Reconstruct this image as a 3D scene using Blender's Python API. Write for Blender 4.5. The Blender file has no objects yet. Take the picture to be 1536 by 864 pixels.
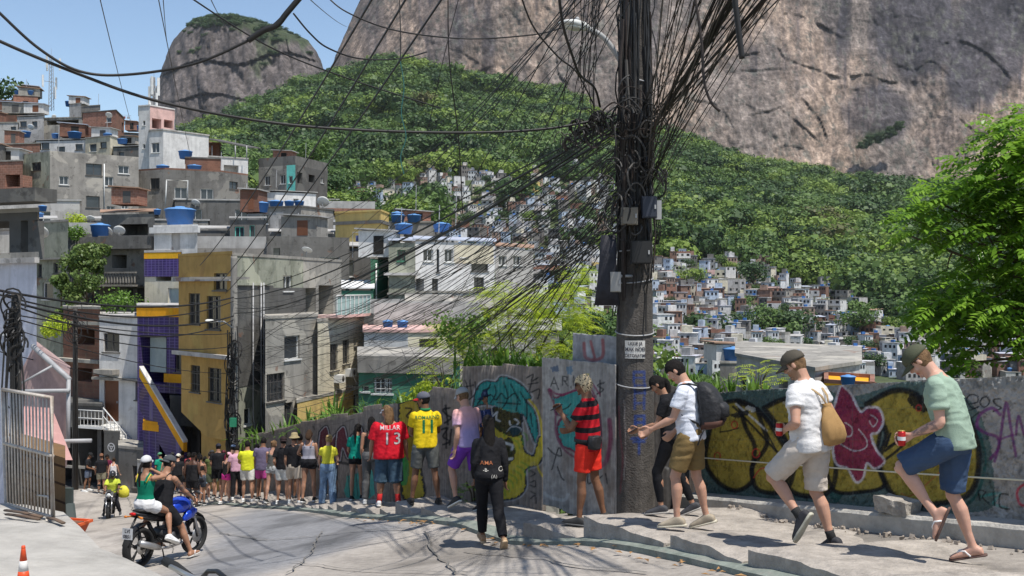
import bpy,bmesh,math,random
import numpy as np
from mathutils import Vector,Matrix,Euler,noise
from mathutils.bvhtree import BVHTree
PI=math.pi
R=math.radians
rnd=random.Random(7)
SC=bpy.context.scene
COL=SC.collection
F,CX,CY=1493.33,768.0,432.0
SUN_DIR=Vector((0.30,-0.30,0.93)).normalized()
def P(px,py,D):
 return Vector(((px-CX)/F*D,D,(CY-py)/F*D))
# materials
MATS={}
def nodes(m):
 m.use_nodes=True
 nt=m.node_tree
 return nt,nt.nodes['Principled BSDF']
def mat(name,col,rough=0.75,var=0.12,scale=3.0,bump=0.0,bscale=40.0,metal=0.0,streak=0.0,dirt=None,
  spec=0.3,trans=0.0,coat=0.0,grime=0.0):
 """Procedural material: base colour broken up by large noise, vertical streaks of dirt and a fine bump."""
 if name in MATS:
  return MATS[name]
 m=bpy.data.materials.new(name)
 nt,b=nodes(m)
 N,L=nt.nodes,nt.links
 b.inputs['Roughness'].default_value=rough
 b.inputs['Metallic'].default_value=metal
 b.inputs['Specular IOR Level'].default_value=spec
 b.inputs['Coat Weight'].default_value=coat
 if trans:
  b.inputs['Transmission Weight'].default_value=trans
 geo=N.new('ShaderNodeNewGeometry')
 src=geo.outputs['Position']
 last=None
 c=(col[0],col[1],col[2],1)
 n1=N.new('ShaderNodeTexNoise')
 n1.inputs['Scale'].default_value=scale
 n1.inputs['Detail'].default_value=6
 n1.inputs['Roughness'].default_value=0.65
 L.new(src,n1.inputs['Vector'])
 ramp=N.new('ShaderNodeMapRange')
 ramp.inputs['From Min'].default_value=0.3
 ramp.inputs['From Max'].default_value=0.7
 ramp.inputs['To Min'].default_value=1-var
 ramp.inputs['To Max'].default_value=1+var
 L.new(n1.outputs['Fac'],ramp.inputs['Value'])
 mul=N.new('ShaderNodeVectorMath')
 mul.operation='SCALE'
 mul.inputs[0].default_value=col[:3]
 L.new(ramp.outputs['Result'],mul.inputs['Scale'])
 last=mul.outputs['Vector']
 if streak>0:
  mp=N.new('ShaderNodeMapping')
  mp.inputs['Scale'].default_value=(1.6,1.6,0.16)
  L.new(src,mp.inputs['Vector'])
  n2=N.new('ShaderNodeTexNoise')
  n2.inputs['Scale'].default_value=1.3
  n2.inputs['Detail'].default_value=8
  n2.inputs['Roughness'].default_value=0.7
  L.new(mp.outputs['Vector'],n2.inputs['Vector'])
  mr=N.new('ShaderNodeMapRange')
  mr.inputs['From Min'].default_value=0.48
  mr.inputs['From Max'].default_value=0.72
  mr.inputs['To Max'].default_value=streak
  L.new(n2.outputs['Fac'],mr.inputs['Value'])
  mx=N.new('ShaderNodeMixRGB')
  L.new(mr.outputs['Result'],mx.inputs['Fac'])
  L.new(last,mx.inputs['Color1'])
  d=dirt or (0.05,0.045,0.04)
  mx.inputs['Color2'].default_value=(d[0],d[1],d[2],1)
  last=mx.outputs['Color']
 if grime>0:
  n4=N.new('ShaderNodeTexNoise')
  n4.inputs['Scale'].default_value=scale*0.35
  n4.inputs['Detail'].default_value=10
  n4.inputs['Roughness'].default_value=0.75
  n4.inputs['Distortion'].default_value=0.6
  L.new(src,n4.inputs['Vector'])
  mr=N.new('ShaderNodeMapRange')
  mr.inputs['From Min'].default_value=0.5
  mr.inputs['From Max'].default_value=0.68
  mr.inputs['To Max'].default_value=grime
  L.new(n4.outputs['Fac'],mr.inputs['Value'])
  mx=N.new('ShaderNodeMixRGB')
  L.new(mr.outputs['Result'],mx.inputs['Fac'])
  L.new(last,mx.inputs['Color1'])
  d=dirt or (0.06,0.055,0.05)
  mx.inputs['Color2'].default_value=(d[0],d[1],d[2],1)
  last=mx.outputs['Color']
 L.new(last,b.inputs['Base Color'])
 if bump>0:
  n3=N.new('ShaderNodeTexNoise')
  n3.inputs['Scale'].default_value=bscale
  n3.inputs['Detail'].default_value=5
  L.new(src,n3.inputs['Vector'])
  bp=N.new('ShaderNodeBump')
  bp.inputs['Strength'].default_value=bump
  bp.inputs['Distance'].default_value=0.02
  L.new(n3.outputs['Fac'],bp.inputs['Height'])
  L.new(bp.outputs['Normal'],b.inputs['Normal'])
 MATS[name]=m
 return m
def mat_attr(name,rough=0.85,bump=0.3,bscale=60,var=0.12,bdist=0.01,scale=3.0):
 """Material whose base colour comes from the mesh's own painted colour layer 'Col'."""
 if name in MATS:
  return MATS[name]
 m=bpy.data.materials.new(name)
 nt,b=nodes(m)
 N,L=nt.nodes,nt.links
 b.inputs['Roughness'].default_value=rough
 b.inputs['Specular IOR Level'].default_value=0.25
 a=N.new('ShaderNodeAttribute')
 a.attribute_name='Col'
 geo=N.new('ShaderNodeNewGeometry')
 n1=N.new('ShaderNodeTexNoise')
 n1.inputs['Scale'].default_value=scale
 n1.inputs['Detail'].default_value=8
 L.new(geo.outputs['Position'],n1.inputs['Vector'])
 mr=N.new('ShaderNodeMapRange')
 mr.inputs['From Min'].default_value=0.3
 mr.inputs['From Max'].default_value=0.7
 mr.inputs['To Min'].default_value=1-var
 mr.inputs['To Max'].default_value=1+var
 L.new(n1.outputs['Fac'],mr.inputs['Value'])
 mul=N.new('ShaderNodeVectorMath')
 mul.operation='SCALE'
 L.new(a.outputs['Color'],mul.inputs[0])
 L.new(mr.outputs['Result'],mul.inputs['Scale'])
 L.new(mul.outputs['Vector'],b.inputs['Base Color'])
 if bump:
  n3=N.new('ShaderNodeTexNoise')
  n3.inputs['Scale'].default_value=bscale
  n3.inputs['Detail'].default_value=6
  L.new(geo.outputs['Position'],n3.inputs['Vector'])
  bp=N.new('ShaderNodeBump')
  bp.inputs['Strength'].default_value=bump
  bp.inputs['Distance'].default_value=bdist
  L.new(n3.outputs['Fac'],bp.inputs['Height'])
  L.new(bp.outputs['Normal'],b.inputs['Normal'])
 MATS[name]=m
 return m
def mat_leaf(name,dark,light,trans=0.35,rough=0.55,scale=0.6):
 """Leaf material: hue varies from leaf to leaf (random per island) and slowly through space; light passes through."""
 if name in MATS:
  return MATS[name]
 m=bpy.data.materials.new(name)
 m.use_nodes=True
 nt=m.node_tree
 N,L=nt.nodes,nt.links
 b=N['Principled BSDF']
 b.inputs['Roughness'].default_value=rough
 b.inputs['Specular IOR Level'].default_value=0.3
 geo=N.new('ShaderNodeNewGeometry')
 n1=N.new('ShaderNodeTexNoise')
 n1.inputs['Scale'].default_value=scale
 n1.inputs['Detail'].default_value=3
 L.new(geo.outputs['Position'],n1.inputs['Vector'])
 mth=N.new('ShaderNodeMath')
 mth.operation='MULTIPLY_ADD'
 mth.inputs[1].default_value=0.5
 L.new(geo.outputs['Random Per Island'],mth.inputs[0])
 mr=N.new('ShaderNodeMapRange')
 mr.inputs['From Min'].default_value=0.35
 mr.inputs['From Max'].default_value=0.65
 mr.inputs['To Max'].default_value=0.5
 L.new(n1.outputs['Fac'],mr.inputs['Value'])
 L.new(mr.outputs['Result'],mth.inputs[2])
 mx=N.new('ShaderNodeMixRGB')
 mx.inputs['Color1'].default_value=(*dark,1)
 mx.inputs['Color2'].default_value=(*light,1)
 L.new(mth.outputs[0],mx.inputs['Fac'])
 L.new(mx.outputs['Color'],b.inputs['Base Color'])
 tr=N.new('ShaderNodeBsdfTranslucent')
 L.new(mx.outputs['Color'],tr.inputs['Color'])
 ms=N.new('ShaderNodeMixShader')
 ms.inputs['Fac'].default_value=trans
 L.new(b.outputs['BSDF'],ms.inputs[1])
 L.new(tr.outputs['BSDF'],ms.inputs[2])
 L.new(ms.outputs['Shader'],N['Material Output'].inputs['Surface'])
 MATS[name]=m
 return m
# object helpers
def tag(o,label=None,cat=None,group=None,kind=None):
 if label:
  o['label']=label
 if cat:
  o['category']=cat
 if group:
  o['group']=group
 if kind:
  o['kind']=kind
 return o
def empty(name,loc=(0,0,0),rz=0.0,label=None,cat=None,group=None):
 o=bpy.data.objects.new(name,None)
 o.empty_display_size=0.2
 COL.objects.link(o)
 o.location=loc
 o.rotation_euler=(0,0,rz)
 return tag(o,label,cat,group)
def link_mesh(name,me,m,parent=None):
 o=bpy.data.objects.new(name,me)
 if m is not None and not me.materials:
  for k in (m if isinstance(m,(list,tuple)) else [m]):
   me.materials.append(k)
 COL.objects.link(o)
 if parent is not None:
  o.parent=parent
 return o
def copy_tree(o,parent=None):
 c=o.copy()
 COL.objects.link(c)
 c.parent=parent
 for ch in o.children:
  copy_tree(ch,c)
 return c
class MB:
 """Collects shapes and links them as one mesh object. Coordinates are in the space of the object built."""
 def __init__(self):
  self.v,self.f,self.mi,self.cur=[],[],[],0
  self.smooth=[]
 def _add(self,vs,fs,sm=False):
  n=len(self.v)
  self.v+=[tuple(x) for x in vs]
  for f in fs:
   self.f.append([i+n for i in f])
   self.mi.append(self.cur)
   self.smooth.append(sm)
 def box(self,c,s,rz=0.0,M=None):
  cx,cy,cz=c
  hx,hy,hz=s[0]/2,s[1]/2,s[2]/2
  vs=[]
  for z in (-hz,hz):
   for (x,y) in ((-hx,-hy),(hx,-hy),(hx,hy),(-hx,hy)):
    if M is not None:
     w=M @ Vector((x,y,z))
     vs.append((cx+w.x,cy+w.y,cz+w.z))
    else:
     vs.append((cx+x*math.cos(rz)-y*math.sin(rz),cy+x*math.sin(rz)+y*math.cos(rz),cz+z))
  self._add(vs,[(3,2,1,0),(4,5,6,7),(0,1,5,4),(1,2,6,5),(2,3,7,6),(3,0,4,7)])
  return self
 def prism(self,poly,z0,z1):
  """poly: list of (x,y) counter-clockwise; z0/z1 numbers or lists per corner."""
  n=len(poly)
  a=z0 if isinstance(z0,(list,tuple)) else [z0]*n
  b=z1 if isinstance(z1,(list,tuple)) else [z1]*n
  vs=[(p[0],p[1],a[i]) for i,p in enumerate(poly)]+[(p[0],p[1],b[i]) for i,p in enumerate(poly)]
  fs=[tuple(range(n-1,-1,-1)),tuple(range(n,2*n))]
  for i in range(n):
   j=(i+1) % n
   fs.append((i,j,n+j,n+i))
  self._add(vs,fs)
  return self
 def hexa(self,b4,t4):
  self._add(list(b4)+list(t4),[(3,2,1,0),(4,5,6,7),(0,1,5,4),(1,2,6,5),(2,3,7,6),(3,0,4,7)])
  return self
 def tube(self,pts,r,n=8,cap=True,flat=1.0):
  pts=[Vector(p) for p in pts]
  rs=r if isinstance(r,(list,tuple)) else [r]*len(pts)
  vs,fs=[],[]
  up=None
  for i,p in enumerate(pts):
   d=(pts[min(i+1,len(pts)-1)]-pts[max(i-1,0)])
   if d.length<1e-9:
    d=Vector((0,0,1))
   d.normalize()
   if up is None:
    up=Vector((0,0,1)) if abs(d.z)<0.9 else Vector((1,0,0))
   x=d.cross(up)
   if x.length<1e-5:
    x=d.orthogonal()
   x.normalize()
   y=x.cross(d).normalized()
   up=y
   for k in range(n):
    a=2*PI*k/n
    vs.append(p+x*math.cos(a)*rs[i]+y*math.sin(a)*rs[i]*flat)
  for i in range(len(pts)-1):
   for k in range(n):
    k2=(k+1) % n
    fs.append((i*n+k,i*n+k2,(i+1)*n+k2,(i+1)*n+k))
  if cap:
   fs.append(tuple(range(n-1,-1,-1)))
   m=(len(pts)-1)*n
   fs.append(tuple(range(m,m+n)))
  self._add(vs,fs,n>5)
  return self
 def lathe(self,prof,c=(0,0,0),n=20,M=None):
  """prof: (r,z) from bottom to top."""
  vs,fs=[],[]
  for (r_,z) in prof:
   for k in range(n):
    a=2*PI*k/n
    w=Vector((r_*math.cos(a),r_*math.sin(a),z))
    if M is not None:
     w=M @ w
    vs.append((c[0]+w.x,c[1]+w.y,c[2]+w.z))
  for i in range(len(prof)-1):
   for k in range(n):
    k2=(k+1) % n
    fs.append((i*n+k,i*n+k2,(i+1)*n+k2,(i+1)*n+k))
  fs.append(tuple(range(n-1,-1,-1)))
  m=(len(prof)-1)*n
  fs.append(tuple(range(m,m+n)))
  self._add(vs,fs,True)
  return self
 def ball(self,c,r,n=12,m=8,M=None):
  rx,ry,rz=r if isinstance(r,(list,tuple)) else (r,r,r)
  vs,fs=[],[]
  for i in range(m+1):
   t=PI*i/m
   for k in range(n):
    a=2*PI*k/n
    w=Vector((rx*math.sin(t)*math.cos(a),ry*math.sin(t)*math.sin(a),-rz*math.cos(t)))
    if M is not None:
     w=M @ w
    vs.append((c[0]+w.x,c[1]+w.y,c[2]+w.z))
  for i in range(m):
   for k in range(n):
    k2=(k+1) % n
    fs.append((i*n+k,i*n+k2,(i+1)*n+k2,(i+1)*n+k))
  self._add(vs,fs,True)
  return self
 def loft(self,rings,n=20,sq=2.0,cap=True):
  """rings: (centre, x_vec, y_vec) with vectors carrying the radii; superellipse power sq."""
  vs,fs=[],[]
  for (c,x,y) in rings:
   for k in range(n):
    a=2*PI*k/n
    ca,sa=math.cos(a),math.sin(a)
    ex=abs(ca)**(2/sq)*(1 if ca>=0 else -1)
    ey=abs(sa)**(2/sq)*(1 if sa>=0 else -1)
    vs.append(Vector(c)+Vector(x)*ex+Vector(y)*ey)
  for i in range(len(rings)-1):
   for k in range(n):
    k2=(k+1) % n
    fs.append((i*n+k,i*n+k2,(i+1)*n+k2,(i+1)*n+k))
  if cap:
   fs.append(tuple(range(n-1,-1,-1)))
   m=(len(rings)-1)*n
   fs.append(tuple(range(m,m+n)))
  self._add(vs,fs,True)
  return self
 def quad(self,a,b,c,d):
  self._add([a,b,c,d],[(0,1,2,3)])
  return self
 def poly(self,pts):
  self._add(pts,[tuple(range(len(pts)))])
  return self
 def mesh(self,name):
  me=bpy.data.meshes.new(name)
  me.from_pydata(self.v,[],self.f)
  if any(self.mi):
   me.polygons.foreach_set('material_index',self.mi)
  me.polygons.foreach_set('use_smooth',self.smooth)
  me.update()
  return me
 def build(self,name,m,parent=None):
  return link_mesh(name,self.mesh(name),m,parent)
def np_mesh(name,verts,faces,nside=4,smooth=False):
 """Fast mesh from numpy arrays; all faces have nside corners."""
 me=bpy.data.meshes.new(name)
 nv,nf=len(verts),len(faces)
 me.vertices.add(nv)
 me.vertices.foreach_set('co',np.asarray(verts,np.float32).ravel())
 me.loops.add(nf*nside)
 me.loops.foreach_set('vertex_index',np.asarray(faces,np.int32).ravel())
 me.polygons.add(nf)
 me.polygons.foreach_set('loop_start',np.arange(0,nf*nside,nside,dtype=np.int32))
 me.polygons.foreach_set('use_smooth',np.full(nf,smooth))
 me.update(calc_edges=True)
 return me
def grid_faces(nu,nv):
 i=np.arange(nu*nv).reshape(nv,nu)
 return np.stack([i[:-1,:-1].ravel(),i[:-1,1:].ravel(),i[1:,1:].ravel(),i[1:,:-1].ravel()],1)
def set_col(me,cols):
 a=me.color_attributes.new('Col','FLOAT_COLOR','POINT')
 c=np.ones((len(cols),4),np.float32)
 c[:,:3]=cols
 a.data.foreach_set('color',c.ravel())
def fbm2(x,y,seed=0,octaves=5,lac=2.0,gain=0.5):
 """Cheap vectorised value-noise fbm, range about -1..1."""
 out=np.zeros_like(x,dtype=np.float64)
 amp,tot=1.0,0.0
 for o in range(octaves):
  xi=np.floor(x).astype(np.int64)
  yi=np.floor(y).astype(np.int64)
  fx,fy=x-xi,y-yi
  u,v=fx*fx*(3-2*fx),fy*fy*(3-2*fy)
  def h(a,b):
   n=(a*374761393+b*668265263+(seed+o*17)*1442695041) & 0x7fffffff
   n=((n ^ (n >> 13))*1274126177) & 0x7fffffff
   return ((n ^ (n >> 16)) & 0xffff)/32767.5-1
  a=h(xi,yi)*(1-u)+h(xi+1,yi)*u
  b=h(xi,yi+1)*(1-u)+h(xi+1,yi+1)*u
  out+=amp*(a*(1-v)+b*v)
  tot+=amp
  amp*=gain
  x,y=x*lac+13.7,y*lac+7.1
 return out/tot
def remeshed(mb,voxel,smooth_iter=3,smooth_f=0.5,name='body'):
 """One continuous skin grown over the overlapping forms of a builder."""
 me=mb.mesh(name)
 ob=bpy.data.objects.new('remesh_source',me)
 COL.objects.link(ob)
 md=ob.modifiers.new('r','REMESH')
 md.mode='VOXEL'
 md.voxel_size=voxel
 md.use_smooth_shade=True
 if smooth_iter:
  s=ob.modifiers.new('s','SMOOTH')
  s.iterations=smooth_iter
  s.factor=smooth_f
 dg=bpy.context.evaluated_depsgraph_get()
 out=bpy.data.meshes.new_from_object(ob.evaluated_get(dg))
 out.name=name
 bpy.data.objects.remove(ob)
 bpy.data.meshes.remove(me)
 out.materials.clear()
 return out
def smooth_poly(pl,n=6):
 out=[]
 P_=[Vector(p) for p in pl]
 for i in range(len(P_)-1):
  p0,p1,p2,p3=P_[max(i-1,0)],P_[i],P_[i+1],P_[min(i+2,len(P_)-1)]
  for k in range(n):
   t=k/n
   v=0.5*((2*p1)+(p2-p0)*t+(2*p0-5*p1+4*p2-p3)*t*t+(-p0+3*p1-3*p2+p3)*t**3)
   out.append(tuple(v))
 out.append(tuple(P_[-1]))
 return out
# PEOPLE
def Rx(a):
 return Matrix.Rotation(R(a),3,'X')
def Ry(a):
 return Matrix.Rotation(R(a),3,'Y')
def Rz(a):
 return Matrix.Rotation(R(a),3,'Z')
SKIN={'fair':(0.52,0.30,0.22),'light':(0.46,0.26,0.18),'tan':(0.33,0.175,0.11),'brown':(0.19,0.095,0.055),'dark':(0.09,0.045,0.03)}
HAIRC={'black':(0.012,0.01,0.009),'brown':(0.05,0.028,0.016),'blond':(0.42,0.28,0.12),'lightbrown':(0.17,0.10,0.05),'red':(0.25,0.08,0.03)}
def cmat(col,kind='cloth'):
 key='%s_%02x%02x%02x' % ((kind,)+tuple(int(min(1,c)*255) for c in col))
 if kind=='cloth':
  return mat(key,col,rough=0.85,var=0.10,scale=9,bump=0.25,bscale=130,spec=0.15)
 if kind=='hair':
  return mat(key,col,rough=0.7,var=0.5,scale=30,bump=0.8,bscale=160,spec=0.15)
 if kind=='denim':
  return mat(key,col,rough=0.9,var=0.3,scale=12,bump=0.35,bscale=200,spec=0.1)
 if kind=='rubber':
  return mat(key,col,rough=0.7,var=0.15,scale=20,spec=0.3)
 if kind=='shiny':
  return mat(key,col,rough=0.3,var=0.05,scale=5,spec=0.5)
 return mat(key,col,rough=0.6)
def skin_mat():
 m=mat_attr('skin',rough=0.5,bump=0.12,bscale=220,var=0.06,bdist=0.004,scale=14)
 b=m.node_tree.nodes['Principled BSDF']
 b.inputs['Subsurface Weight'].default_value=0.12
 b.inputs['Subsurface Radius'].default_value=(0.02,0.008,0.004)
 return m
def taper(mb,a,b,prof,up=None,n=14,flat=1.0,bulge=None):
 """Tapered limb from a to b; prof = [(t, r)], bulge vector function of t."""
 a,b=Vector(a),Vector(b)
 d=(b-a)
 L=d.length
 d.normalize()
 x=d.cross(up if up is not None else Vector((0,1,0)))
 if x.length<0.05:
  x=d.orthogonal()
 x.normalize()
 y=x.cross(d)
 rings=[]
 for (t,r) in prof:
  c=a+d*L*t
  if bulge is not None:
   c=c+bulge(t)
  rings.append((c,x*r,y*r*flat))
 mb.loft(rings,n=n)
def person(loc,heading,label,H=1.75,female=False,w=1.0,pose=None,skin='tan',hair=('short','black'),top=('tee',(0.8,0.8,0.8)),
           bottom=('shorts',(0.1,0.1,0.1)),shoes=('shoe',(0.05,0.05,0.05)),hat=None,glasses=False,detail=1,tattoo=None,group=None,
           seat=None,face=True,wrinkle=0.006,sock=None):
 """heading in degrees: 0 looks along +Y (away from the camera), 90 looks towards -X (left).
 seat: if given, the pelvis sits at this height above loc instead of the feet touching it."""
 p=dict(lean=3,bend=0,twist=0,headp=5,heady=0,roll=0,
             lh=(8,3),lk=5,la=0,rh=(-6,3),rk=12,ra=0,
             ls=(5,8),le=20,lt=20,rs=(-5,8),re=15,rt=20,curl=30,lroll=0,rroll=0)
 if pose:
  p.update(pose)
 s=H/1.75
 vox={2:0.0078,1:0.0105,0:0.016}[detail]*s
 hipw=(0.085 if female else 0.09)*s
 Rp=Rx(-p['lean']*0.35) @ Ry(p['roll'])
 Rc=Rz(p['twist']) @ Rx(-(p['lean']+p['bend']))
 Z=Vector((0,0,1))
 pel=Vector((0,0,0))
 NS=14
 sp=[pel]
 rot=[Rp]
 Ls=0.54*s
 qa,qb=Rp.to_quaternion(),Rc.to_quaternion()
 for i in range(1,NS+1):
  t=i/NS
  tt=t*t*(3-2*t)
  q=qa.slerp(qb,min(1,tt*1.15))
  m=q.to_matrix()
  sp.append(sp[-1]+(m @ Z)*Ls/NS)
  rot.append(m)
 def spine(h):
  """point and frame at height h (m, before scale) above the hip line"""
  u=h*s/Ls*NS
  if u<=0:
   return pel+(Rp @ Z)*h*s,Rp
  i=min(int(u),NS-1)
  f=u-i
  if u>=NS:
   return sp[-1]+(Rc @ Z)*(h*s-Ls),Rc
  return sp[i].lerp(sp[i+1],f),rot[i]
 J={}
 for side,k in ((-1,'l'),(1,'r')):
  fl,ab=p[k+'h']
  hip=pel+Rp @ Vector((side*hipw,0,0))
  Mt=Rz(0) @ Ry(-ab*side) @ Rx(fl)
  if p.get(k+'hy'):
   Mt=Rz(p[k+'hy']) @ Mt
  knee=hip+Mt @ Vector((0,0,-0.44*s))
  Ms=Mt @ Rx(-p[k+'k'])
  ank=knee+Ms @ Vector((0,0,-0.41*s))
  Mf=Ms @ Rx(-p[k+'a'])
  J[k+'leg']=(hip,knee,ank,Mt,Ms,Mf)
  shw=(0.158 if female else 0.178)*s*(0.5+0.5*w)
  c,m=spine(0.462)
  sh=c+m @ Vector((side*shw,-0.005,0))
  fl,ab=p[k+'s']
  Mu=Rc @ Ry(-ab*side) @ Rx(fl)
  el=sh+Mu @ Vector((0,0,-0.29*s))
  Mw=Mu @ Rz(p[k+'t']*side) @ Rx(p[k+'e'])
  wr=el+Mw @ Vector((0,0,-0.25*s))
  J[k+'arm']=(sh,el,wr,Mu,Mw)
 low=1e9
 for k in 'lr':
  hip,knee,ank,Mt,Ms,Mf=J[k+'leg']
  for q in ((0,-0.06,-0.085),(0,0.18,-0.085)):
   low=min(low,(ank+Mf @ (Vector(q)*s)).z)
 off=Vector((0,0,-low)) if seat is None else Vector((0,0,seat))
 neckb,Mn=spine(0.54)
 Mh=Mn @ Rz(p['heady']) @ Rx(-p['headp'])
 neckt=neckb+(Mn @ Z)*0.05*s
 hc=neckt+Mh @ (Vector((0,0.02,0.115))*s)
 fw=1.0 if not female else 0.93
 mb=MB()
 if female:
  prof=[(-0.085,.09,.085,0),(-0.03,.165,.115,-.01),(0.05,.172,.118,-.012),(0.12,.148,.10,0),(0.19,.125,.088,0.005),(0.27,.13,.098,.01),
    (0.35,.142,.118,.018),(0.42,.145,.10,.008),(0.47,.142,.078,0),(0.505,.098,.062,0),(0.55,.054,.052,.0)]
 else:
  prof=[(-0.085,.09,.085,0),(-0.03,.155,.112,-.005),(0.05,.158,.112,-.002),(0.12,.15,.106,0.002),(0.19,.146,.102,0.005),(0.28,.158,.108,.008),
    (0.36,.172,.118,.01),(0.43,.176,.108,.004),(0.475,.158,.086,-.003),(0.51,.115,.07,-.004),(0.56,.064,.058,.0)]
 def trings(infl=0.0,h0=-1,h1=1,sx=1.0):
  out=[]
  for (h,rx,ry,oy) in prof:
   if h<h0 or h>h1:
    continue
   c,m=spine(h)
   ww=w if h<0.5 else (1+w)/2
   out.append((c+m @ Vector((0,oy*s,0)),m @ Vector(((rx*ww*s+infl)*sx,0,0)),m @ Vector((0,ry*ww*s+infl,0))))
  return out
 mb.loft(trings(),n=24,sq=2.2)
 nr=(0.052 if female else 0.062)*s*(0.6+0.4*w)
 taper(mb,neckb-(Mn @ Z)*0.04*s,hc-Mh @ (Vector((0,0.015,0.03))*s),[(0,nr*1.15),(0.5,nr),(1,nr)],up=Mn @ Vector((0,1,0)))
 hs=s*(0.97 if female else 1.0)
 n_,m_=28,20
 vs,fs=[],[]
 for i in range(m_+1):
  t=PI*i/m_
  for k in range(n_):
   a=2*PI*k/n_
   d=Vector((math.sin(t)*math.cos(a),math.sin(t)*math.sin(a),math.cos(t)))
   x,y,z=d.x*0.076,d.y*0.098,d.z*0.118
   if d.z<0:
    f=-d.z
    x*=1-0.28*f
    if y<0:
     y*=1-0.45*f
    else:
     y*=1-0.12*f
     if f>0.5:
      y+=0.012*(f-0.5)
   if d.y>0.5 and abs(d.x)<0.75 and -0.02<d.z<0.2:
    y-=0.006
   vs.append(hc+Mh @ (Vector((x,y,z))*hs))
 for i in range(m_):
  for k in range(n_):
   k2=(k+1) % n_
   fs.append((i*n_+k2,i*n_+k,(i+1)*n_+k,(i+1)*n_+k2))
 mb._add(vs,fs,True)
 def hp(x,y,z):
  return hc+Mh @ (Vector((x,y,z))*hs)
 mb.loft([(hp(0,.088,.022),Mh @ Vector((.006,0,0))*hs,Mh @ Vector((0,.008,0))*hs),(hp(0,.098,.0),Mh @ Vector((.009,0,0))*hs,Mh @ Vector((0,.012,0))*hs),
             (hp(0,.104,-.022),Mh @ Vector((.014,0,0))*hs,Mh @ Vector((0,.016,0))*hs),(hp(0,.094,-.034),Mh @ Vector((.015,0,0))*hs,Mh @ Vector((0,.012,0))*hs)],n=10)
 for q in ((0,.089,.036,.045,.009,.008),(0,.087,-.055,.021,.009,.007),(0,.084,-.067,.019,.009,.007),(0,.078,-.095,.024,.016,.016)):
  mb.ball(hp(*q[:3]),(q[3]*hs,q[4]*hs,q[5]*hs),10,8,M=Mh)
 for sd in (-1,1):
  mb.ball(hp(sd*.077,-.005,-.005),(.009*hs,.021*hs,.031*hs),10,8,M=Mh @ Rz(sd*-20) @ Rx(10))
  mb.ball(hp(sd*.045,.060,-.03),(.022*hs,.022*hs,.03*hs),10,8,M=Mh)
 lw=(1+w)/2*s*(0.96 if female else 1.0)
 aw=(1+w)/2*s*(0.82 if female else 1.0)
 for side,k in ((-1,'l'),(1,'r')):
  hip,knee,ank,Mt,Ms,Mf=J[k+'leg']
  fwd=Mt @ Vector((0,1,0))
  taper(mb,hip+Vector((0,0,.02*s)),knee,[(-.03,.07*lw),(0.08,.092*lw),(0.3,.086*lw),(0.6,.068*lw),(0.85,.056*lw),(1.0,.055*lw),(1.05,.045*lw)],up=fwd)
  fs_=Ms @ Vector((0,1,0))
  taper(mb,knee,ank,[(-.06,.045*lw),(0,.055*lw),(0.12,.051*lw),(0.3,.058*lw),(0.5,.051*lw),(0.75,.036*lw),(0.95,.033*lw),(1.05,.035*lw)],up=fs_,
              bulge=lambda t,f=fs_:f*(-0.014*lw*math.sin(min(1,max(0,t/0.65))*PI)))
  ft=[]
  for (y,z0,rx,rz) in ((-.065,-.055,.026,.026),(-.045,-.05,.034,.036),(0,-.035,.036,.05),(.05,-.048,.04,.038),(.11,-.058,.046,.027),(.16,-.066,.044,.018),(.19,-.07,.03,.012)):
   ft.append((ank+Mf @ (Vector((0,y,z0))*s),Mf @ Vector((rx*s,0,0)),Mf @ Vector((0,0,rz*s))))
  mb.loft(ft,n=14,sq=2.4)
  sh,el,wr,Mu,Mw=J[k+'arm']
  mb.ball(sh,(.050*aw,.052*aw,.050*aw),12,10)
  up=Mu @ Vector((0,1,0))
  taper(mb,sh,el,[(-.06,.04*aw),(.08,.054*aw),(0.35,.050*aw),(0.5,.047*aw),(0.8,.039*aw),(1.0,.038*aw),(1.05,.03*aw)],up=up)
  up=Mw @ Vector((0,1,0))
  taper(mb,el,wr,[(-.05,.032*aw),(0,.038*aw),(0.25,.043*aw),(0.6,.034*aw),(0.9,.025*aw),(1.05,.025*aw)],up=up)
  cu=p.get(k+'curl',p['curl'])
  hand=Mw @ Rz((-90*side)+p[k+'roll']*side)
  pal=[(wr+hand @ (Vector((0,0,-z))*s),hand @ Vector((rx*s,0,0)),hand @ Vector((0,ry*s,0))) for (z,rx,ry) in ((-.01,.026,.02),(.02,.034,.017),(.055,.041,.015),(.09,.040,.013),(.098,.034,.009))]
  mb.loft(pal,n=14,sq=2.6)
  for fi,(fx,fl_) in enumerate(((-.031,.068),(-.0105,.078),(.0105,.074),(.031,.058))):
   c0=Vector((fx*1.02,0,-.075))
   a=cu*0.5
   pts=[c0]
   q=c0
   for sg in (.36,.36,.28):
    q=q+Rx(a) @ Vector((fx*0.10,0,-1)).normalized()*(fl_+.018)*sg
    pts.append(q)
    a+=cu*1.0
   mb.tube([wr+hand @ (v*s) for v in pts],[.0098*s,.0092*s,.0086*s,.007*s],n=8)
  tx=1 if side<0 else -1
  c0=Vector((-.03*1,0.004,-.025)) if True else None
  sx_=side*-1
  pts=[Vector((sx_*.024,.004,-.022)),Vector((sx_*.05,.014,-.048)),Vector((sx_*.058,.026,-.075)),Vector((sx_*.052,.036,-.098))]
  mb.tube([wr+hand @ (v*s) for v in pts],[.0125*s,.0115*s,.010*s,.008*s],n=8)
 body=remeshed(mb,vox,2,0.5,'body')
 W=Matrix.Translation(loc) @ Matrix.Rotation(R(heading),4,'Z') @ Matrix.Translation(off)
 Wl=Matrix.Translation(off)
 nv=len(body.vertices)
 co=np.empty(nv*3,np.float32)
 body.vertices.foreach_get('co',co)
 co=co.reshape(-1,3)
 sk=np.array(SKIN[skin])
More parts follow.
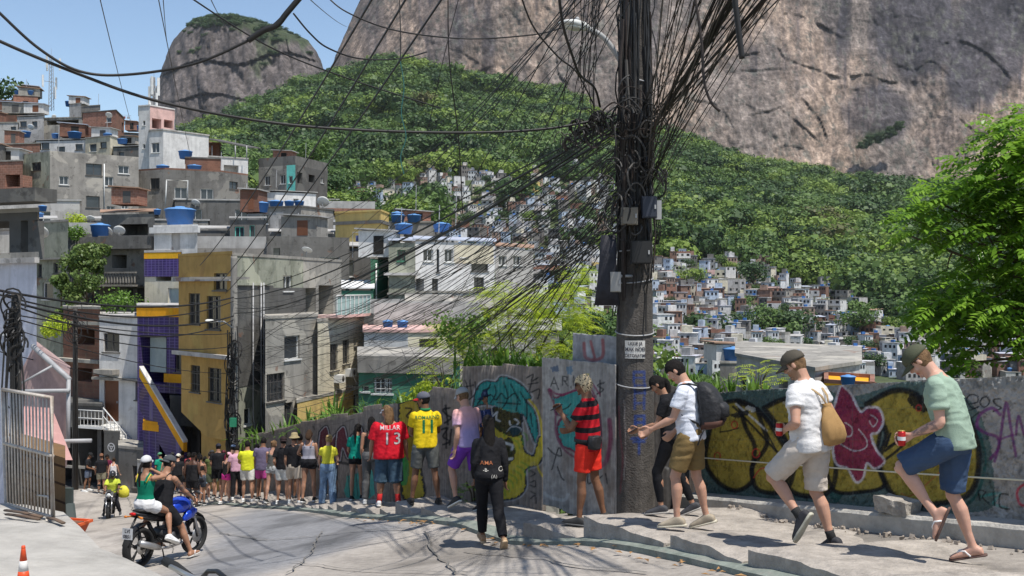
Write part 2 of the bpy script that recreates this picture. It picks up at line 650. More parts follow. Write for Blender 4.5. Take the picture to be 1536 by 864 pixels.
 cols=np.tile(sk,(nv,1))
 var=fbm2(co[:,0]*9+co[:,1]*5,co[:,2]*9,seed=3,octaves=3)
 cols*=(1+0.08*var)[:,None]
 inv=np.array(Mh.inverted())
 lc=(co-np.array(hc)) @ inv.T/hs
 if face:
  m=(np.abs(lc[:,0])<.022) & (np.abs(lc[:,2]+.061)<.009) & (lc[:,1]>.07)
  cols[m]=sk*np.array((0.85,0.5,0.5))
  m=(np.abs(np.abs(lc[:,0])-.03)<.016) & (np.abs(lc[:,2]-.038)<.005) & (lc[:,1]>.06)
  cols[m]=np.array(HAIRC.get(hair[1] if hair else 'black',(0.03,0.02,0.01)))
 if hair and hair[0] in ('buzz','beard') or p.get('beard'):
  m=(lc[:,2]<-.03) & (lc[:,2]>-.125) & (lc[:,1]>-.01) & (np.abs(lc[:,0])<.085) & (np.abs(lc[:,1])<.14)
  bc=np.array(HAIRC[hair[1]])
  if hair[0]=='beard' or p.get('beard'):
   cols[m]=cols[m]*0.35+bc*0.65
 if tattoo:
  for k in tattoo:
   arm=k in ('larm','rarm')
   seg=J[k][0:3] if True else None
   for (a,b) in ((0,1),(1,2)):
    if k=='larm' and tattoo[k]=='fore' and a==0:
     continue
    A,B=np.array(seg[a]),np.array(seg[b])
    ab=B-A
    t=((co-A) @ ab)/(ab @ ab)
    dist=np.linalg.norm(co-(A+np.clip(t,0,1)[:,None]*ab),axis=1)
    nz=fbm2(co[:,0]*38+co[:,1]*22,co[:,2]*38+co[:,1]*20,seed=9,octaves=3)
    m=(dist<.075*s) & (t>0.1) & (t<(0.92)) & (nz>0.02)
    cols[m]=cols[m]*0.45+np.array((0.02,0.03,0.035))
 set_col(body,cols)
 sm=np.full(len(body.polygons),True)
 body.polygons.foreach_set('use_smooth',sm)
 body.transform(Wl)
 root=link_mesh('person',body,skin_mat())
 root.location=loc
 root.rotation_euler=(0,0,R(heading))
 tag(root,label,'person',group)
 def put(mb_,name,m,vx=None,it=2,wr=0.0,lab=None):
  if vx:
   me=remeshed(mb_,vx,it,0.5,name)
  else:
   me=mb_.mesh(name)
  me.polygons.foreach_set('use_smooth',np.full(len(me.polygons),True))
  if wr:
   n=len(me.vertices)
   c=np.empty(n*3,np.float32)
   me.vertices.foreach_get('co',c)
   c=c.reshape(-1,3)
   nr_=np.empty(n*3,np.float32)
   me.vertices.foreach_get('normal',nr_)
   nr_=nr_.reshape(-1,3)
   sd=rnd.randint(0,999)
   a=np.arctan2(c[:,1],c[:,0])
   f1=fbm2(c[:,0]*9+c[:,2]*7+c[:,1]*3,c[:,2]*11-c[:,0]*5,seed=sd,octaves=3)
   f2=fbm2(c[:,0]*16+c[:,1]*12,c[:,2]*4.5+c[:,0]*3,seed=sd+5,octaves=2)
   rid=1-np.abs(f1)*2
   d=wr*(rid*0.9+f2*1.0-0.2)
   c=c+nr_*d[:,None]
   me.vertices.foreach_set('co',c.ravel().astype(np.float32))
   me.update()
  me.transform(Wl)
  o=link_mesh(name,me,m,root)
  if lab:
   o['label']=lab
  return o
 res={'root':root,'J':J,'W':W,'hc':hc,'Mh':Mh,'s':s,'spine':spine,'Rc':Rc,'Wl':Wl,'put':put}
 cv=vox*1.15
# bottoms
 bw='trousers'
 if bottom:
  kind,bc=bottom[0],bottom[1]
  loose=bottom[2] if len(bottom)>2 else 0.014
  ln=bottom[3] if len(bottom)>3 else {'shorts':0.72,'pants':2.0,'leggings':2.0,'minishorts':0.28,'skirt':0.5,'jorts':1.1}[kind]
  fab=bottom[4] if len(bottom)>4 else 'cloth'
  mb=MB()
  mb.loft(trings(0.010+loose*0.25,-1,0.13),n=24,sq=2.2)
  if kind=='skirt':
   c0,m0=spine(0.0)
   hm=(J['lleg'][0].lerp(J['lleg'][1],ln)+J['rleg'][0].lerp(J['rleg'][1],ln))/2
   spread=(J['lleg'][0].lerp(J['lleg'][1],ln)-J['rleg'][0].lerp(J['rleg'][1],ln)).length/2
   mb.loft([(c0,Vector((.18*w*s,0,0)),Vector((0,.125*w*s,0))),(c0.lerp(hm,.5),Vector((.19*w*s,0,0)),Vector((0,.135*s,0))),
                     (hm,Vector((spread+.10*s,0,0)),Vector((0,.15*s,0)))],n=24)
  else:
   for k in 'lr':
    hip,knee,ank,Mt,Ms,Mf=J[k+'leg']
    t1=min(ln,1.0)
    up=Mt @ Vector((0,1,0))
    pr=[]
    for i in range(8):
     t=t1*i/7
     base=np.interp(t,[0,.08,.3,.6,.85,1],[.088,.096,.09,.07,.058,.057])*lw
     pr.append((t,base+loose*(0.35+0.65*t/max(t1,.01))+0.004))
    taper(mb,hip+Vector((0,0,.015*s)),knee,pr,up=up,n=18)
    if ln>1.0:
     t2=min(1.0,ln-1.0)
     pr=[]
     for i in range(8):
      t=t2*i/7
      base=np.interp(t,[0,.12,.3,.5,.75,.95],[.056,.052,.058,.051,.038,.035])*lw
      pr.append((t-0.02,base+loose*(1+0.3*t)+0.004))
     mb.ball(knee,(pr[0][1],)*3,14,10)
     taper(mb,knee,ank,pr,up=Ms @ Vector((0,1,0)),n=18)
  put(mb,{'skirt':'skirt','pants':'trousers','leggings':'leggings'}.get(kind,'shorts'),cmat(bc,fab),cv,2,wrinkle*(0.9 if loose>.006 else .25))
# tops
 if top:
  kind,tc=top[0],top[1]
  loose=top[2] if len(top)>2 else 0.018
  hem=top[3] if len(top)>3 else {'crop':0.17,'bra':0.28}.get(kind,-0.02)
  mb=MB()
  rr=[]
  hts=[h for h in (hem,-0.03,0.05,0.12,0.19,0.28,0.36,0.43,0.472) if h>=hem]
  if kind in ('tank','bra'):
   hts=[h for h in hts if h<=0.44]
  for h in sorted(set(hts)):
   rx=np.interp(h,[q[0] for q in prof],[q[1] for q in prof])*w*s
   ry=np.interp(h,[q[0] for q in prof],[q[2] for q in prof])*w*s
   if h<0.3 and kind not in ('crop','bra') and loose>0.008:
    rx=max(rx,np.interp(0.33,[q[0] for q in prof],[q[1] for q in prof])*w*s*0.97)
    ry=max(ry,np.interp(0.33,[q[0] for q in prof],[q[2] for q in prof])*w*s*0.97)
   oy=np.interp(h,[q[0] for q in prof],[q[3] for q in prof])*s
   c,m=spine(h)
   k_=loose*(0.55+0.5*(0.45-h)/0.45)
   rr.append((c+m @ Vector((0,oy,0)),m @ Vector((rx+k_,0,0)),m @ Vector((0,ry+k_,0))))
  if kind not in ('tank','bra'):
   c,m=spine(0.512)
   rr.append((c,m @ Vector((.112*s*(1+w)/2+.01,0,0)),m @ Vector((0,.07*s+.006,0))))
   c,m=spine(0.55)
   rr.append((c,m @ Vector((.070*s,0,0)),m @ Vector((0,.066*s,0))))
  mb.loft(rr,n=26,sq=2.25)
  if kind in ('tank','bra'):
   for sd in (-1,1):
    c1,m1=spine(0.40)
    c2,m2=spine(0.52)
    fr=c1+m1 @ Vector((sd*.085*s,.10*s*w,0))
    bk=c1+m1 @ Vector((sd*.075*s,-.095*s*w,0))
    tp=c2+m2 @ Vector((sd*.088*s,-0.0,0.016*s))
    wd=(.030 if kind=='tank' else .012)*s
    mb.tube([fr,fr.lerp(tp,.6)+m2 @ Vector((0,.02*s,0)),tp,bk.lerp(tp,.6)+m2 @ Vector((0,-.022*s,0)),bk],[wd]*5,n=10,flat=.45)
  else:
   sl=top[4] if len(top)>4 else {'tee':0.62,'long':2.0,'crop':0.5}.get(kind,0.62)
   for k in 'lr':
    sh,el,wr_,Mu,Mw=J[k+'arm']
    mb.ball(sh,(.053*aw+loose*.35,)*3,14,10)
    t1=min(sl,1.0)
    taper(mb,sh,el,[(-.04,.05*aw),(0.05,.058*aw+loose*.5),(t1*.6,.052*aw+loose*.8),(t1,.049*aw+loose*(1.0 if sl<1 else .4))],up=Mu @ Vector((0,1,0)),n=16)
    if sl>1:
     mb.ball(el,(.046*aw+loose*.3,)*3,12,8)
     t2=min(1,sl-1)
     taper(mb,el,wr_,[(0,.045*aw+loose*.3),(.3*t2,.046*aw+loose*.4),(t2,.03*aw+loose*.4)],up=Mw @ Vector((0,1,0)),n=16)
  res['shirt']=put(mb,{'tank':'tank_top','bra':'bikini_top','crop':'crop_top','long':'jacket'}.get(kind,'shirt'),cmat(tc) if not isinstance(tc,str) else MATS[tc],cv,2,wrinkle if loose>.008 else wrinkle*.3)
# shoes
 if shoes:
  kind,sc_=shoes[0],shoes[1]
  for k in 'lr':
   hip,knee,ank,Mt,Ms,Mf=J[k+'leg']
   def fp(x,y,z):
    return ank+Mf @ (Vector((x,y,z))*s)
   if kind=='flip':
    mb=MB()
    mb.loft([(fp(0,y,-.087),Mf @ Vector((rx*s,0,0)),Mf @ Vector((0,0,.009*s))) for (y,rx) in ((-.085,.02),(-.07,.036),(-.02,.036),(.05,.04),(.12,.05),(.17,.045),(.2,.022))],n=16,sq=3)
    so=put(mb,'sandal',cmat(sc_,'rubber'))
    mb=MB()
    for sd in (-1,1):
     mb.tube([fp(sd*.04,.03,-.075),fp(sd*.036,.06,-.03),fp(sd*.015,.11,-.03),fp(0,.135,-.05)],.0075*s,n=6)
    o=put(mb,'strap',cmat((.75,.72,.7),'rubber'))
    o.parent=so
   else:
    mb=MB()
    mb.loft([(fp(0,y,z0-.003),Mf @ Vector((rx*s,0,0)),Mf @ Vector((0,0,rz*s))) for (y,z0,rx,rz) in
                         ((-.078,-.05,.025,.028),(-.06,-.045,.038,.042),(0,-.03,.043,.058),(.05,-.045,.046,.047),(.11,-.056,.052,.035),(.17,-.064,.050,.026),(.205,-.07,.034,.017))],n=18,sq=2.5)
    if kind=='hightop':
     mb.tube([fp(0,-.01,-.03),fp(0,-.01,.06)],[.05*s,.047*s],n=14)
    sh_o=put(mb,'shoe',cmat(sc_,'rubber'),0.0085 if detail else 0.012,1)
    mb=MB()
    mb.loft([(fp(0,y,-.083),Mf @ Vector((rx*s,0,0)),Mf @ Vector((0,0,.014*s))) for (y,rx) in ((-.09,.02),(-.075,.038),(-.02,.042),(.05,.045),(.12,.054),(.18,.05),(.215,.026))],n=18,sq=3)
    col2=shoes[2] if len(shoes)>2 else (.7,.7,.68)
    o=put(mb,'sole',cmat(col2,'rubber'))
    o.parent=sh_o
   if sock:
    mb=MB()
    taper(mb,knee,ank,[(1-sock[1],.04*lw),(.9,.037*lw),(1.1,.042*lw)],up=Ms @ Vector((0,1,0)))
    put(mb,'sock',cmat(sock[0]))
# hair and hats
 hcol=HAIRC.get(hair[1],None) if hair else None
 if hair and hair[0] != 'bald':
  kind=hair[0]
  mb=MB()
  thick={'short':1.07,'buzz':1.02,'beard':1.06,'curly':1.16}.get(kind,1.08)
  n_,m_=30,18
  vs,fs=[],[]
  rows=[]
  cutf=0.30 if kind in ('short','curly','buzz','beard') else 0.35
  for i in range(m_+1):
   row=[]
   for k in range(n_):
    a=2*PI*k/n_
    fy=math.sin(a)
    rim=(0.62 if fy>0.45 else 0.62+(0.45-fy)*0.85)
    rim=min(rim,0.74)
    if fy>0.2:
     rim=0.40+(0.45-min(fy,0.45))*0.6
    t=PI*rim*i/m_
    d=Vector((math.sin(t)*math.cos(a),math.sin(t)*math.sin(a),math.cos(t)))
    nz=1+0.03*noise.noise(d*7+Vector((3,hash(label) % 7,0)))*(2.5 if kind=='curly' else 1)
    x,y,z=d.x*.076*thick*nz,d.y*.098*thick*nz,d.z*.118*(thick*.99)*nz
    if d.z<0:
     x*=1-.22*-d.z
     if y<0:
      y*=1-.35*-d.z
    row.append(len(vs))
    vs.append(hc+Mh @ (Vector((x,y,z))*hs))
   rows.append(row)
  for i in range(m_):
   for k in range(n_):
    k2=(k+1) % n_
    fs.append((rows[i][k2],rows[i][k],rows[i+1][k],rows[i+1][k2]))
  vi=[]
  base=len(vs)
  vs.append(hc)
  for k in range(n_):
   k2=(k+1) % n_
   fs.append((rows[m_][k2],rows[m_][k],base))
  mb._add(vs,fs,True)
  if kind in ('long','wavy','longcurly'):
   L_=hair[2] if len(hair)>2 else 0.32
   wide=1.25 if kind=='longcurly' else 1.0
   ns=7
   rings=[]
   for i in range(ns+1):
    t=i/ns
    base_=hp(0,-.045-.035*min(1,t*2),.06)+Vector((0,0,-1))*(L_*t*s)
    back=Rc @ Vector((0,-.028-0.05*min(1,t*1.3),0))*s
    r1=(.070+.020*math.sin(min(1,t*1.6)*PI*.5)-.022*t-(0.035*max(0,t-.7)/.3))*wide
    r2=(.055-.02*t)*wide
    if t==1:
     r1*=.6
     r2*=.5
    rings.append((base_+back,Mh @ Vector((r1*s,0,0)),Mh @ Vector((0,r2*s,0))))
   mb.loft(rings,n=20)
  if kind in ('ponytail','braid'):
   L_=hair[2] if len(hair)>2 else 0.30
   st=hp(0,-.095,.02)
   pts=[st]
   q=st
   for i in range(7):
    t=i/6
    q=q+(Vector((0,0,-1))*(0.4+0.6*min(1,t*2))+Rc @ Vector((0,-0.55*(1-min(1,t*2)),0))).normalized()*L_/7*s
    pts.append(q)
   rr_=[.018,.03,.034,.032,.03,.026,.02,.008] if kind=='ponytail' else [.02,.024,.023,.022,.02,.018,.015,.007]
   mb.tube(pts,[r_*s for r_ in rr_],n=12)
  if kind=='bun':
   mb.ball(hp(0,-.10,.05),(.042*s,.04*s,.04*s),12,10)
  if kind=='topknot':
   mb.ball(hp(0,-.05,.125),(.04*s,.04*s,.035*s),12,10)
  put(mb,'hair',cmat(hcol,'hair') if len(hair)<4 else MATS[hair[3]],0.008 if detail else 0.012,1,0.0025)
 if hat:
  kind,hcl=hat[0],hat[1]
  mb=MB()
  if kind in ('cap','capback','visor'):
   sgn=1 if kind != 'capback' else -1
   rings=[]
   for (z,f) in ((.028,1.12),(.05,1.12),(.075,1.06),(.1,.88),(.12,.60),(.132,.22)):
    tilt=0.0
    rings.append((hp(0,-.004,z),Mh @ Vector((.078*f*hs,0,0)),Mh @ Vector((0,.10*f*hs,0))))
   if kind=='visor':
    rings=rings[:2]
   mb.loft(rings,n=24)
   hb=put(mb,'cap' if kind != 'visor' else 'visor',cmat(hcl),None)
   mb=MB()
   bc=hat[2] if len(hat)>2 else hcl
   top_,bot_=[],[]
   nn=12
   for r_ in range(4):
    row=[]
    for k in range(nn+1):
     u=(k/nn-.5)*2
     ang=u*1.05
     rad_in=1.08
     x=math.sin(ang)*.078*1.1
     y=math.cos(ang)*.10*1.08
     y+=(r_/3)*(.075*math.sqrt(max(0,1-u*u)))
     z=.032-(r_/3)*.020-0.018*u*u*(r_/3)
     row.append((x,y*sgn,z))
    top_.append(row)
   vs,fs=[],[]
   for lay in (0.004,-0.004):
    for row in top_:
     for q in row:
      vs.append(hp(q[0],q[1],q[2]+lay))
   W_=nn+1
   for r_ in range(3):
    for k in range(nn):
     a=r_*W_+k
     fs.append((a,a+W_,a+W_+1,a+1))
     b=a+4*W_
     fs.append((b,b+1,b+W_+1,b+W_))
   for k in range(nn):
    a=3*W_+k
    fs.append((a,a+4*W_,a+4*W_+1,a+1))
   mb._add(vs,fs,True)
   o=put(mb,'brim',cmat(bc))
   o.parent=hb
   if kind=='cap' or kind=='capback':
    mb=MB()
    mb.ball(hp(0,-.004,.133),(.009*s,.009*s,.005*s),8,6)
    o=put(mb,'button',cmat(bc))
    o.parent=hb
  elif kind=='bucket':
   rings=[(hp(0,0,z),Mh @ Vector((.078*f*hs,0,0)),Mh @ Vector((0,.10*f*hs,0))) for (z,f) in ((.0,1.75),(.012,1.65),(.04,1.14),(.09,1.04),(.125,.85),(.132,.5))]
   mb.loft(rings,n=26)
   put(mb,'hat',cmat(hcl))
  elif kind=='helmet':
   mb.ball(hp(0,.0,.02),(.115*hs,.135*hs,.135*hs),24,16,M=Mh)
   put(mb,'helmet',cmat(hcl,'shiny'))
   mb=MB()
   mb.loft([(hp(0,.085,-.01),Mh @ Vector((.075*s,0,0)),Mh @ Vector((0,0,.055*s))),(hp(0,.142,-.005),Mh @ Vector((.06*s,0,0)),Mh @ Vector((0,0,.042*s)))],n=18,sq=3)
   put(mb,'visor',cmat((.01,.01,.012),'shiny'))
 if glasses:
  mb=MB()
  for sd in (-1,1):
   mb.loft([(hp(sd*.034,y,.018),Mh @ Vector((.026*hs,0,0)),Mh @ Vector((0,0,.017*hs))) for y in (.092,.099)],n=16,sq=2.8)
   mb.tube([hp(sd*.06,.092,.022),hp(sd*.083,.03,.02),hp(sd*.083,-.02,.012)],.0028*s,n=6)
  mb.tube([hp(-.012,.1,.024),hp(.012,.1,.024)],.003*s,n=6)
  put(mb,'sunglasses',cmat((.008,.008,.01),'shiny'))
 elif face and detail:
  for sd in (-1,1):
   mb=MB()
   mb.ball(hp(sd*.031,.080,.018),(.0105*hs,)*3,12,8)
   mb.cur=1
   mb.ball(hp(sd*.031,.0885,.018),(.006*hs,.003*hs,.006*hs),8,6)
   me=mb.mesh('eye')
   me.transform(Wl)
   link_mesh('eye',me,[cmat((.6,.58,.55),'shiny'),cmat((.02,.012,.008),'shiny')],root)
 return res
def decal_poly(target,polys,m,name,origin,xdir,ydir,rayd,off=0.004,sub=0.012,parent=None):
 """Lay flat 2D polygons (lists of triangles/quads points in metres) onto the surface of TARGET by casting along rayd (all in target-local space)."""
 me=target.data
 bvh=BVHTree.FromPolygons([v.co.copy() for v in me.vertices],[list(p.vertices) for p in me.polygons])
 bm=bmesh.new()
 for poly in polys:
  vs=[bm.verts.new((q[0],q[1],0)) for q in poly]
  try:
   bm.faces.new(vs)
  except Exception:
   pass
 bmesh.ops.triangulate(bm,faces=bm.faces[:])
 for _ in range(4):
  long=[e for e in bm.edges if e.calc_length()>sub]
  if not long:
   break
  bmesh.ops.subdivide_edges(bm,edges=long,cuts=1)
  bmesh.ops.triangulate(bm,faces=bm.faces[:])
 bad=[]
 for v in bm.verts:
  o=origin+xdir*v.co.x+ydir*v.co.y
  hit=bvh.ray_cast(o-rayd*0.5,rayd,1.0)
  if hit[0] is None:
   bad.append(v)
  else:
   v.co=hit[0]+hit[1]*off
 bmesh.ops.delete(bm,geom=bad,context='VERTS')
 out=bpy.data.meshes.new(name)
 bm.to_mesh(out)
 bm.free()
 return link_mesh(name,out,m,parent)
_font_cache={}
def text_polys(txt,size,shear=0.0,bold=0.0,arc=0.0,spacing=1.0):
 cu=bpy.data.curves.new('t','FONT')
 cu.body=txt
 cu.size=size
 cu.align_x='CENTER'
 cu.offset=bold
 cu.shear=shear
 cu.space_character=spacing
 cu.resolution_u=3
 ob=bpy.data.objects.new('t',cu)
 COL.objects.link(ob)
 dg=bpy.context.evaluated_depsgraph_get()
 me=bpy.data.meshes.new_from_object(ob.evaluated_get(dg))
 polys=[]
 for p in me.polygons:
  q=[(me.vertices[i].co.x,me.vertices[i].co.y) for i in p.vertices]
  if arc:
   q=[(x,y-arc*x*x) for x,y in q]
  polys.append(q)
 bpy.data.objects.remove(ob)
 bpy.data.curves.remove(cu)
 bpy.data.meshes.remove(me)
 return polys
# WORLD, SUN, CAMERA
w=bpy.data.worlds.new('World')
SC.world=w
w.use_nodes=True
nt=w.node_tree
sky=nt.nodes.new('ShaderNodeTexSky')
sky.sky_type='NISHITA'
sky.sun_disc=False
el=math.asin(SUN_DIR.z)
az=math.atan2(SUN_DIR.x,SUN_DIR.y)
sky.sun_elevation=el
sky.sun_rotation=az
sky.air_density=1.0
sky.dust_density=0.3
sky.ozone_density=1.2
nt.links.new(sky.outputs['Color'],nt.nodes['Background'].inputs['Color'])
nt.nodes['Background'].inputs['Strength'].default_value=0.13
sl=bpy.data.lights.new('sun','SUN')
sl.energy=4.8
sl.angle=R(0.5)
sl.color=(1.0,0.955,0.89)
so=bpy.data.objects.new('sun',sl)
COL.objects.link(so)
so.rotation_euler=SUN_DIR.to_track_quat('Z','Y').to_euler()
cam=bpy.data.cameras.new('camera')
cam.lens=35.0
cam.sensor_width=36.0
cam.clip_end=6000
cam.clip_start=0.1
co_=bpy.data.objects.new('camera',cam)
COL.objects.link(co_)
co_.rotation_euler=(R(90),0,0)
SC.camera=co_
SC.view_settings.view_transform='Standard'
SC.view_settings.look='None'
SC.view_settings.exposure=0.3
SC.view_settings.gamma=1.0
SC.render.resolution_x,SC.render.resolution_y=1024,576
# ROAD SURFACE
_pp=[(1060,845,9.2),(900,815,11.0),(700,787,13.8),(600,778,16.2),(500,770,20.5),(420,763,25.5),(330,756,33),(250,745,42),
       (212,862,14.2),(293,845,15.3),(165,776,36),(110,735,46),(170,742,45),(100,762,38),(400,864,11.2),(700,864,9.5),(1000,864,8.7),(735,825,12.4),
       (60,742,46),(20,760,40),(300,737,52)]
_w=[tuple(P(*q)) for q in _pp]+[(5,3,-1.55),(3,5,-1.95),(0,0,-1.65),(-4,4,-2.2),(-8,8,-3.1),(-12,14,-4.3),(-14,24,-6.2),(-22,34,-8.2),(6,0,-1.2),(-26,60,-10.5),(-40,50,-9.6),
                                     (8,-6,-.6),(-8,-6,-1.3),(-40,20,-6.5),(-3,30,-6.4)]
_w=np.array(_w)
def tps_fit(pts,lam=0.4):
 n=len(pts)
 xy,z=pts[:,:2],pts[:,2]
 d=np.linalg.norm(xy[:,None]-xy[None],axis=2)
 K=np.where(d>0,d*d*np.log(d+1e-9),0)+lam*np.eye(n)
 Pm=np.c_[np.ones(n),xy]
 A=np.r_[np.c_[K,Pm],np.c_[Pm.T,np.zeros((3,3))]]
 return xy,np.linalg.solve(A,np.r_[z,0,0,0])
_TX,_TC=tps_fit(_w)
def road_z(x,y):
 x,y=np.atleast_1d(np.asarray(x,float)),np.atleast_1d(np.asarray(y,float))
 d=np.sqrt((x[:,None]-_TX[None,:,0])**2+(y[:,None]-_TX[None,:,1])**2)
 K=np.where(d>0,d*d*np.log(d+1e-9),0)
 return K @ _TC[:len(_TX)]+_TC[-3]+_TC[-2]*x+_TC[-1]*y
def rz1(x,y):
 return float(road_z([x],[y])[0])
def XY(px,D):
 return ((px-CX)/F*D,D)
FENCE=[XY(1980,5.6),XY(1536,8.9),XY(1300,10.75),XY(1050,13.5),XY(935,12.75),XY(815,14.2),XY(695,15.9),XY(640,17.4),XY(545,22.3),XY(450,30),XY(380,38),XY(345,44),XY(300,50)]
KERB=[XY(1900,4.2),XY(1400,6.6),XY(1230,7.6),XY(1060,9.2),XY(900,11.0),XY(700,13.8),XY(600,16.2),XY(500,20.5),XY(420,25.5),XY(330,33),XY(250,42),XY(215,48)]
def resample(pl,step):
 pts=[Vector(p) for p in pl]
 fine=[]
 for i in range(len(pts)-1):
  p0,p1,p2,p3=pts[max(i-1,0)],pts[i],pts[i+1],pts[min(i+2,len(pts)-1)]
  for k in range(12):
   t=k/12
   fine.append(0.5*((2*p1)+(p2-p0)*t+(2*p0-5*p1+4*p2-p3)*t*t+(-p0+3*p1-3*p2+p3)*t**3))
 fine.append(pts[-1])
 out,acc=[fine[0]],0.0
 for a,b in zip(fine,fine[1:]):
  L=(b-a).length
  while acc+L>=step:
   t=(step-acc)/L
   a=a.lerp(b,t)
   out.append(a)
   L=(b-a).length
   acc=0.0
  acc+=L
 return out
FENCE_R=resample(FENCE,0.1)
KERB_R=resample(KERB,0.1)
fa=np.array([(p.x,p.y) for p in FENCE_R])
nx,ny=330,400
xs=np.linspace(-42,9,nx)
ys=np.concatenate([np.linspace(-5,24,260),np.linspace(24.2,66,ny-260)])
gx,gy=np.meshgrid(xs,ys)
gz=road_z(gx.ravel(),gy.ravel()).reshape(gx.shape)
gz+=0.02*fbm2(gx*.5,gy*.5,5)+0.006*fbm2(gx*3,gy*3,8)
fx_at=np.interp(gy,fa[::1][:,1][np.argsort(fa[:,1])],fa[:,0][np.argsort(fa[:,1])])
faces=grid_faces(nx,ny)
cxf=gx.ravel()[faces].mean(1)
fxf=fx_at.ravel()[faces].mean(1)
faces=faces[cxf<fxf+0.25]
X,Y=gx.ravel(),gy.ravel()
conc=np.array((0.36,0.325,0.285))
asph=np.array((0.20,0.20,0.205))
kx=np.interp(Y,np.array([p.y for p in KERB_R]),np.array([p.x for p in KERB_R]))
lat=kx-X
near_edge=Y+0.62*X
m=1/(1+np.exp((X-.47*Y+8.4+0.25*fbm2(X,Y,3))*7))
m2=1/(1+np.exp(-(31+0.8*fbm2(X*.4,Y*.4,4)-Y-0.1*lat)*3))
m3=1/(1+np.exp(-(lat-0.35+0.06*fbm2(X*3,Y*3,6))*22))
m4=1/(1+np.exp(-(X+5.2+0.17*(Y-16)+.5*fbm2(X*.8,Y*.8,14))*5))
am=(m*m2*m3*m4)[:,None]
cols=conc*(1-am)+asph*am
cols*=(1+0.16*fbm2(X*.35,Y*.35,11)+0.10*fbm2(X*2.2,Y*2.2,12))[:,None]
patch=np.clip((fbm2(X*.22+5,Y*.16,31)-0.12)*6,0,1)[:,None]*(1-am)
cols=cols*(1-0.22*patch)
oil=np.clip((fbm2(X*.55+9,Y*.4,41,5)-.30)*7,0,1)[:,None]
cols=cols*(1-.35*oil)
trk=(np.exp(-((lat-2.2)/.28)**2)+np.exp(-((lat-3.9)/.28)**2))[:,None]*(.6+.4*fbm2(X,Y,43))[:,None]
cols=cols*(1-.13*trk)
grit=np.clip((fbm2(X*1.1,Y*0.7,21,6)-0.15)*4,0,1)[:,None]
cols=cols*(1-0.32*grit)
me=np_mesh('road',np.c_[X,Y,gz.ravel()],faces,4,True)
set_col(me,cols)
rm=mat_attr('road',rough=0.92,bump=0.6,bscale=26,var=0.16,bdist=0.02,scale=9)
road=link_mesh('road',me,rm)
tag(road,kind='structure')
def strip(name,pts,width,zoff,m,jitter=0.0,seed=1):
 """thin sheet on the road along pts (list of xy)."""
 pts=[Vector(p) for p in pts]
 mb=MB()
 row=[]
 for i,p in enumerate(pts):
  d=(pts[min(i+1,len(pts)-1)]-pts[max(i-1,0)]).normalized()
  n=Vector((-d.y,d.x))
  wv=width*(1+jitter*noise.noise(Vector((i*.7,seed,0))))
  a,b=p+n*wv/2,p-n*wv/2
  row.append(((a.x,a.y,rz1(a.x,a.y)+zoff),(b.x,b.y,rz1(b.x,b.y)+zoff)))
 for r0,r1 in zip(row,row[1:]):
  mb.quad(r0[1],r1[1],r1[0],r0[0])
 o=mb.build(name,m)
 return o
dark_j=mat('joint',(0.15,0.14,0.125),rough=1,var=.3,scale=8)
mbj=MB()
def crack(pts,wd=0.03,seed=0,zo=0.022):
 pts=[Vector(p) for p in pts]
 q=[]
 for a,b in zip(pts,pts[1:]):
  n=max(2,int((b-a).length/0.15))
  for k in range(n):
   q.append(a.lerp(b,k/n))
 q.append(pts[-1])
 q=[p+Vector((noise.noise(Vector((p.x*2.3,p.y*2.3,seed))),noise.noise(Vector((p.x*2.3,p.y*2.3,seed+9)))))*0.09 for p in q]
 row=[]
 for i,p in enumerate(q):
  d=(q[min(i+1,len(q)-1)]-q[max(i-1,0)]).normalized()
  n=Vector((-d.y,d.x))*wd*(0.6+0.6*abs(noise.noise(Vector((i*.5,seed,3)))))
  a,b=p+n,p-n
  row.append(((a.x,a.y,rz1(a.x,a.y)+zo),(b.x,b.y,rz1(b.x,b.y)+zo)))
 for r0,r1 in zip(row,row[1:]):
  mbj.quad(r0[1],r1[1],r1[0],r0[0])
def GP(px,py,D=None):
 """ground point under a pixel on the road, by marching the ray"""
 lo=5.0
 prev=None
 for i in range(900):
  d=lo+i*0.07
  x=(px-CX)/F*d
  z=(CY-py)/F*d
  if z<rz1(x,d):
   return (x,d)
 return (x,d)
for k,ln in enumerate([[(290,862),(420,835),(600,812),(690,800)],[(430,846),(560,858),(700,862)],[(330,800),(400,812),(520,800),(620,796)],[(110,790),(200,782),(330,772)],
      [(190,745),(250,800),(260,830)],[(700,830),(860,850),(960,862)],[(120,752),(200,762),(300,768)],[(480,800),(470,830),(430,862)],[(640,800),(650,830),(690,862)]]):
 crack([GP(*q) for q in ln],0.010+0.005*(k % 3),k)
cr=mbj.build('road_joints',dark_j)
tag(cr,kind='structure')
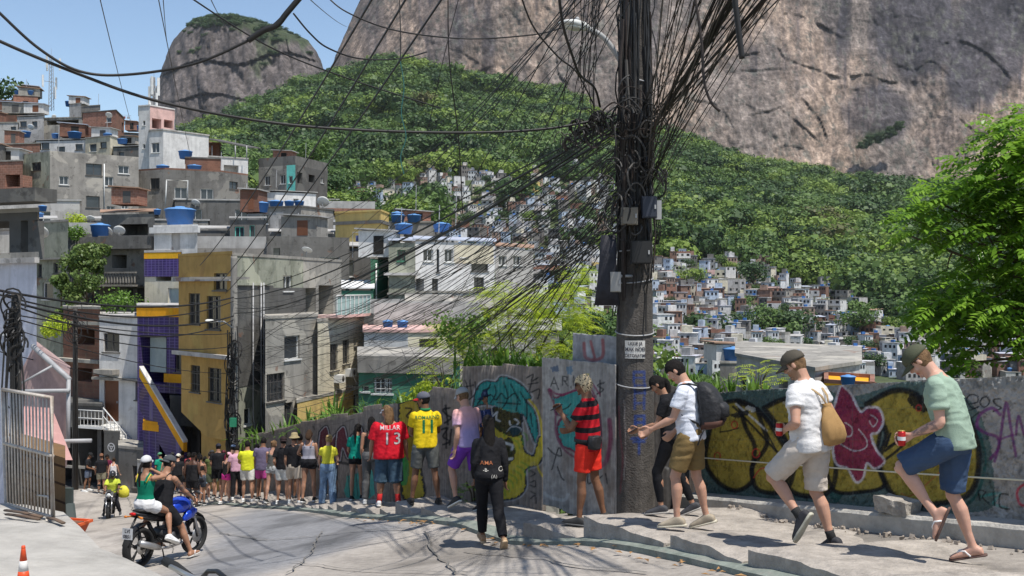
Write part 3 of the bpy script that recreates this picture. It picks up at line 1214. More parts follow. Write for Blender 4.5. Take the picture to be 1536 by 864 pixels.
# PAVEMENT OF TILTED SLABS
SIDE_VS=[]
mbs=MB()
NK=0
kr=KERB_R
def inner_at(p,d):
 """point on the fence line straight across the pavement from kerb point p"""
 n=Vector((d.y,-d.x))
 best,bt=None,1e9
 for q in FENCE_R:
  r=q-p
  t=abs(r.dot(d))
  if t<bt and r.dot(n)>0.3:
   bt,best=t,q
 return best
i=0
srnd=random.Random(11)
CORNERS=[]
while i<len(kr)-12:
 y=kr[i].y
 step=int((15 if y<12 else 11 if y<16 else 9.5 if y<28 else 11)*srnd.uniform(0.85,1.2))
 j=min(i+step,len(kr)-1)
 a,b=kr[i],kr[j]
 d=(b-a).normalized()
 ia,ib=inner_at(a,d),inner_at(b,d)
 i=j
 if ia is None or ib is None:
  continue
 za,zb=rz1(a.x,a.y),rz1(b.x,b.y)
 big=y<13
 base=(.11 if y<10 else .09) if big else .06
 ti=srnd.uniform(-.012,.02)
 zt_a=za+base+ti
 zt_b=zt_a+srnd.uniform(-.05,-.015)*(2 if big else 1)
 inn=srnd.uniform(-.19,-.13) if a.y<10.6 else srnd.uniform(-.02,.05)
 gap=.02 if not big else .035
 nu,nv=(26,22) if big else (12,10)
 top=np.zeros((nv,nu,3))
 for r_ in range(nv):
  for c_ in range(nu):
   u,v=c_/(nu-1),r_/(nv-1)
   pa=Vector(a).lerp(Vector(ia),v)
   pb=Vector(b).lerp(Vector(ib),v)
   uu=gap+u*(1-2*gap)
   p=pa.lerp(pb,uu)
   z=zt_a*(1-u)+zt_b*u+inn*v
   edge=min(u,1-u,v*1.3)*(b-a).length
   z-=0.03*math.exp(-edge/0.03)
   nn=noise.noise(Vector((p.x*1.7,p.y*1.7,2)))*.02+noise.noise(Vector((p.x*6,p.y*6,2)))*.010
   z+=nn*(1.6 if big else .6)
   e=0.03*noise.noise(Vector((p.x*4,p.y*4,7)))
   sx=e if (c_ in (0,nu-1) or r_==0) else 0
   top[r_,c_]=(p.x+sx,p.y+sx*.6,z)
 n0=len(mbs.v)
 vs=[tuple(q) for q in top.reshape(-1,3)]
 fs=[tuple(int(x) for x in f) for f in grid_faces(nu,nv)]
 nrm=(Vector(vs[fs[0][1]])-Vector(vs[fs[0][0]])).cross(Vector(vs[fs[0][3]])-Vector(vs[fs[0][0]]))
 if nrm.z<0:
  fs=[f[::-1] for f in fs]
 mbs._add(vs,fs,True)
 border=[(0,c_) for c_ in range(nu)]+[(r_,nu-1) for r_ in range(1,nv)]+[(nv-1,c_) for c_ in range(nu-2,-1,-1)]+[(r_,0) for r_ in range(nv-2,0,-1)]
 bt_,bb_=[],[]
 for (r_,c_) in border:
  q=top[r_,c_]
  bt_.append(tuple(q))
  bb_.append((q[0],q[1],q[2]-0.75))
 n=len(border)
 sf=[]
 for k in range(n):
  k2=(k+1) % n
  sf.append((k,k2,n+k2,n+k))
 mbs._add(bt_+bb_,sf if nrm.z<0 else [f[::-1] for f in sf],False)
sw_mat=mat('pavement',(0.345,0.31,0.27),rough=0.95,var=.26,scale=5,bump=0.9,bscale=30,grime=0.55,dirt=(.11,.10,.09),spec=.15)
side=mbs.build('pavement',sw_mat)
tag(side,kind='structure')
mbk=MB()
kz=[]
pts=kr[0:len(kr)-14]
rows=[]
for k in range(0,len(pts),2):
 p=pts[k]
 d=(pts[min(k+2,len(pts)-1)]-pts[max(k-2,0)]).normalized()
 n=Vector((-d.y,d.x))
 if n.x>0:
  n=-n
 zz=rz1(p.x,p.y)
 wv=0.13+0.03*noise.noise(Vector((k*.13,0,0)))
 o_=p+n*wv
 i_=p-n*0.12
 h=0.07+0.02*noise.noise(Vector((k*.21,4,0)))
 rows.append(((o_.x,o_.y,rz1(o_.x,o_.y)-.05),(o_.x,o_.y,rz1(o_.x,o_.y)+h*.75),(p.x,p.y,zz+h),(i_.x,i_.y,zz+h)))
for r0,r1 in zip(rows,rows[1:]):
 for a_ in range(3):
  mbk.quad(r0[a_],r1[a_],r1[a_+1],r0[a_+1])
kerb=mbk.build('kerb',mat('kerb_paint',(0.19,0.215,0.185),rough=.9,var=.3,scale=6,bump=.5,bscale=25,grime=.75,dirt=(.27,.25,.22)))
tag(kerb,kind='structure')
_side_bvh=BVHTree.FromPolygons([v.co.copy() for v in side.data.vertices],[list(p.vertices) for p in side.data.polygons])
def stand_z(x,y):
 h=_side_bvh.ray_cast(Vector((x,y,20)),Vector((0,0,-1)))
 z=rz1(x,y)
 if h[0] is not None and h[0].z>z:
  return h[0].z
 return z+0.012
# FOREGROUND CONCRETE PLATFORM (left)
edge=[(-330,745,13),(-60,752,12.6),(40,757,12.2),(95,768,11.6),(120,790,10.7),(150,822,9.7),(190,838,9.2),(240,862,8.6),(262,880,8.2),(300,960,7),(340,1150,5.0),(200,1500,3.0),(-600,1500,3),(-900,900,6)]
plat=[P(*q) for q in edge]
bm=bmesh.new()
vs=[bm.verts.new(p) for p in plat]
f=bm.faces.new(vs)
bmesh.ops.triangulate(bm,faces=[f])
for _ in range(6):
 lo=[e for e in bm.edges if e.calc_length()>0.22]
 if not lo:
  break
 bmesh.ops.subdivide_edges(bm,edges=lo,cuts=1)
 bmesh.ops.triangulate(bm,faces=bm.faces[:])
for v in bm.verts:
 if not v.is_boundary:
  v.co.z+=0.03*noise.noise(v.co*0.8)+0.01*noise.noise(v.co*4)
be=[e for e in bm.edges if e.is_boundary]
r=bmesh.ops.extrude_edge_only(bm,edges=be)
for v in r['geom']:
 if isinstance(v,bmesh.types.BMVert):
  v.co.z-=1.5
bmesh.ops.recalc_face_normals(bm,faces=bm.faces[:])
me=bpy.data.meshes.new('platform')
bm.to_mesh(me)
bm.free()
plf=link_mesh('raised_pavement',me,mat('platform',(0.36,0.34,0.305),rough=.95,var=.2,scale=2.2,bump=.7,bscale=35,grime=.45,dirt=(.15,.14,.12)))
tag(plf,kind='structure')
_pl_bvh=BVHTree.FromPolygons([v.co.copy() for v in me.vertices],[list(p.vertices) for p in me.polygons])
def plat_z(x,y):
 h=_pl_bvh.ray_cast(Vector((x,y,20)),Vector((0,0,-1)))
 return h[0].z if h[0] is not None else rz1(x,y)
# THE PEOPLE
def at(px,D,dz=0.0):
 x,y=XY(px,D)
 return Vector((x,y,stand_z(x,y)+dz))
def Lw(res,v):
 """local point of a person to world"""
 return res['W'] @ Vector(v)
leop=mat('bleached_hair',(.42,.33,.20),rough=.8,var=.1)
_nt=leop.node_tree
_v=_nt.nodes.new('ShaderNodeTexVoronoi')
_v.inputs['Scale'].default_value=42
_g=_nt.nodes.new('ShaderNodeNewGeometry')
_nt.links.new(_g.outputs['Position'],_v.inputs['Vector'])
_r=_nt.nodes.new('ShaderNodeValToRGB')
_r.color_ramp.elements[0].position=.30
_r.color_ramp.elements[0].color=(.02,.015,.01,1)
_r.color_ramp.elements[1].position=.42
_r.color_ramp.elements[1].color=(.46,.36,.22,1)
_nt.links.new(_v.outputs['Distance'],_r.inputs['Fac'])
_nt.links.new(_r.outputs['Color'],_nt.nodes['Principled BSDF'].inputs['Base Color'])
def striped(name,ca,cb,period,width,origin_z,ax=(0,0,1)):
 """horizontal stripes woven in the cloth"""
 m=cmat((ca[0]*.99,ca[1],ca[2]))
 m=m.copy()
 m.name=name
 nt=m.node_tree
 N,L=nt.nodes,nt.links
 b=N['Principled BSDF']
 base=b.inputs['Base Color'].links[0].from_socket
 g=N.new('ShaderNodeNewGeometry')
 d=N.new('ShaderNodeVectorMath')
 d.operation='DOT_PRODUCT'
 d.inputs[1].default_value=ax
 L.new(g.outputs['Position'],d.inputs[0])
 a=N.new('ShaderNodeMath')
 a.operation='SUBTRACT'
 a.inputs[1].default_value=origin_z
 L.new(d.outputs['Value'],a.inputs[0])
 f=N.new('ShaderNodeMath')
 f.operation='FLOORED_MODULO'
 f.inputs[1].default_value=period
 L.new(a.outputs[0],f.inputs[0])
 c=N.new('ShaderNodeMath')
 c.operation='LESS_THAN'
 c.inputs[1].default_value=width
 L.new(f.outputs[0],c.inputs[0])
 mx=N.new('ShaderNodeMixRGB')
 L.new(c.outputs[0],mx.inputs['Fac'])
 L.new(base,mx.inputs['Color1'])
 mx.inputs['Color2'].default_value=(*cb,1)
 L.new(mx.outputs['Color'],b.inputs['Base Color'])
 MATS[name]=m
 return name
def shirt_text(res,txt,size,h,m,nm='print',dx=0.0,bold=.0,arc=0.0,off=.004):
 c,mm=res['spine'](h)
 c=res['Wl'] @ c
 polys=[[(x*size,(y-.35)*size) for x,y in q] for q in text_polys(txt,1.0,bold=bold,arc=arc)]
 X=mm @ Vector((1,0,0))
 Z_=mm @ Vector((0,0,1))
 return decal_poly(res['shirt'],polys,m,nm,c+X*dx,X,Z_,(mm @ Vector((0,1,0))).normalized(),off=off,sub=.02,parent=res['shirt'])
def hand_point(res,k,d=.06,out=0.0):
 sh,el,wr,Mu,Mw=res['J'][k+'arm']
 side=-1 if k=='l' else 1
 hand=Mw @ Rz((-90*side)+0)
 return Lw(res,wr+hand @ (Vector((0,out,-d))*res['s'])),(res['W'].to_3x3() @ hand)
def can(res,k,label):
 p,M=hand_point(res,k,.06,.04)
 o=empty('drink_can',p+Vector((0,0,-.06)),0,label,'drink can')
 MB().lathe([(.024,0),(.031,.006),(.031,.108),(.025,.118)],n=18).build('can_body',mat('can_red',(.42,.02,.02),rough=.3,var=.08,metal=.3),o)
 MB().lathe([(.0255,.118),(.027,.123),(.024,.124)],n=18).build('top',mat('can_rim',(.55,.42,.12),rough=.35,metal=.6),o)
 mb=MB()
 for k_ in range(16):
  a0,a1=k_*2*PI/16,(k_+1)*2*PI/16
  mb.quad(*[(.0316*math.cos(a),.0316*math.sin(a),z) for a,z in ((a0,.045),(a1,.045),(a1,.075),(a0,.075))])
 mb.build('band',mat('can_white',(.6,.6,.58),rough=.4),o)
 return o
def phone(res,k,label):
 p,M=hand_point(res,k,.08,.03)
 o=empty('phone',p,0,label,'phone')
 o.rotation_euler=(R(60),0,res['root'].rotation_euler[2])
 mb=MB()
 mb.box((0,0,0),(.075,.009,.15))
 mb.build('case',cmat((.02,.02,.025),'shiny'),o)
 mb=MB()
 mb.box((0,-.006,0),(.068,.002,.14))
 mb.build('screen',cmat((.05,.06,.08),'shiny'),o)
 return o
p1=person(at(1432,8.0),58,'man in sage-green T-shirt, blue shorts and flip-flops stepping down with a can',H=1.80,detail=2,skin='fair',hair=('short','lightbrown'),
   top=('tee',(.27,.355,.275),.030,-.05),bottom=('shorts',(.045,.075,.135),.032,.92),shoes=('flip',(.10,.06,.05)),hat=('cap',(.075,.08,.05)),glasses=True,wrinkle=.011,
   pose=dict(lean=16,bend=6,headp=28,heady=6,lh=(60,4),lk=98,la=32,rh=(4,3),rk=24,ra=-4,ls=(14,10),le=72,lt=8,rs=(-8,6),re=35,lcurl=52,lroll=-10),tattoo={'larm':'fore'})
can(p1,'l','red drink can held by the man in the sage-green T-shirt')
wst=mat('tee_stained',(.62,.61,.60),rough=.9,var=.08,scale=6,bump=.3,bscale=120,streak=.0,grime=.75,dirt=(.30,.29,.29))
p2_=person(at(1216,9.0),44,'man in stained white T-shirt with a tan drawstring bag, lifting a foot behind him',H=1.82,w=1.10,detail=2,skin='light',hair=('short','lightbrown'),
             top=('tee','tee_stained',.024,-.06,.5),bottom=('shorts',(.50,.44,.38),.034,.95),shoes=('shoe',(.03,.03,.035),(.42,.40,.32)),hat=('cap',(.075,.065,.05)),wrinkle=.011,
             pose=dict(lean=9,headp=22,heady=20,lh=(44,6),lk=88,la=18,rh=(2,3),rk=22,ls=(-6,22),le=98,lt=40,rs=(-14,20),re=75,rt=30,lcurl=48,rcurl=40,beard=True),sock=((.03,.03,.03),.16))
can(p2_,'l','red and gold drink can held by the man in the stained white T-shirt')
sp_,Rc_=p2_['spine'],p2_['Rc']
bag=empty('drawstring_bag',p2_['root'].location,p2_['root'].rotation_euler[2],'tan drawstring bag hanging on the back of the man in the stained white T-shirt','drawstring bag')
def bp(h,x,y):
 c,m=sp_(h)
 return p2_['Wl'] @ (c+m @ Vector((x,y,0)))
mb=MB()
rg=[]
for (h,x,rx0,ry0,oy) in ((-.02,.10,.07,.03,-.165),(.0,.10,.15,.06,-.18),(.06,.09,.165,.075,-.19),(.14,.07,.15,.07,-.19),(.22,.05,.115,.055,-.18),(.29,.045,.065,.04,-.17),(.315,.045,.03,.024,-.165),(.335,.045,.05,.034,-.165)):
 rg.append((bp(h,x,oy),Rc_ @ Vector((rx0,0,0)),Rc_ @ Vector((0,ry0,0))))
n0_=len(mb.v)
mb.loft(rg,n=44)
me=mb.mesh('pouch')
for v_ in me.vertices:
 a=math.atan2(v_.co.x-rg[2][0].x,v_.co.y-rg[2][0].y)
 v_.co+=(v_.co-Vector((rg[2][0].x,rg[2][0].y,v_.co.z))).normalized()*(.007*math.sin(a*13)+.006*noise.noise(v_.co*14))
link_mesh('pouch',me,mat('canvas_tan',(.36,.215,.085),rough=.85,var=.15,scale=12,bump=.4,bscale=150),bag)
mb=MB()
for (x0,xt) in ((.03,-.07),(.06,.10)):
 mb.tube([bp(.32,x0+.01,-.17),bp(.40,(x0+xt)/2,-.165),bp(.46,xt,-.12),bp(.515,xt*1.1,-.02),bp(.46,xt*1.15,.11)],.0065,n=6)
 mb.tube([bp(.32,x0,-.175),bp(.40,(x0+xt)/2-.02,-.165),bp(.46,xt-.02,-.12),bp(.515,xt*1.1-.015,-.02)],.0055,n=6)
mb.build('cord',mat('cord_tan',(.46,.33,.18),rough=.9),bag)
p3=person(at(1036,10.4),66,'man in white T-shirt and olive-brown shorts wearing a big black backpack',H=1.78,detail=2,skin='light',hair=('short','black'),
   top=('tee',(.66,.68,.74),.022,-.04),bottom=('shorts',(.20,.135,.055),.03,.82),shoes=('shoe',(.32,.27,.20),(.5,.46,.36)),wrinkle=.010,
   pose=dict(lean=8,headp=34,heady=8,lh=(18,3),lk=22,la=4,rh=(-4,3),rk=10,ra=4,ls=(26,8),le=44,lt=4,rs=(10,6),re=45,lcurl=30))
bk_=empty('backpack',p3['root'].location,p3['root'].rotation_euler[2],'bulging black backpack with brown base on the back of the man in white','backpack')
sp3,Rc3=p3['spine'],p3['Rc']
def b3(h,x,y):
 c,m=sp3(h)
 return p3['Wl'] @ (c+m @ Vector((x,y,0)))
mb=MB()
mb.loft([(b3(h,0,oy),Rc3 @ Vector((rx0,0,0)),Rc3 @ Vector((0,ry0,0))) for (h,rx0,ry0,oy) in ((.10,.13,.08,-.20),(.12,.155,.11,-.23),(.22,.165,.125,-.25),(.34,.16,.115,-.24),(.44,.145,.09,-.22),(.50,.12,.06,-.19),(.53,.07,.03,-.16))],n=26,sq=3.2)
p3['put'](mb,'x',None) if False else None
me=remeshed(mb,.01,3,.5,'bag_body')
link_mesh('bag_body',me,mat('nylon_black',(.022,.022,.024),rough=.6,var=.3,scale=10,bump=.6,bscale=25),bk_)
mb=MB()
mb.loft([(b3(h,0,oy),Rc3 @ Vector((rx0,0,0)),Rc3 @ Vector((0,ry0,0))) for (h,rx0,ry0,oy) in ((.07,.10,.07,-.20),(.09,.15,.11,-.23),(.15,.16,.128,-.25))],n=26,sq=3.2)
mb.build('base',mat('nylon_brown',(.07,.03,.02),rough=.7),bk_)
mb=MB()
mb.loft([(b3(h,0,oy),Rc3 @ Vector((rx0,0,0)),Rc3 @ Vector((0,ry0,0))) for (h,rx0,ry0,oy) in ((.17,.08,.02,-.36),(.18,.11,.045,-.365),(.27,.11,.05,-.365),(.31,.10,.03,-.35))],n=22,sq=3)
mb.build('pocket',MATS['nylon_black'],bk_)
for sd in (-1,1):
 mb=MB()
 mb.tube([b3(.50,sd*.085,-.15),b3(.53,sd*.09,-.06),b3(.525,sd*.095,.03),b3(.44,sd*.11,.13),b3(.32,sd*.135,.12),b3(.20,sd*.16,.02),b3(.13,sd*.15,-.13)],.021,n=8,flat=.5)
 mb.build('strap',MATS['nylon_black'],bk_)
mb=MB()
mb.tube([b3(.11,-.13,-.2),b3(.02,-.16,-.15),b3(-.08,-.165,-.11)],.008,n=6)
mb.build('loose_strap',MATS['nylon_black'],bk_)
p4=person(at(1007,11.35),72,'woman in black top and leggings with glasses, half hidden behind the pole',H=1.62,female=True,detail=2,skin='tan',hair=('ponytail','black',.3),
   top=('tee',(.012,.012,.014),.016,.0),bottom=('leggings',(.012,.012,.014),.004,1.9),shoes=('shoe',(.05,.05,.055),(.35,.33,.3)),glasses=True,
   pose=dict(lean=10,headp=30,lh=(22,2),lk=30,rh=(-10,2),rk=14,ls=(30,8),le=55,rs=(20,8),re=50,lcurl=35))
phone(p4,'l','phone held low by the woman behind the pole')
zs=at(880,12.0).z
p5=person(at(882,12.0),66,'man in a red and black striped football shirt with spotted bleached hair',H=1.78,detail=2,skin='brown',hair=('curly','black',0,'bleached_hair'),
   top=('tee',striped('stripes_red_black',(.44,.012,.02),(.015,.012,.014),.155,.062,zs+.98),.026,-.06),bottom=('shorts',(.72,.035,.02),.028,.72),shoes=('shoe',(.03,.03,.03),(.1,.1,.1)),glasses=True,
   pose=dict(lean=-2,bend=4,headp=8,heady=10,lh=(6,3),lk=4,rh=(-6,4),rk=8,ls=(28,12),le=112,lt=14,rs=(8,8),re=78,rt=20,lcurl=50))
phone(p5,'l','phone held up by the man in the red and black striped shirt')
wp=empty('waist_pack',p5['root'].location,p5['root'].rotation_euler[2],'black waist pack worn by the man in the striped football shirt','waist pack')
mb=MB()
c,m=p5['spine'](.06)
c=p5['Wl'] @ c
mb.loft([(c+m @ Vector((0,0,z)),m @ Vector((.205,0,0)),m @ Vector((0,.165,0))) for z in (-.02,.02)],n=26)
mb.build('belt',MATS['nylon_black'],wp)
mb=MB()
mb.loft([(c+m @ Vector((-.14,-.13,z)),m @ Vector((rx0,-.03,0)),m @ Vector((.02,.05,0))) for z,rx0 in ((-.09,.06),(-.07,.09),(.05,.09),(.07,.06))],n=18,sq=3)
mb.build('pouch',MATS['nylon_black'],wp)
p6=person(at(733,12.4),12,'woman with very long black hair in a black patterned tracksuit standing at the kerb',H=1.64,female=True,detail=2,skin='brown',hair=('long','black',.56),
   top=('long',(.014,.014,.016),.024,.0),bottom=('leggings',(.012,.012,.014),.016,1.92),shoes=('shoe',(.35,.22,.12),(.5,.36,.22)),
   pose=dict(lean=5,bend=2,roll=2,headp=6,lh=(20,-3),lk=10,rh=(-16,3),rk=22,ra=12,ls=(-4,10),le=48,rs=(-2,10),re=20))
mt_=mat('patch_pale',(.42,.40,.36),rough=.8)
mo_=mat('patch_orange',(.35,.12,.05),rough=.8)
for (txt,sz,h,dx,mm_) in (('AMA',.07,.20,-.05,mo_),('O',.09,.12,.13,mt_),('-B-',.06,.11,-.06,mt_),('(A)',.06,.03,.04,mt_)):
 shirt_text(p6,txt,sz,h,mm_,'patch',dx,.002,off=.006)
p7=person(at(738,15.4),38,'man in navy cap and blue shirt almost hidden behind the woman with long hair',H=1.80,detail=1,skin='brown',hair=('short','black'),
   top=('tee',(.03,.04,.10),.026),bottom=('shorts',(.02,.02,.025),.03),hat=('cap',(.02,.03,.06)),pose=dict(headp=10,heady=30))
def gradshirt(name,c0,c1,z0,z1):
 m=cmat(c0).copy()
 m.name=name
 nt=m.node_tree
 g=nt.nodes.new('ShaderNodeNewGeometry')
 s=nt.nodes.new('ShaderNodeSeparateXYZ')
 nt.links.new(g.outputs['Position'],s.inputs[0])
 r=nt.nodes.new('ShaderNodeMapRange')
 r.inputs['From Min'].default_value,r.inputs['From Max'].default_value=z0,z1
 nt.links.new(s.outputs['Z'],r.inputs['Value'])
 mx=nt.nodes.new('ShaderNodeMixRGB')
 mx.inputs['Color1'].default_value,mx.inputs['Color2'].default_value=(*c0,1),(*c1,1)
 nt.links.new(r.outputs['Result'],mx.inputs['Fac'])
 nt.links.new(mx.outputs['Color'],nt.nodes['Principled BSDF'].inputs['Base Color'])
 MATS[name]=m
 return name
z8=at(702,14.7).z
p8=person(at(702,14.7),42,'man in lilac and coral football shirt and purple shorts stepping down',H=1.80,detail=1,skin='light',hair=('short','lightbrown'),
   top=('tee',gradshirt('kit_lilac',(.36,.30,.52),(.68,.36,.32),z8+1.2,z8+1.5),.024),bottom=('shorts',(.16,.045,.36),.032,.85),hat=('cap',(.30,.30,.29),(.45,.45,.45)),
   shoes=('shoe',(.03,.03,.03),(.6,.6,.55)),pose=dict(lean=8,headp=14,lh=(34,3),lk=52,la=10,rh=(-4,3),rk=12,ls=(-8,10),le=34,rs=(10,8),re=70))
p9=person(at(638,16.0),14,'man in yellow football shirt numbered 11 and a red-brimmed cap',H=1.78,detail=1,skin='brown',hair=('short','black'),
   top=('tee',(.70,.50,.015),.026,-.04),bottom=('shorts',(.10,.105,.10),.032,.85),hat=('cap',(.10,.105,.13),(.45,.03,.03)),shoes=('shoe',(.012,.012,.012),(.02,.02,.02)),
   pose=dict(lean=0,headp=6,heady=58,lh=(4,8),lk=4,rh=(-4,7),rk=6,ls=(18,8),le=60,rs=(18,10),re=70))
gk=mat('kit_green',(.01,.16,.06),rough=.8)
shirt_text(p9,'1',.30,.30,gk,'number',-.045,.012)
shirt_text(p9,'1',.30,.30,gk,'number',.085,.012)
shirt_text(p9,'ROMARINO',.075,.44,gk,'name',.02,.002)
mb=MB()
c,m=p9['spine'](.545)
mb.loft([(c+m @ Vector((0,0,z)),m @ Vector((.082*f,0,0)),m @ Vector((0,.076*f,0))) for z,f in ((-.012,1.05),(.012,1.0),(.03,.95))],n=20)
p9['put'](mb,'collar',gk)
p10=person(at(583,18.0),8,'large long-haired man in red football shirt numbered 13 and long denim shorts',H=1.80,w=1.42,detail=1,skin='tan',hair=('longcurly','lightbrown',.34),
             top=('tee',(.56,.012,.025),.036,-.10,.85),bottom=('jorts',(.055,.095,.135),.06,1.22,'denim'),hat=('visor',(.6,.6,.6)),shoes=('shoe',(.5,.5,.5),(.6,.58,.55)),
             pose=dict(lean=3,headp=12,heady=38,lh=(4,5),lk=6,rh=(-4,5),rk=6,ls=(4,14),le=20,rs=(2,14),re=16),sock=((.5,.03,.03),.35))
PN,PW=mat('print_navy',(.03,.02,.05),rough=.8),mat('print_white',(.50,.42,.42),rough=.8,var=.3,scale=20)
for t_,x_ in (('1',-.03),('3',.15)):
 shirt_text(p10,t_,.30,.26,PN,'number',x_,.022)
 shirt_text(p10,t_,.30,.26,PW,'number_face',x_,.004,off=.007)
shirt_text(p10,'MILLAR',.11,.44,PW,'name',.02,.006)
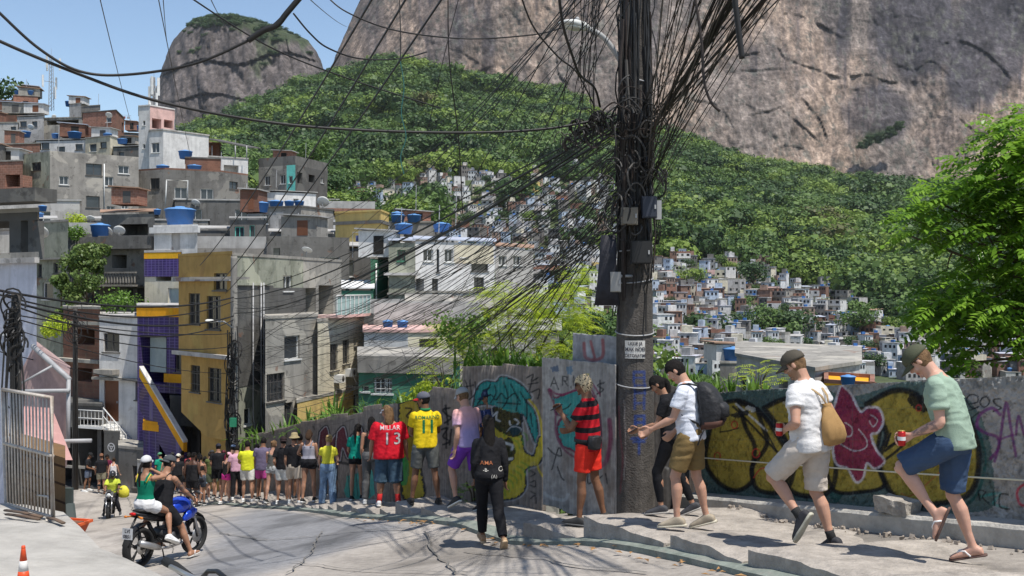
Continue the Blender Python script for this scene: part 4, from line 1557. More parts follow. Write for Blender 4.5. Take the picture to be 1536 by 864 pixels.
Cr=[
 (557,19.2,6,1.66,True,'tan',('long','black',.3),('tank',(.02,.02,.02),.008),('leggings',(.10,.10,.10),.02),None,'woman in black strap top partly hidden left of the man in red',1.05),
 (535,22.0,0,1.66,True,'tan',('ponytail','black',.42),('tee',(.005,.21,.15),.016,.02),('minishorts',(.012,.012,.012),.008),None,'woman in teal-green T-shirt and short black shorts with a long black ponytail',1.0),
 (492,22.6,0,1.66,True,'light',('bun','blond'),('crop',(.62,.58,.05),.014,.13),('pants',(.17,.25,.36),.03,1.98,'denim'),None,'fair-haired woman in yellow crop top and blue jeans',1.0),
 (463,23.2,-6,1.66,True,'tan',('long','brown',.2),('tank',(.30,.29,.33),.008),('minishorts',(.014,.014,.014),.02),None,'dark-haired woman in grey tank top and black mini shorts',1.12),
 (441,25.0,4,1.76,False,'tan',('short','brown'),('tee',(.014,.014,.014),.02),('shorts',(.45,.38,.30),.03),('bucket',(.30,.24,.13)),'man in tan bucket hat, black T-shirt and beige shorts',1.0),
 (425,26.0,2,1.74,False,'tan',('short','black'),('tee',(.013,.013,.015),.026),('shorts',(.55,.55,.52),.026),('capback',(.03,.02,.02)),'man in black T-shirt, white shorts and dark cap',1.0),
 (409,27.0,-4,1.66,True,'light',('bun','lightbrown'),('tank',(.10,.10,.09),.01),('minishorts',(.33,.34,.34),.02),None,'woman in dark strap top and light grey shorts with fair hair tied up',1.0),
 (394,28.0,0,1.78,False,'brown',('short','black'),('tee',(.12,.10,.155),.03,-.08),('shorts',(.40,.06,.22),.03),None,'man in slate-purple T-shirt and pink patterned shorts',1.06),
 (371,29.5,6,1.80,False,'tan',('short','black'),('tee',(.58,.60,.03),.026),('shorts',(.58,.57,.53),.03),None,'man in chartreuse T-shirt and white shorts',1.0),
 (355,31.5,20,1.70,False,'light',('short','black'),('tee',(.55,.32,.40),.03),('pants',(.016,.016,.018),.02),None,'person in pale pink T-shirt and black trousers',1.0),
 (348,33.5,10,1.80,False,'light',('short','black'),('tee',(.12,.012,.03),.026),('shorts',(.02,.02,.02),.03),('cap',(.10,.14,.22)),'man in maroon T-shirt and blue cap',1.0),
 (340,31.8,-30,1.64,True,'light',('bun','brown'),('tank',(.02,.02,.02),.01),('minishorts',(.75,.05,.32),.014),('cap',(.62,.34,.40)),'woman in pink cap and hot-pink shorts',1.0),
 (327,33.8,0,1.80,False,'tan',('short','black'),('tee',(.014,.014,.016),.03),('shorts',(.016,.016,.016),.03),('cap',(.03,.03,.04)),'man in black T-shirt, black shorts and black cap',1.1),
 (318,34.6,10,1.72,False,'light',('short','brown'),('tee',(.10,.12,.04),.02),('shorts',(.12,.14,.09),.03),('cap',(.05,.05,.05)),'person in olive shorts and grey cap beside the man in black',1.0),
 (307,36.0,0,1.68,True,'tan',('bun','black'),('bra',(.05,.015,.02),.008),('skirt',(.20,.27,.33),.02,.42,'denim'),None,'woman in dark strapless top and denim skirt',1.0),
 (289,31.5,-8,1.74,False,'dark',('short','black'),('tank',(.018,.018,.02),.02,-.1),('shorts',(.018,.018,.02),.03),None,'broad man in black tank top and black shorts standing in the road edge',1.18),
 (298,38.5,5,1.76,False,'brown',('topknot','black'),('tee',(.03,.03,.05),.02),('shorts',(.03,.03,.03),.03),None,'man with topknot and raised arm in dark T-shirt',1.0),
 (280,39.0,0,1.66,True,'light',('long','black',.2),('tank',(.016,.016,.016),.01),('skirt',(.016,.016,.016),.02,.3),None,'woman in black tank dress with dark hair',1.0),
 (266,40.0,4,1.80,False,'light',('short','black'),('tee',(.016,.016,.016),.03),('shorts',(.02,.02,.02),.03),('capback',(.55,.53,.45)),'man in black T-shirt and cream cap',1.05),
 (258,41.5,0,1.70,False,'tan',('short','black'),('tee',(.02,.025,.03),.02),('shorts',(.1,.1,.1),.03),('cap',(.03,.03,.03)),'person in charcoal T-shirt and black cap beside the cream cap',1.0),
 (249,42.5,-5,1.66,True,'light',('long','blond',.25),('tank',(.42,.30,.20),.01),('minishorts',(.3,.3,.3),.02),('bucket',(.55,.54,.45)),'fair-haired woman in beige top and pale hat',1.0),
 (241,44.0,30,1.74,False,'tan',('short','black'),('tee',(.01,.25,.16),.02),('shorts',(.15,.2,.3),.03),('cap',(.1,.25,.15)),'man in green T-shirt at the head of the queue',1.0),
 (236,46.0,0,1.72,False,'brown',('short','black'),('tee',(.02,.04,.09),.02),('shorts',(.05,.05,.06),.03),None,'man in navy T-shirt furthest down the queue',1.0),
 (315,40.5,0,1.74,False,'light',('short','black'),('tee',(.30,.28,.03),.02),('shorts',(.05,.05,.06),.03),('cap',(.05,.05,.05)),'person in mustard T-shirt glimpsed within the queue',1.0),
 (334,38.0,0,1.78,False,'tan',('short','black'),('tee',(.03,.03,.04),.02),('shorts',(.05,.05,.06),.03),('cap',(.12,.03,.04)),'person in dark clothes and dark red cap within the queue',1.0),
 (273,43.0,0,1.74,False,'tan',('short','black'),('tee',(.03,.03,.035),.02),('shorts',(.2,.19,.15),.03),None,'person in charcoal T-shirt and stone shorts deep in the queue',1.0),
 (284,42.0,8,1.64,True,'tan',('long','black',.2),('tee',(.3,.05,.06),.02),('minishorts',(.05,.05,.06),.02),None,'woman in brick-red top deep in the queue',1.0),
 (300,33.2,5,1.70,True,'tan',('ponytail','black',.3),('bra',(.02,.02,.02),.01),('shorts',(.06,.07,.09),.02),None,'woman in black crop vest beside the broad man in black',1.0),
 (450,26.5,0,1.74,False,'brown',('short','black'),('tee',(.35,.34,.33),.02),('shorts',(.05,.05,.06),.03),None,'man in grey T-shirt half hidden behind the bucket hat',1.0),
 (510,25.2,0,1.70,False,'tan',('short','brown'),('tee',(.06,.06,.08),.02),('shorts',(.12,.12,.12),.03),None,'person in dark T-shirt between the yellow crop top and the teal shirt',1.0),
 (385,31.5,0,1.72,False,'tan',('short','black'),('tee',(.03,.03,.035),.02),('shorts',(.05,.05,.06),.03),None,'person in black half hidden between chartreuse and purple shirts',1.0),
 (132,45.5,-75,1.76,False,'brown',('short','black'),('tee',(.016,.016,.02),.02),('shorts',(.10,.12,.16),.03),('cap',(.02,.02,.02)),'man in black T-shirt standing at the dark workshop opening',1.0),
 (152,45.0,20,1.78,False,'tan',('short','black'),('tee',(.014,.014,.014),.026),('shorts',(.22,.20,.14),.03),('capback',(.2,.1,.06)),'man in black T-shirt and khaki shorts near the workshop',1.1),
 (170,43.8,0,1.66,True,'light',('bun','brown'),('tank',(.58,.56,.56),.01),('leggings',(.02,.02,.03),.01),None,'woman in white tank top and dark trousers near the workshop',1.0),
 (163,46.0,150,1.72,False,'brown',('short','black'),('tee',(.12,.015,.04),.02),('shorts',(.05,.05,.06),.03),None,'person in maroon T-shirt in the shade behind the white tank top',1.0),
]
cr_=random.Random(19)
for (px,D,hd,H,fem,skin,hair,top,bot,hat,lab,wv) in Cr:
 ph=cr_.uniform(-1,1)
 pose=dict(lean=cr_.uniform(0,7),headp=cr_.uniform(0,22),heady=cr_.uniform(-35,35),lh=(14*ph,cr_.uniform(1,5)),lk=4+16*max(0,ph),rh=(-14*ph,cr_.uniform(1,5)),rk=4+16*max(0,-ph),
    ls=(cr_.uniform(-15,30),cr_.uniform(5,16)),le=cr_.uniform(10,80),rs=(cr_.uniform(-15,30),cr_.uniform(5,16)),re=cr_.uniform(10,80))
 if px==463:
  pose.update(ls=(20,30),le=60)
 if 'raised arm' in lab:
  pose.update(rs=(60,40),re=110)
 if px==340:
  pose.update(ls=(25,25),le=80)
 shc=(.6,.6,.58) if cr_.random()<.45 else (.02,.02,.02)
 shy=person(at(px,D),hd,lab,H=H,female=fem,w=wv,detail=1 if D<24 else 0,skin=skin,hair=hair,top=top,bottom=bot,hat=hat,shoes=('shoe',shc),pose=pose,face=D<24,wrinkle=.006)
# MOTORCYCLES
BLKM=mat('bike_black',(.014,.014,.015),rough=.4,var=.2)
TYRE=mat('tyre_rubber',(.018,.018,.018),rough=.85,bump=.4,bscale=90)
ALU=mat('alloy',(.36,.36,.36),rough=.35,metal=.7,var=.15)
CHR=mat('fork_metal',(.42,.42,.43),rough=.25,metal=.8)
PBLUE=mat('paint_bike_blue',(.015,.06,.50),rough=.18,var=.05,coat=.8,metal=.3)
PGREY=mat('paint_bike_grey',(.10,.10,.11),rough=.25,coat=.5)
def motorcycle(loc,heading,label,paint,plate=None,bag=None,box=False):
 o=empty('motorcycle',loc,R(heading),label,'motorcycle')
 wr_=.312
 for (y,nm,wd) in ((.69,'front_wheel',.055),(-.64,'rear_wheel',.07)):
  prof=[(wr_-.075,-wd*.8),(wr_-.03,-wd),(wr_-.008,-wd*.6),(wr_,0),(wr_-.008,wd*.6),(wr_-.03,wd),(wr_-.075,wd*.8),(wr_-.075,-wd*.8)]
  M=Matrix.Rotation(PI/2,3,'Y')
  w_=empty(nm,(0,y,wr_))
  w_.parent=o
  mb=MB()
  vs,fs=[],[]
  n=36
  for (r_,z) in prof:
   for k in range(n):
    a=2*PI*k/n
    vs.append(M @ Vector((r_*math.cos(a),r_*math.sin(a),z)))
  for i in range(len(prof)-1):
   for k in range(n):
    k2=(k+1) % n
    fs.append((i*n+k,i*n+k2,(i+1)*n+k2,(i+1)*n+k))
  mb._add(vs,fs,True)
  mb.build('tyre',TYRE,w_)
  mb=MB()
  for k in range(28):
   a0,a1=2*PI*k/28,2*PI*(k+1)/28
   r0=wr_-.07
   mb.tube([(0,r0*math.cos(a0),r0*math.sin(a0)),(0,r0*math.cos(a1),r0*math.sin(a1))],.022,n=6,cap=False)
  for k in range(5):
   a=2*PI*k/5+.3
   for da in (-.10,.10):
    mb.tube([(0,.03*math.cos(a),.03*math.sin(a)),(0,(wr_-.08)*math.cos(a+da),(wr_-.08)*math.sin(a+da))],.012,n=6)
  mb.tube([(-.07,0,0),(.07,0,0)],.035,n=14)
  mb.build('rim',BLKM,w_)
  MB().tube([(.055,0,0),(.06,0,0)],.12 if y>0 else .10,n=26).build('brake_disc',ALU,w_)
 p_= lambda nm,m,mb:mb.build(nm,m,o)
 mb=MB()
 for s in (-1,1):
  mb.tube([(s*.09,.69,wr_),(s*.09,.50,.78)],[.026,.022],n=10)
  mb.tube([(s*.09,.55,.66),(s*.09,.44,.95)],.02,n=10)
 p_('fork',CHR,mb)
 mb=MB()
 mb.loft([(Vector((0,y,z)),Vector((.055,0,0)),Vector((0,.01,.018))) for y,z in ((.47,.60),(.60,.67),(.72,.665),(.84,.60),(.90,.53))],n=12)
 p_('front_fender',BLKM,mb)
 mb=MB()
 mb.loft([(Vector((0,y,z)),Vector((w__,0,0)),Vector((0,0,h))) for y,z,w__,h in ((.50,.80,.06,.03),(.44,.83,.12,.10),(.30,.85,.155,.14),(.12,.84,.15,.13),(-.02,.79,.11,.09),(-.08,.76,.07,.05))],n=24,sq=2.6)
 p_('fuel_tank',paint,mb)
 mb=MB()
 for s in (-1,1):
  mb.loft([(Vector((s*.15,y,z)),Vector((.025,0,0)),Vector((0,0,h))) for y,z,h in ((.52,.74,.03),(.44,.72,.09),(.30,.68,.08),(.20,.64,.03))],n=12,sq=2.5)
 p_('tank_shroud',paint,mb)
 MB().lathe([(.035,0),(.035,.02)],c=(0,.2,.985),n=16).build('filler_cap',ALU,o.children[-2])
 mb=MB()
 mb.loft([(Vector((0,y,z)),Vector((w__,0,0)),Vector((0,0,h))) for y,z,w__,h in ((.0,.78,.08,.03),(-.12,.775,.13,.045),(-.30,.785,.135,.045),(-.42,.84,.12,.04),(-.60,.87,.10,.035),(-.74,.885,.07,.02))],n=20,sq=3)
 p_('seat',mat('seat_vinyl',(.02,.02,.02),rough=.6),mb)
 mb=MB()
 mb.loft([(Vector((0,y,z)),Vector((w__,0,0)),Vector((0,0,h))) for y,z,w__,h in ((-.15,.69,.10,.05),(-.40,.74,.11,.06),(-.62,.80,.09,.045),(-.80,.85,.05,.02))],n=18,sq=2.6)
 p_('tail',BLKM,mb)
 mb=MB()
 mb.loft([(Vector((0,y,.845)),Vector((.05,0,0)),Vector((0,0,.022))) for y in (-.83,-.79)],n=14,sq=3)
 p_('tail_light',mat('lens_red',(.5,.01,.01),rough=.2),mb)
 for s in (-1,1):
  mb=MB()
  mb.tube([(s*.05,-.74,.80),(s*.13,-.78,.79)],.012,n=6)
  mb.ball((s*.15,-.79,.79),(.03,.022,.02),10,8)
  p_('indicator',mat('lens_amber',(.5,.16,.02),rough=.3),mb)
 mb=MB()
 mb.tube([(0,-.72,.80),(0,-.84,.62),(0,-.86,.52)],.018,n=6)
 mb.loft([(Vector((0,y,z)),Vector((.07,0,0)),Vector((0,.012,.012))) for y,z in ((-.46,.66),(-.62,.67),(-.80,.60),(-.90,.45),(-.93,.38))],n=12)
 p_('rear_fender',BLKM,mb)
 if plate:
  mb=MB()
  mb.box((0,-.905,.56),(.19,.006,.17))
  pl=p_('licence_plate',mat('plate_pale',(.50,.52,.54),rough=.5,grime=.3),mb)
  for (t_,zz,sz) in plate:
   mb=MB()
   for q_ in text_polys(t_,sz,bold=.003):
    mb.poly([(x,-.9095,zz+y) for x,y in q_])
   mb.build('characters',mat('ink',(.05,.05,.06),rough=.9),pl)
 mb=MB()
 mb.box((0,.02,.44),(.24,.34,.22))
 mb.tube([(-.15,.02,.38),(.15,.02,.38)],.10,n=18)
 mb.tube([(-.14,-.12,.46),(.14,-.12,.46)],.075,n=18)
 for k in range(6):
  mb.box((0,.17+.012*k,.50+.032*k),(.19,.17,.014),M=Matrix.Rotation(-.35,3,'X'))
 p_('engine',mat('engine_cast',(.06,.06,.062),rough=.5,metal=.5),mb)
 mb=MB()
 mb.tube([(.10,.28,.56),(.12,.34,.40),(.12,.22,.26),(.13,-.1,.24),(.15,-.35,.27)],.022,n=8)
 mb.tube([(.15,-.33,.27),(.165,-.5,.32),(.17,-.82,.42)],[.035,.052,.05],n=14)
 p_('exhaust',ALU,mb)
 mb=MB()
 for s in (-1,1):
  mb.tube([(s*.10,-.64,wr_),(s*.08,-.10,.40)],.022,n=8)
  mb.tube([(s*.07,.42,.86),(s*.10,.2,.55),(s*.10,-.02,.32)],.018,n=8)
  mb.tube([(s*.08,.0,.70),(s*.09,-.45,.72),(s*.07,-.75,.80)],.016,n=8)
  mb.tube([(s*.07,-.10,.40),(s*.08,-.14,.70)],.02,n=8)
 mb.tube([(0,-.45,.66),(0,-.28,.42)],.035,n=10)
 p_('frame',BLKM,mb)
 mb=MB()
 for s in (-1,1):
  mb.tube([(s*.10,-.05,.30),(s*.22,-.05,.30)],.013,n=6)
  mb.tube([(s*.10,-.33,.42),(s*.20,-.36,.40)],.012,n=6)
 mb.tube([(-.10,.0,.28),(-.15,.15,.02)],.012,n=6)
 p_('footpeg',BLKM,mb)
 mb=MB()
 mb.tube(smooth_poly([(-.38,.26,1.06),(-.26,.34,1.08),(-.12,.42,1.02),(.12,.42,1.02),(.26,.34,1.08),(.38,.26,1.06)],4),.012,n=8)
 hb=p_('handlebar',BLKM,mb)
 for s in (-1,1):
  MB().tube([(s*.27,.335,1.08),(s*.40,.25,1.06)],.018,n=10).build('grip',TYRE,hb)
  MB().tube([(s*.26,.39,1.08),(s*.40,.33,1.05)],.006,n=6).build('lever',ALU,hb)
  mb=MB()
  mb.tube([(s*.24,.36,1.08),(s*.30,.38,1.22)],.006,n=6)
  mb.ball((s*.33,.38,1.25),(.065,.015,.04),16,10)
  mb.build('mirror',BLKM,hb)
 mb=MB()
 mb.ball((0,.55,.92),(.085,.075,.085),18,12)
 hl=p_('headlight',BLKM,mb)
 mb=MB()
 mb.ball((0,.60,.92),(.07,.04,.07),18,12)
 mb.build('lens',mat('lens_clear',(.6,.62,.62),rough=.1),hl)
 mb=MB()
 mb.box((0,.46,1.04),(.14,.06,.09),M=Matrix.Rotation(.6,3,'X'))
 p_('instrument',BLKM,mb)
 return o
bx,by=XY(248,15.9)
gnd= lambda f:rz1(bx+math.sin(R(20))*f,by+math.cos(R(20))*f)
pitch=math.atan2(gnd(.69)-gnd(-.64),1.33)
mk=motorcycle((bx,by,(gnd(.69)+gnd(-.64))/2+.012),-20,'blue naked motorcycle carrying two people up the street, rear plate showing',PBLUE,plate=[('LVI',.575,.075),('0B51',.495,.07)])
mk.rotation_euler=(pitch,0,R(-20))
MW=Matrix.Translation(mk.location) @ mk.rotation_euler.to_matrix().to_4x4()
rd=person(MW @ Vector((0,-.10,0)),-20,'rider in black sleeveless shirt and black shorts with tattooed arms, on the blue motorcycle',H=1.76,detail=1,skin='tan',hair=('short','black'),seat=.86,
   top=('tank',(.016,.016,.018),.018,-.02),bottom=('shorts',(.016,.016,.018),.02,.8),hat=('capback',(.06,.065,.07)),shoes=('flip',(.5,.5,.48)),tattoo={'larm':'all','rarm':'all'},
   pose=dict(lean=12,bend=6,headp=2,heady=-18,lh=(58,14),lk=72,la=5,rh=(36,16),rk=26,ra=6,ls=(58,14),le=12,lt=10,rs=(58,14),re=12,rt=10,curl=60))
pl_=person(MW @ Vector((0,-.47,0)),-20,'passenger in green tank top, white shorts and pale cap on the blue motorcycle',H=1.64,female=True,detail=1,skin='tan',hair=('braid','black',.42),seat=.94,
             top=('tank',(.005,.17,.10),.008,.0),bottom=('minishorts',(.66,.66,.66),.018,.42),hat=('cap',(.50,.50,.50)),shoes=('shoe',(.62,.62,.62)),
             pose=dict(lean=2,headp=-4,heady=10,lh=(64,22),lk=96,rh=(66,22),rk=88,ra=8,ls=(86,30),le=128,lt=8,rs=(88,34),re=134,rt=12,curl=40))
mb=MB()
for sd in (-1,1):
 c1,m1=pl_['spine'](.40)
 c2,m2=pl_['spine'](.52)
 mb.tube([c1+m1 @ Vector((sd*.10,-.10,0)),c2+m2 @ Vector((sd*.12,-.03,.01)),c1+m1 @ Vector((sd*.12,.10,0))],.009,n=6)
pl_['put'](mb,'trim',mat('trim_yellow',(.6,.5,.05),rough=.8))
fx,fy=XY(166,35.5)
mk2=motorcycle((fx,fy,rz1(fx,fy)+.012),196,'dark motorcycle riding up the street towards the viewer, further away',PGREY)
rf=person((fx+.12*math.sin(R(16)),fy+.12,rz1(fx,fy)),196,'helmeted rider in hi-vis vest on the further motorcycle',H=1.74,detail=0,skin='brown',hair=('short','black'),seat=.86,
   top=('tee',(.48,.55,.06),.03,-.02,.7),bottom=('pants',(.02,.02,.025),.02),hat=('helmet',(.03,.03,.035)),pose=dict(lean=10,headp=2,lh=(60,16),lk=75,rh=(60,16),rk=75,ls=(55,16),le=20,rs=(55,16),re=20,curl=60))
mb=MB()
mb.loft([(Vector((0,0,z)),Vector((r_,0,0)),Vector((0,r_*.7,0))) for z,r_ in ((0,.12),(.05,.2),(.25,.2),(.38,.12),(.42,.05))],n=16)
yb=mb.build('carrier_bag',mat('bag_yellow',(.60,.55,.05),rough=.6,bump=.6,bscale=20))
yb.location=(fx+.42,fy+.1,rz1(fx,fy)+.72)
tag(yb,'yellow bag carried on the further motorcycle beside the rider','bag')
# HILLSIDE TERRAIN
_Ds=np.array([14,30,45,60,90,130,200,300,400,500,650,800,950,1150],float)
_cols={
 -400:[760,740,700,640,480,330,235,225,228,228,230,232,234,236],
 0:    [1000,900,780,690,520,330,225,218,222,225,228,230,232,234],
 120:  [1050,930,790,700,540,350,250,235,235,235,235,236,238,240],
 260:  [1100,950,800,720,600,470,340,290,270,255,245,235,228,226],
 330:  [1150,960,810,730,620,500,390,330,300,280,255,220,200,198],
 400:  [1200,970,820,740,630,520,425,360,330,300,262,215,170,166],
 480:  [1250,980,830,745,640,535,450,385,345,305,255,195,136,130],
 590:  [1300,1000,840,750,650,560,490,425,370,315,245,175,108,100],
 700:  [1300,1010,850,760,660,580,520,460,395,330,252,185,134,128],
 830:  [1300,1010,860,775,690,620,570,505,425,345,262,200,160,150],
 920:  [1300,1010,870,785,705,640,595,530,450,370,280,224,200,196],
 1000:[1300,1010,880,795,710,650,608,552,470,390,298,242,220,216],
 1140:[1300,1010,880,800,715,655,612,560,480,408,325,282,266,262],
 1280:[1300,1010,880,800,715,660,615,568,498,428,345,300,288,285],
 1536:[1300,1010,880,800,715,660,618,575,520,445,355,312,303,300],
 2000:[1300,1010,880,800,715,660,618,575,520,445,355,312,303,300]}
_cx=np.array(sorted(_cols),float)
_cy=np.array([_cols[k] for k in sorted(_cols)],float)
_ld=np.log(_Ds)
def terr_py(px,D):
 px,D=np.asarray(px,float),np.asarray(D,float)
 ld=np.log(np.clip(D,14,1150))
 j=np.clip(np.searchsorted(_ld,ld)-1,0,len(_ld)-2)
 t=(ld-_ld[j])/(_ld[j+1]-_ld[j])
 i=np.clip(np.searchsorted(_cx,px)-1,0,len(_cx)-2)
 u=np.clip((px-_cx[i])/(_cx[i+1]-_cx[i]),0,1)
 u=u*u*(3-2*u)*.5+u*.5
 a=_cy[i,j]*(1-t)+_cy[i,j+1]*t
 b=_cy[i+1,j]*(1-t)+_cy[i+1,j+1]*t
 return a*(1-u)+b*u
def terr_xyz(px,D):
 px,D=np.asarray(px,float),np.asarray(D,float)
 py=terr_py(px,D)
 X=(px-CX)/F*D
 nz=fbm2(X*.02,D*.02,41)*np.clip(D-120,0,300)/300*9
 return np.stack([X,D+0*X,(CY-py)/F*D+nz],-1)
def ground_D(px,py):
 """distance at which the terrain shows at image row py in column px"""
 Ds=np.geomspace(40,1100,240)
 q=terr_xyz(np.full_like(Ds,px),Ds)
 yy=CY-q[:,2]/Ds*F
 k=np.where(yy<=py)[0]
 return Ds[k[0]] if len(k) else None
pxs=np.arange(-400,1960,9.0)
Dv=np.geomspace(14.2,1150,190)
gp,gd=np.meshgrid(pxs,Dv)
q=terr_xyz(gp.ravel(),gd.ravel())
fcs=grid_faces(len(pxs),len(Dv))[:,::-1]
ctr=q[fcs].mean(1)
fxs=np.interp(ctr[:,1],np.sort(fa[:,1]),fa[:,0][np.argsort(fa[:,1])])
keep=(ctr[:,1]>56) | (ctr[:,0]>fxs+.6)
me=np_mesh('hillside',q,fcs[keep],4,True)
tm=mat('hillside_soil',(0.055,0.075,0.03),rough=1,var=.4,scale=.08,bump=.3,bscale=1.5,grime=.5,dirt=(.12,.09,.06))
terr=link_mesh('hillside',me,tm)
tag(terr,kind='structure')
# ROCK MOUNTAINS
def seg_field(x,y,pl,wd):
 """signed offset across a polyline: distance and the side"""
 best=np.full(x.shape,1e9)
 sgn=np.zeros(x.shape)
 for (x0,y0),(x1,y1) in zip(pl,pl[1:]):
  dx,dy=x1-x0,y1-y0
  L2=dx*dx+dy*dy
  t=np.clip(((x-x0)*dx+(y-y0)*dy)/L2,0,1)
  ex,ey=x-(x0+t*dx),y-(y0+t*dy)
  d=np.sqrt(ex*ex+ey*ey)
  s=np.sign(dx*ey-dy*ex)
  m=d<best
  best=np.where(m,d,best)
  sgn=np.where(m,s,sgn)
 return best,sgn
us=np.concatenate([np.arange(468,620,2.2),np.arange(620,1560,2.2),np.arange(1560,2000,8)])
vs_=np.concatenate([np.arange(-420,-12,12),np.arange(-12,330,2.2)])
gu,gv=np.meshgrid(us,vs_)
lpy=np.array([-420,-150,0,30,60,90,110,130,200,340],float)
lpx=np.array([690,612,541,528,514,502,494,488,480,470],float)
pl_=np.interp(gv,lpy,lpx)+3*fbm2(gv*.05,gv*0,3)
off=np.clip(gu-pl_,0,None)
gpu=np.maximum(gu,pl_)
rnd_edge=1-np.sqrt(np.clip(1-(1-np.clip(off/240,0,1))**2,0,1))
D=1080+(330-gv)*0.62+330*rnd_edge
rx_,ry_=gpu,gv
warp=fbm2(rx_*.006,ry_*.006,51,3)*26
D+=52*fbm2((rx_+warp)*.0042,ry_*.0030,52,4)
D+=6*fbm2((rx_+warp)*.018,ry_*.011+warp*.02,53,5)
D+=3.4*fbm2((rx_+warp)*.055,ry_*.022,54,4)
D+=2.6*fbm2((rx_+warp*.3)*.2,ry_*.11,55,4)
rid=1-np.abs(fbm2((rx_+warp)*.024+ry_*.012,ry_*.02-rx_*.006,56,4))
D+=12*np.clip(rid-.90,0,1)
D+=3.0*fbm2((rx_+warp*.5)*.09,ry_*.006,58,3)
cracks=[([(1120,42),(1150,22),(1185,20),(1222,32),(1252,50)],6,9),([(1085,88),(1130,80),(1165,72),(1180,88),(1222,103),(1260,116),(1300,112),(1330,122),(1370,124)],5,10),
          ([(1150,4),(1180,10),(1210,28),(1250,48)],5,8),([(1095,108),(1140,105),(1190,102)],3,5),([(1180,170),(1200,186),(1222,206)],4,8),([(1205,150),(1230,180),(1243,218)],5,8),
          ([(1120,172),(1150,168),(1170,160)],3,5),([(1165,225),(1180,218),(1200,222)],4,6),([(1195,250),(1205,265),(1212,273)],4,6),([(1290,205),(1290,262)],4,-9),
          ([(600,92),(630,104),(665,112),(700,118),(720,108)],6,9),([(640,60),(690,78),(715,92)],5,6),([(835,82),(838,110),(850,125)],3,6),([(1265,135),(1300,135),(1350,138)],3,4),
          ([(1400,70),(1440,62),(1480,80),(1510,110)],5,8),([(1330,90),(1370,105),(1400,92),(1440,130)],4,7),([(520,130),(560,118),(600,130)],5,7),([(760,120),(830,128),(900,118)],4,5),
          ([(1260,262),(1300,258),(1340,275)],3,5),([(1430,170),(1470,200),(1500,190)],4,6),([(1040,150),(1080,160),(1100,190)],4,6),([(1020,60),(1060,40),(1100,45)],4,6)]
crk=np.zeros_like(D)
for pl0,wd,dp in cracks:
 b_,s_=seg_field(gu,gv,smooth_poly(pl0),wd)
 side_=s_*np.sign(dp)
 lip=np.where(side_>0,np.exp(-b_/(wd*1.1)),np.exp(-b_/(wd*4.5))*-.5)
 lm=np.clip(.55+1.3*fbm2(gu*.06,gv*.06,59,3),0.05,1.4)
 D+=abs(dp)*.55*lip*lm
 crk=np.maximum(crk,.75*lm*np.exp(-(b_/(.6+.8*lm))**2))
for k in range(46):
 x0,y0=rnd.uniform(560,1540),rnd.uniform(0,290)
 ang=rnd.choice([rnd.uniform(-.35,.35),rnd.uniform(1.3,1.7)])
 L=rnd.uniform(12,60)
 pl0=[(x0,y0),(x0+L*.4*math.cos(ang),y0+L*.4*math.sin(ang)+rnd.uniform(-5,5)),(x0+L*math.cos(ang),y0+L*math.sin(ang))]
 b_,s_=seg_field(gu,gv,smooth_poly(pl0,4),3)
 D+=np.where(s_>0,1.2*np.exp(-b_/2.5),-.5*np.exp(-b_/8))
 crk=np.maximum(crk,.35*np.exp(-(b_/1.3)**2))
q=np.stack([(gpu-CX)/F*D,D,(CY-gv)/F*D],-1).reshape(-1,3)
x_,y_=gu,gv
tan=np.array((0.345,0.258,0.198))
gry=np.array((0.205,0.170,0.148))
drk=np.array((0.055,0.052,0.062))
n1=fbm2(x_*.008,y_*.007,61,5)
n2=fbm2(x_*.05+n1*2,y_*.008,62,5)
n3=fbm2(x_*.2,y_*.16,63,4)
def soft(v,a,b):
 t=np.clip((v-a)/(b-a),0,1)
 return t*t*(3-2*t)
mixa=soft(n1+.3*n2+(y_-130)/900,-.28,.28)[...,None]
cols=gry*(1-mixa)+tan*mixa
def blob(cx_,cy_,rx0,ry0,sh=.35):
 d=np.sqrt(((x_-cx_)/rx0)**2+((y_-cy_)/ry0)**2)+sh*n1*2+.22*n2
 return soft(-d,-1.15,-.65)
dk=np.maximum.reduce([blob(1375,45,55,80),blob(1490,90,70,110),blob(1310,165,55,45)*.75,blob(1520,30,60,60),blob(1250,40,20,60)*.4,blob(560,40,30,60)*.45,
      blob(700,20,40,50)*.35,blob(1440,210,60,40)*.4,blob(1150,90,60,25)*.25,blob(880,30,30,70)*.3])
strk=soft(n2,.10,.42)*soft(-y_,-240,40)*.8
lightst=soft(-n2,.18,.45)*.35
st2=soft(fbm2(x_*.045+.4*n1,y_*.0035,68,4),.08,.4)*soft(-y_+40*n3,-230,-60)
st3=soft(fbm2(x_*.16+.4*n1,y_*.008,69,3),.15,.5)*soft(n1,-.3,.3)
dk=np.clip(dk*1.0+strk*.6+st2*.55+st3*.35,0,.92)[...,None]
cols=cols*(1-dk)+drk*dk
cols=cols*(1+lightst[...,None]*.6)
speck=soft(n3+.5*fbm2(x_*.03,y_*.03,66),.2,.42)[...,None]*.75
cols=cols*(1-speck)+np.array((.10,.10,.085))*speck
cols*=(1+.3*n3+.3*fbm2(x_*.5,y_*.35,67,3))[...,None]
cc=np.clip(crk,0,1)[...,None]*.75
cols=cols*(1-cc)+np.array((.05,.047,.045))*cc
gm=np.clip(np.exp(-((x_-1310)/26)**2-((y_-(205-(x_-1310)*.35))/11)**2+n3*.6)*1.6-.5,0,1)[...,None]
cols=cols*(1-gm)+np.array((.035,.06,.02))*gm
me=np_mesh('mountain',q,grid_faces(len(us),len(vs_)),4,True)
set_col(me,cols.reshape(-1,3))
mm=mat_attr('rock_face',rough=.95,bump=.7,bscale=.35,var=.22,bdist=1.2,scale=.06)
_N,_L=mm.node_tree.nodes,mm.node_tree.links
_b=_N['Principled BSDF']
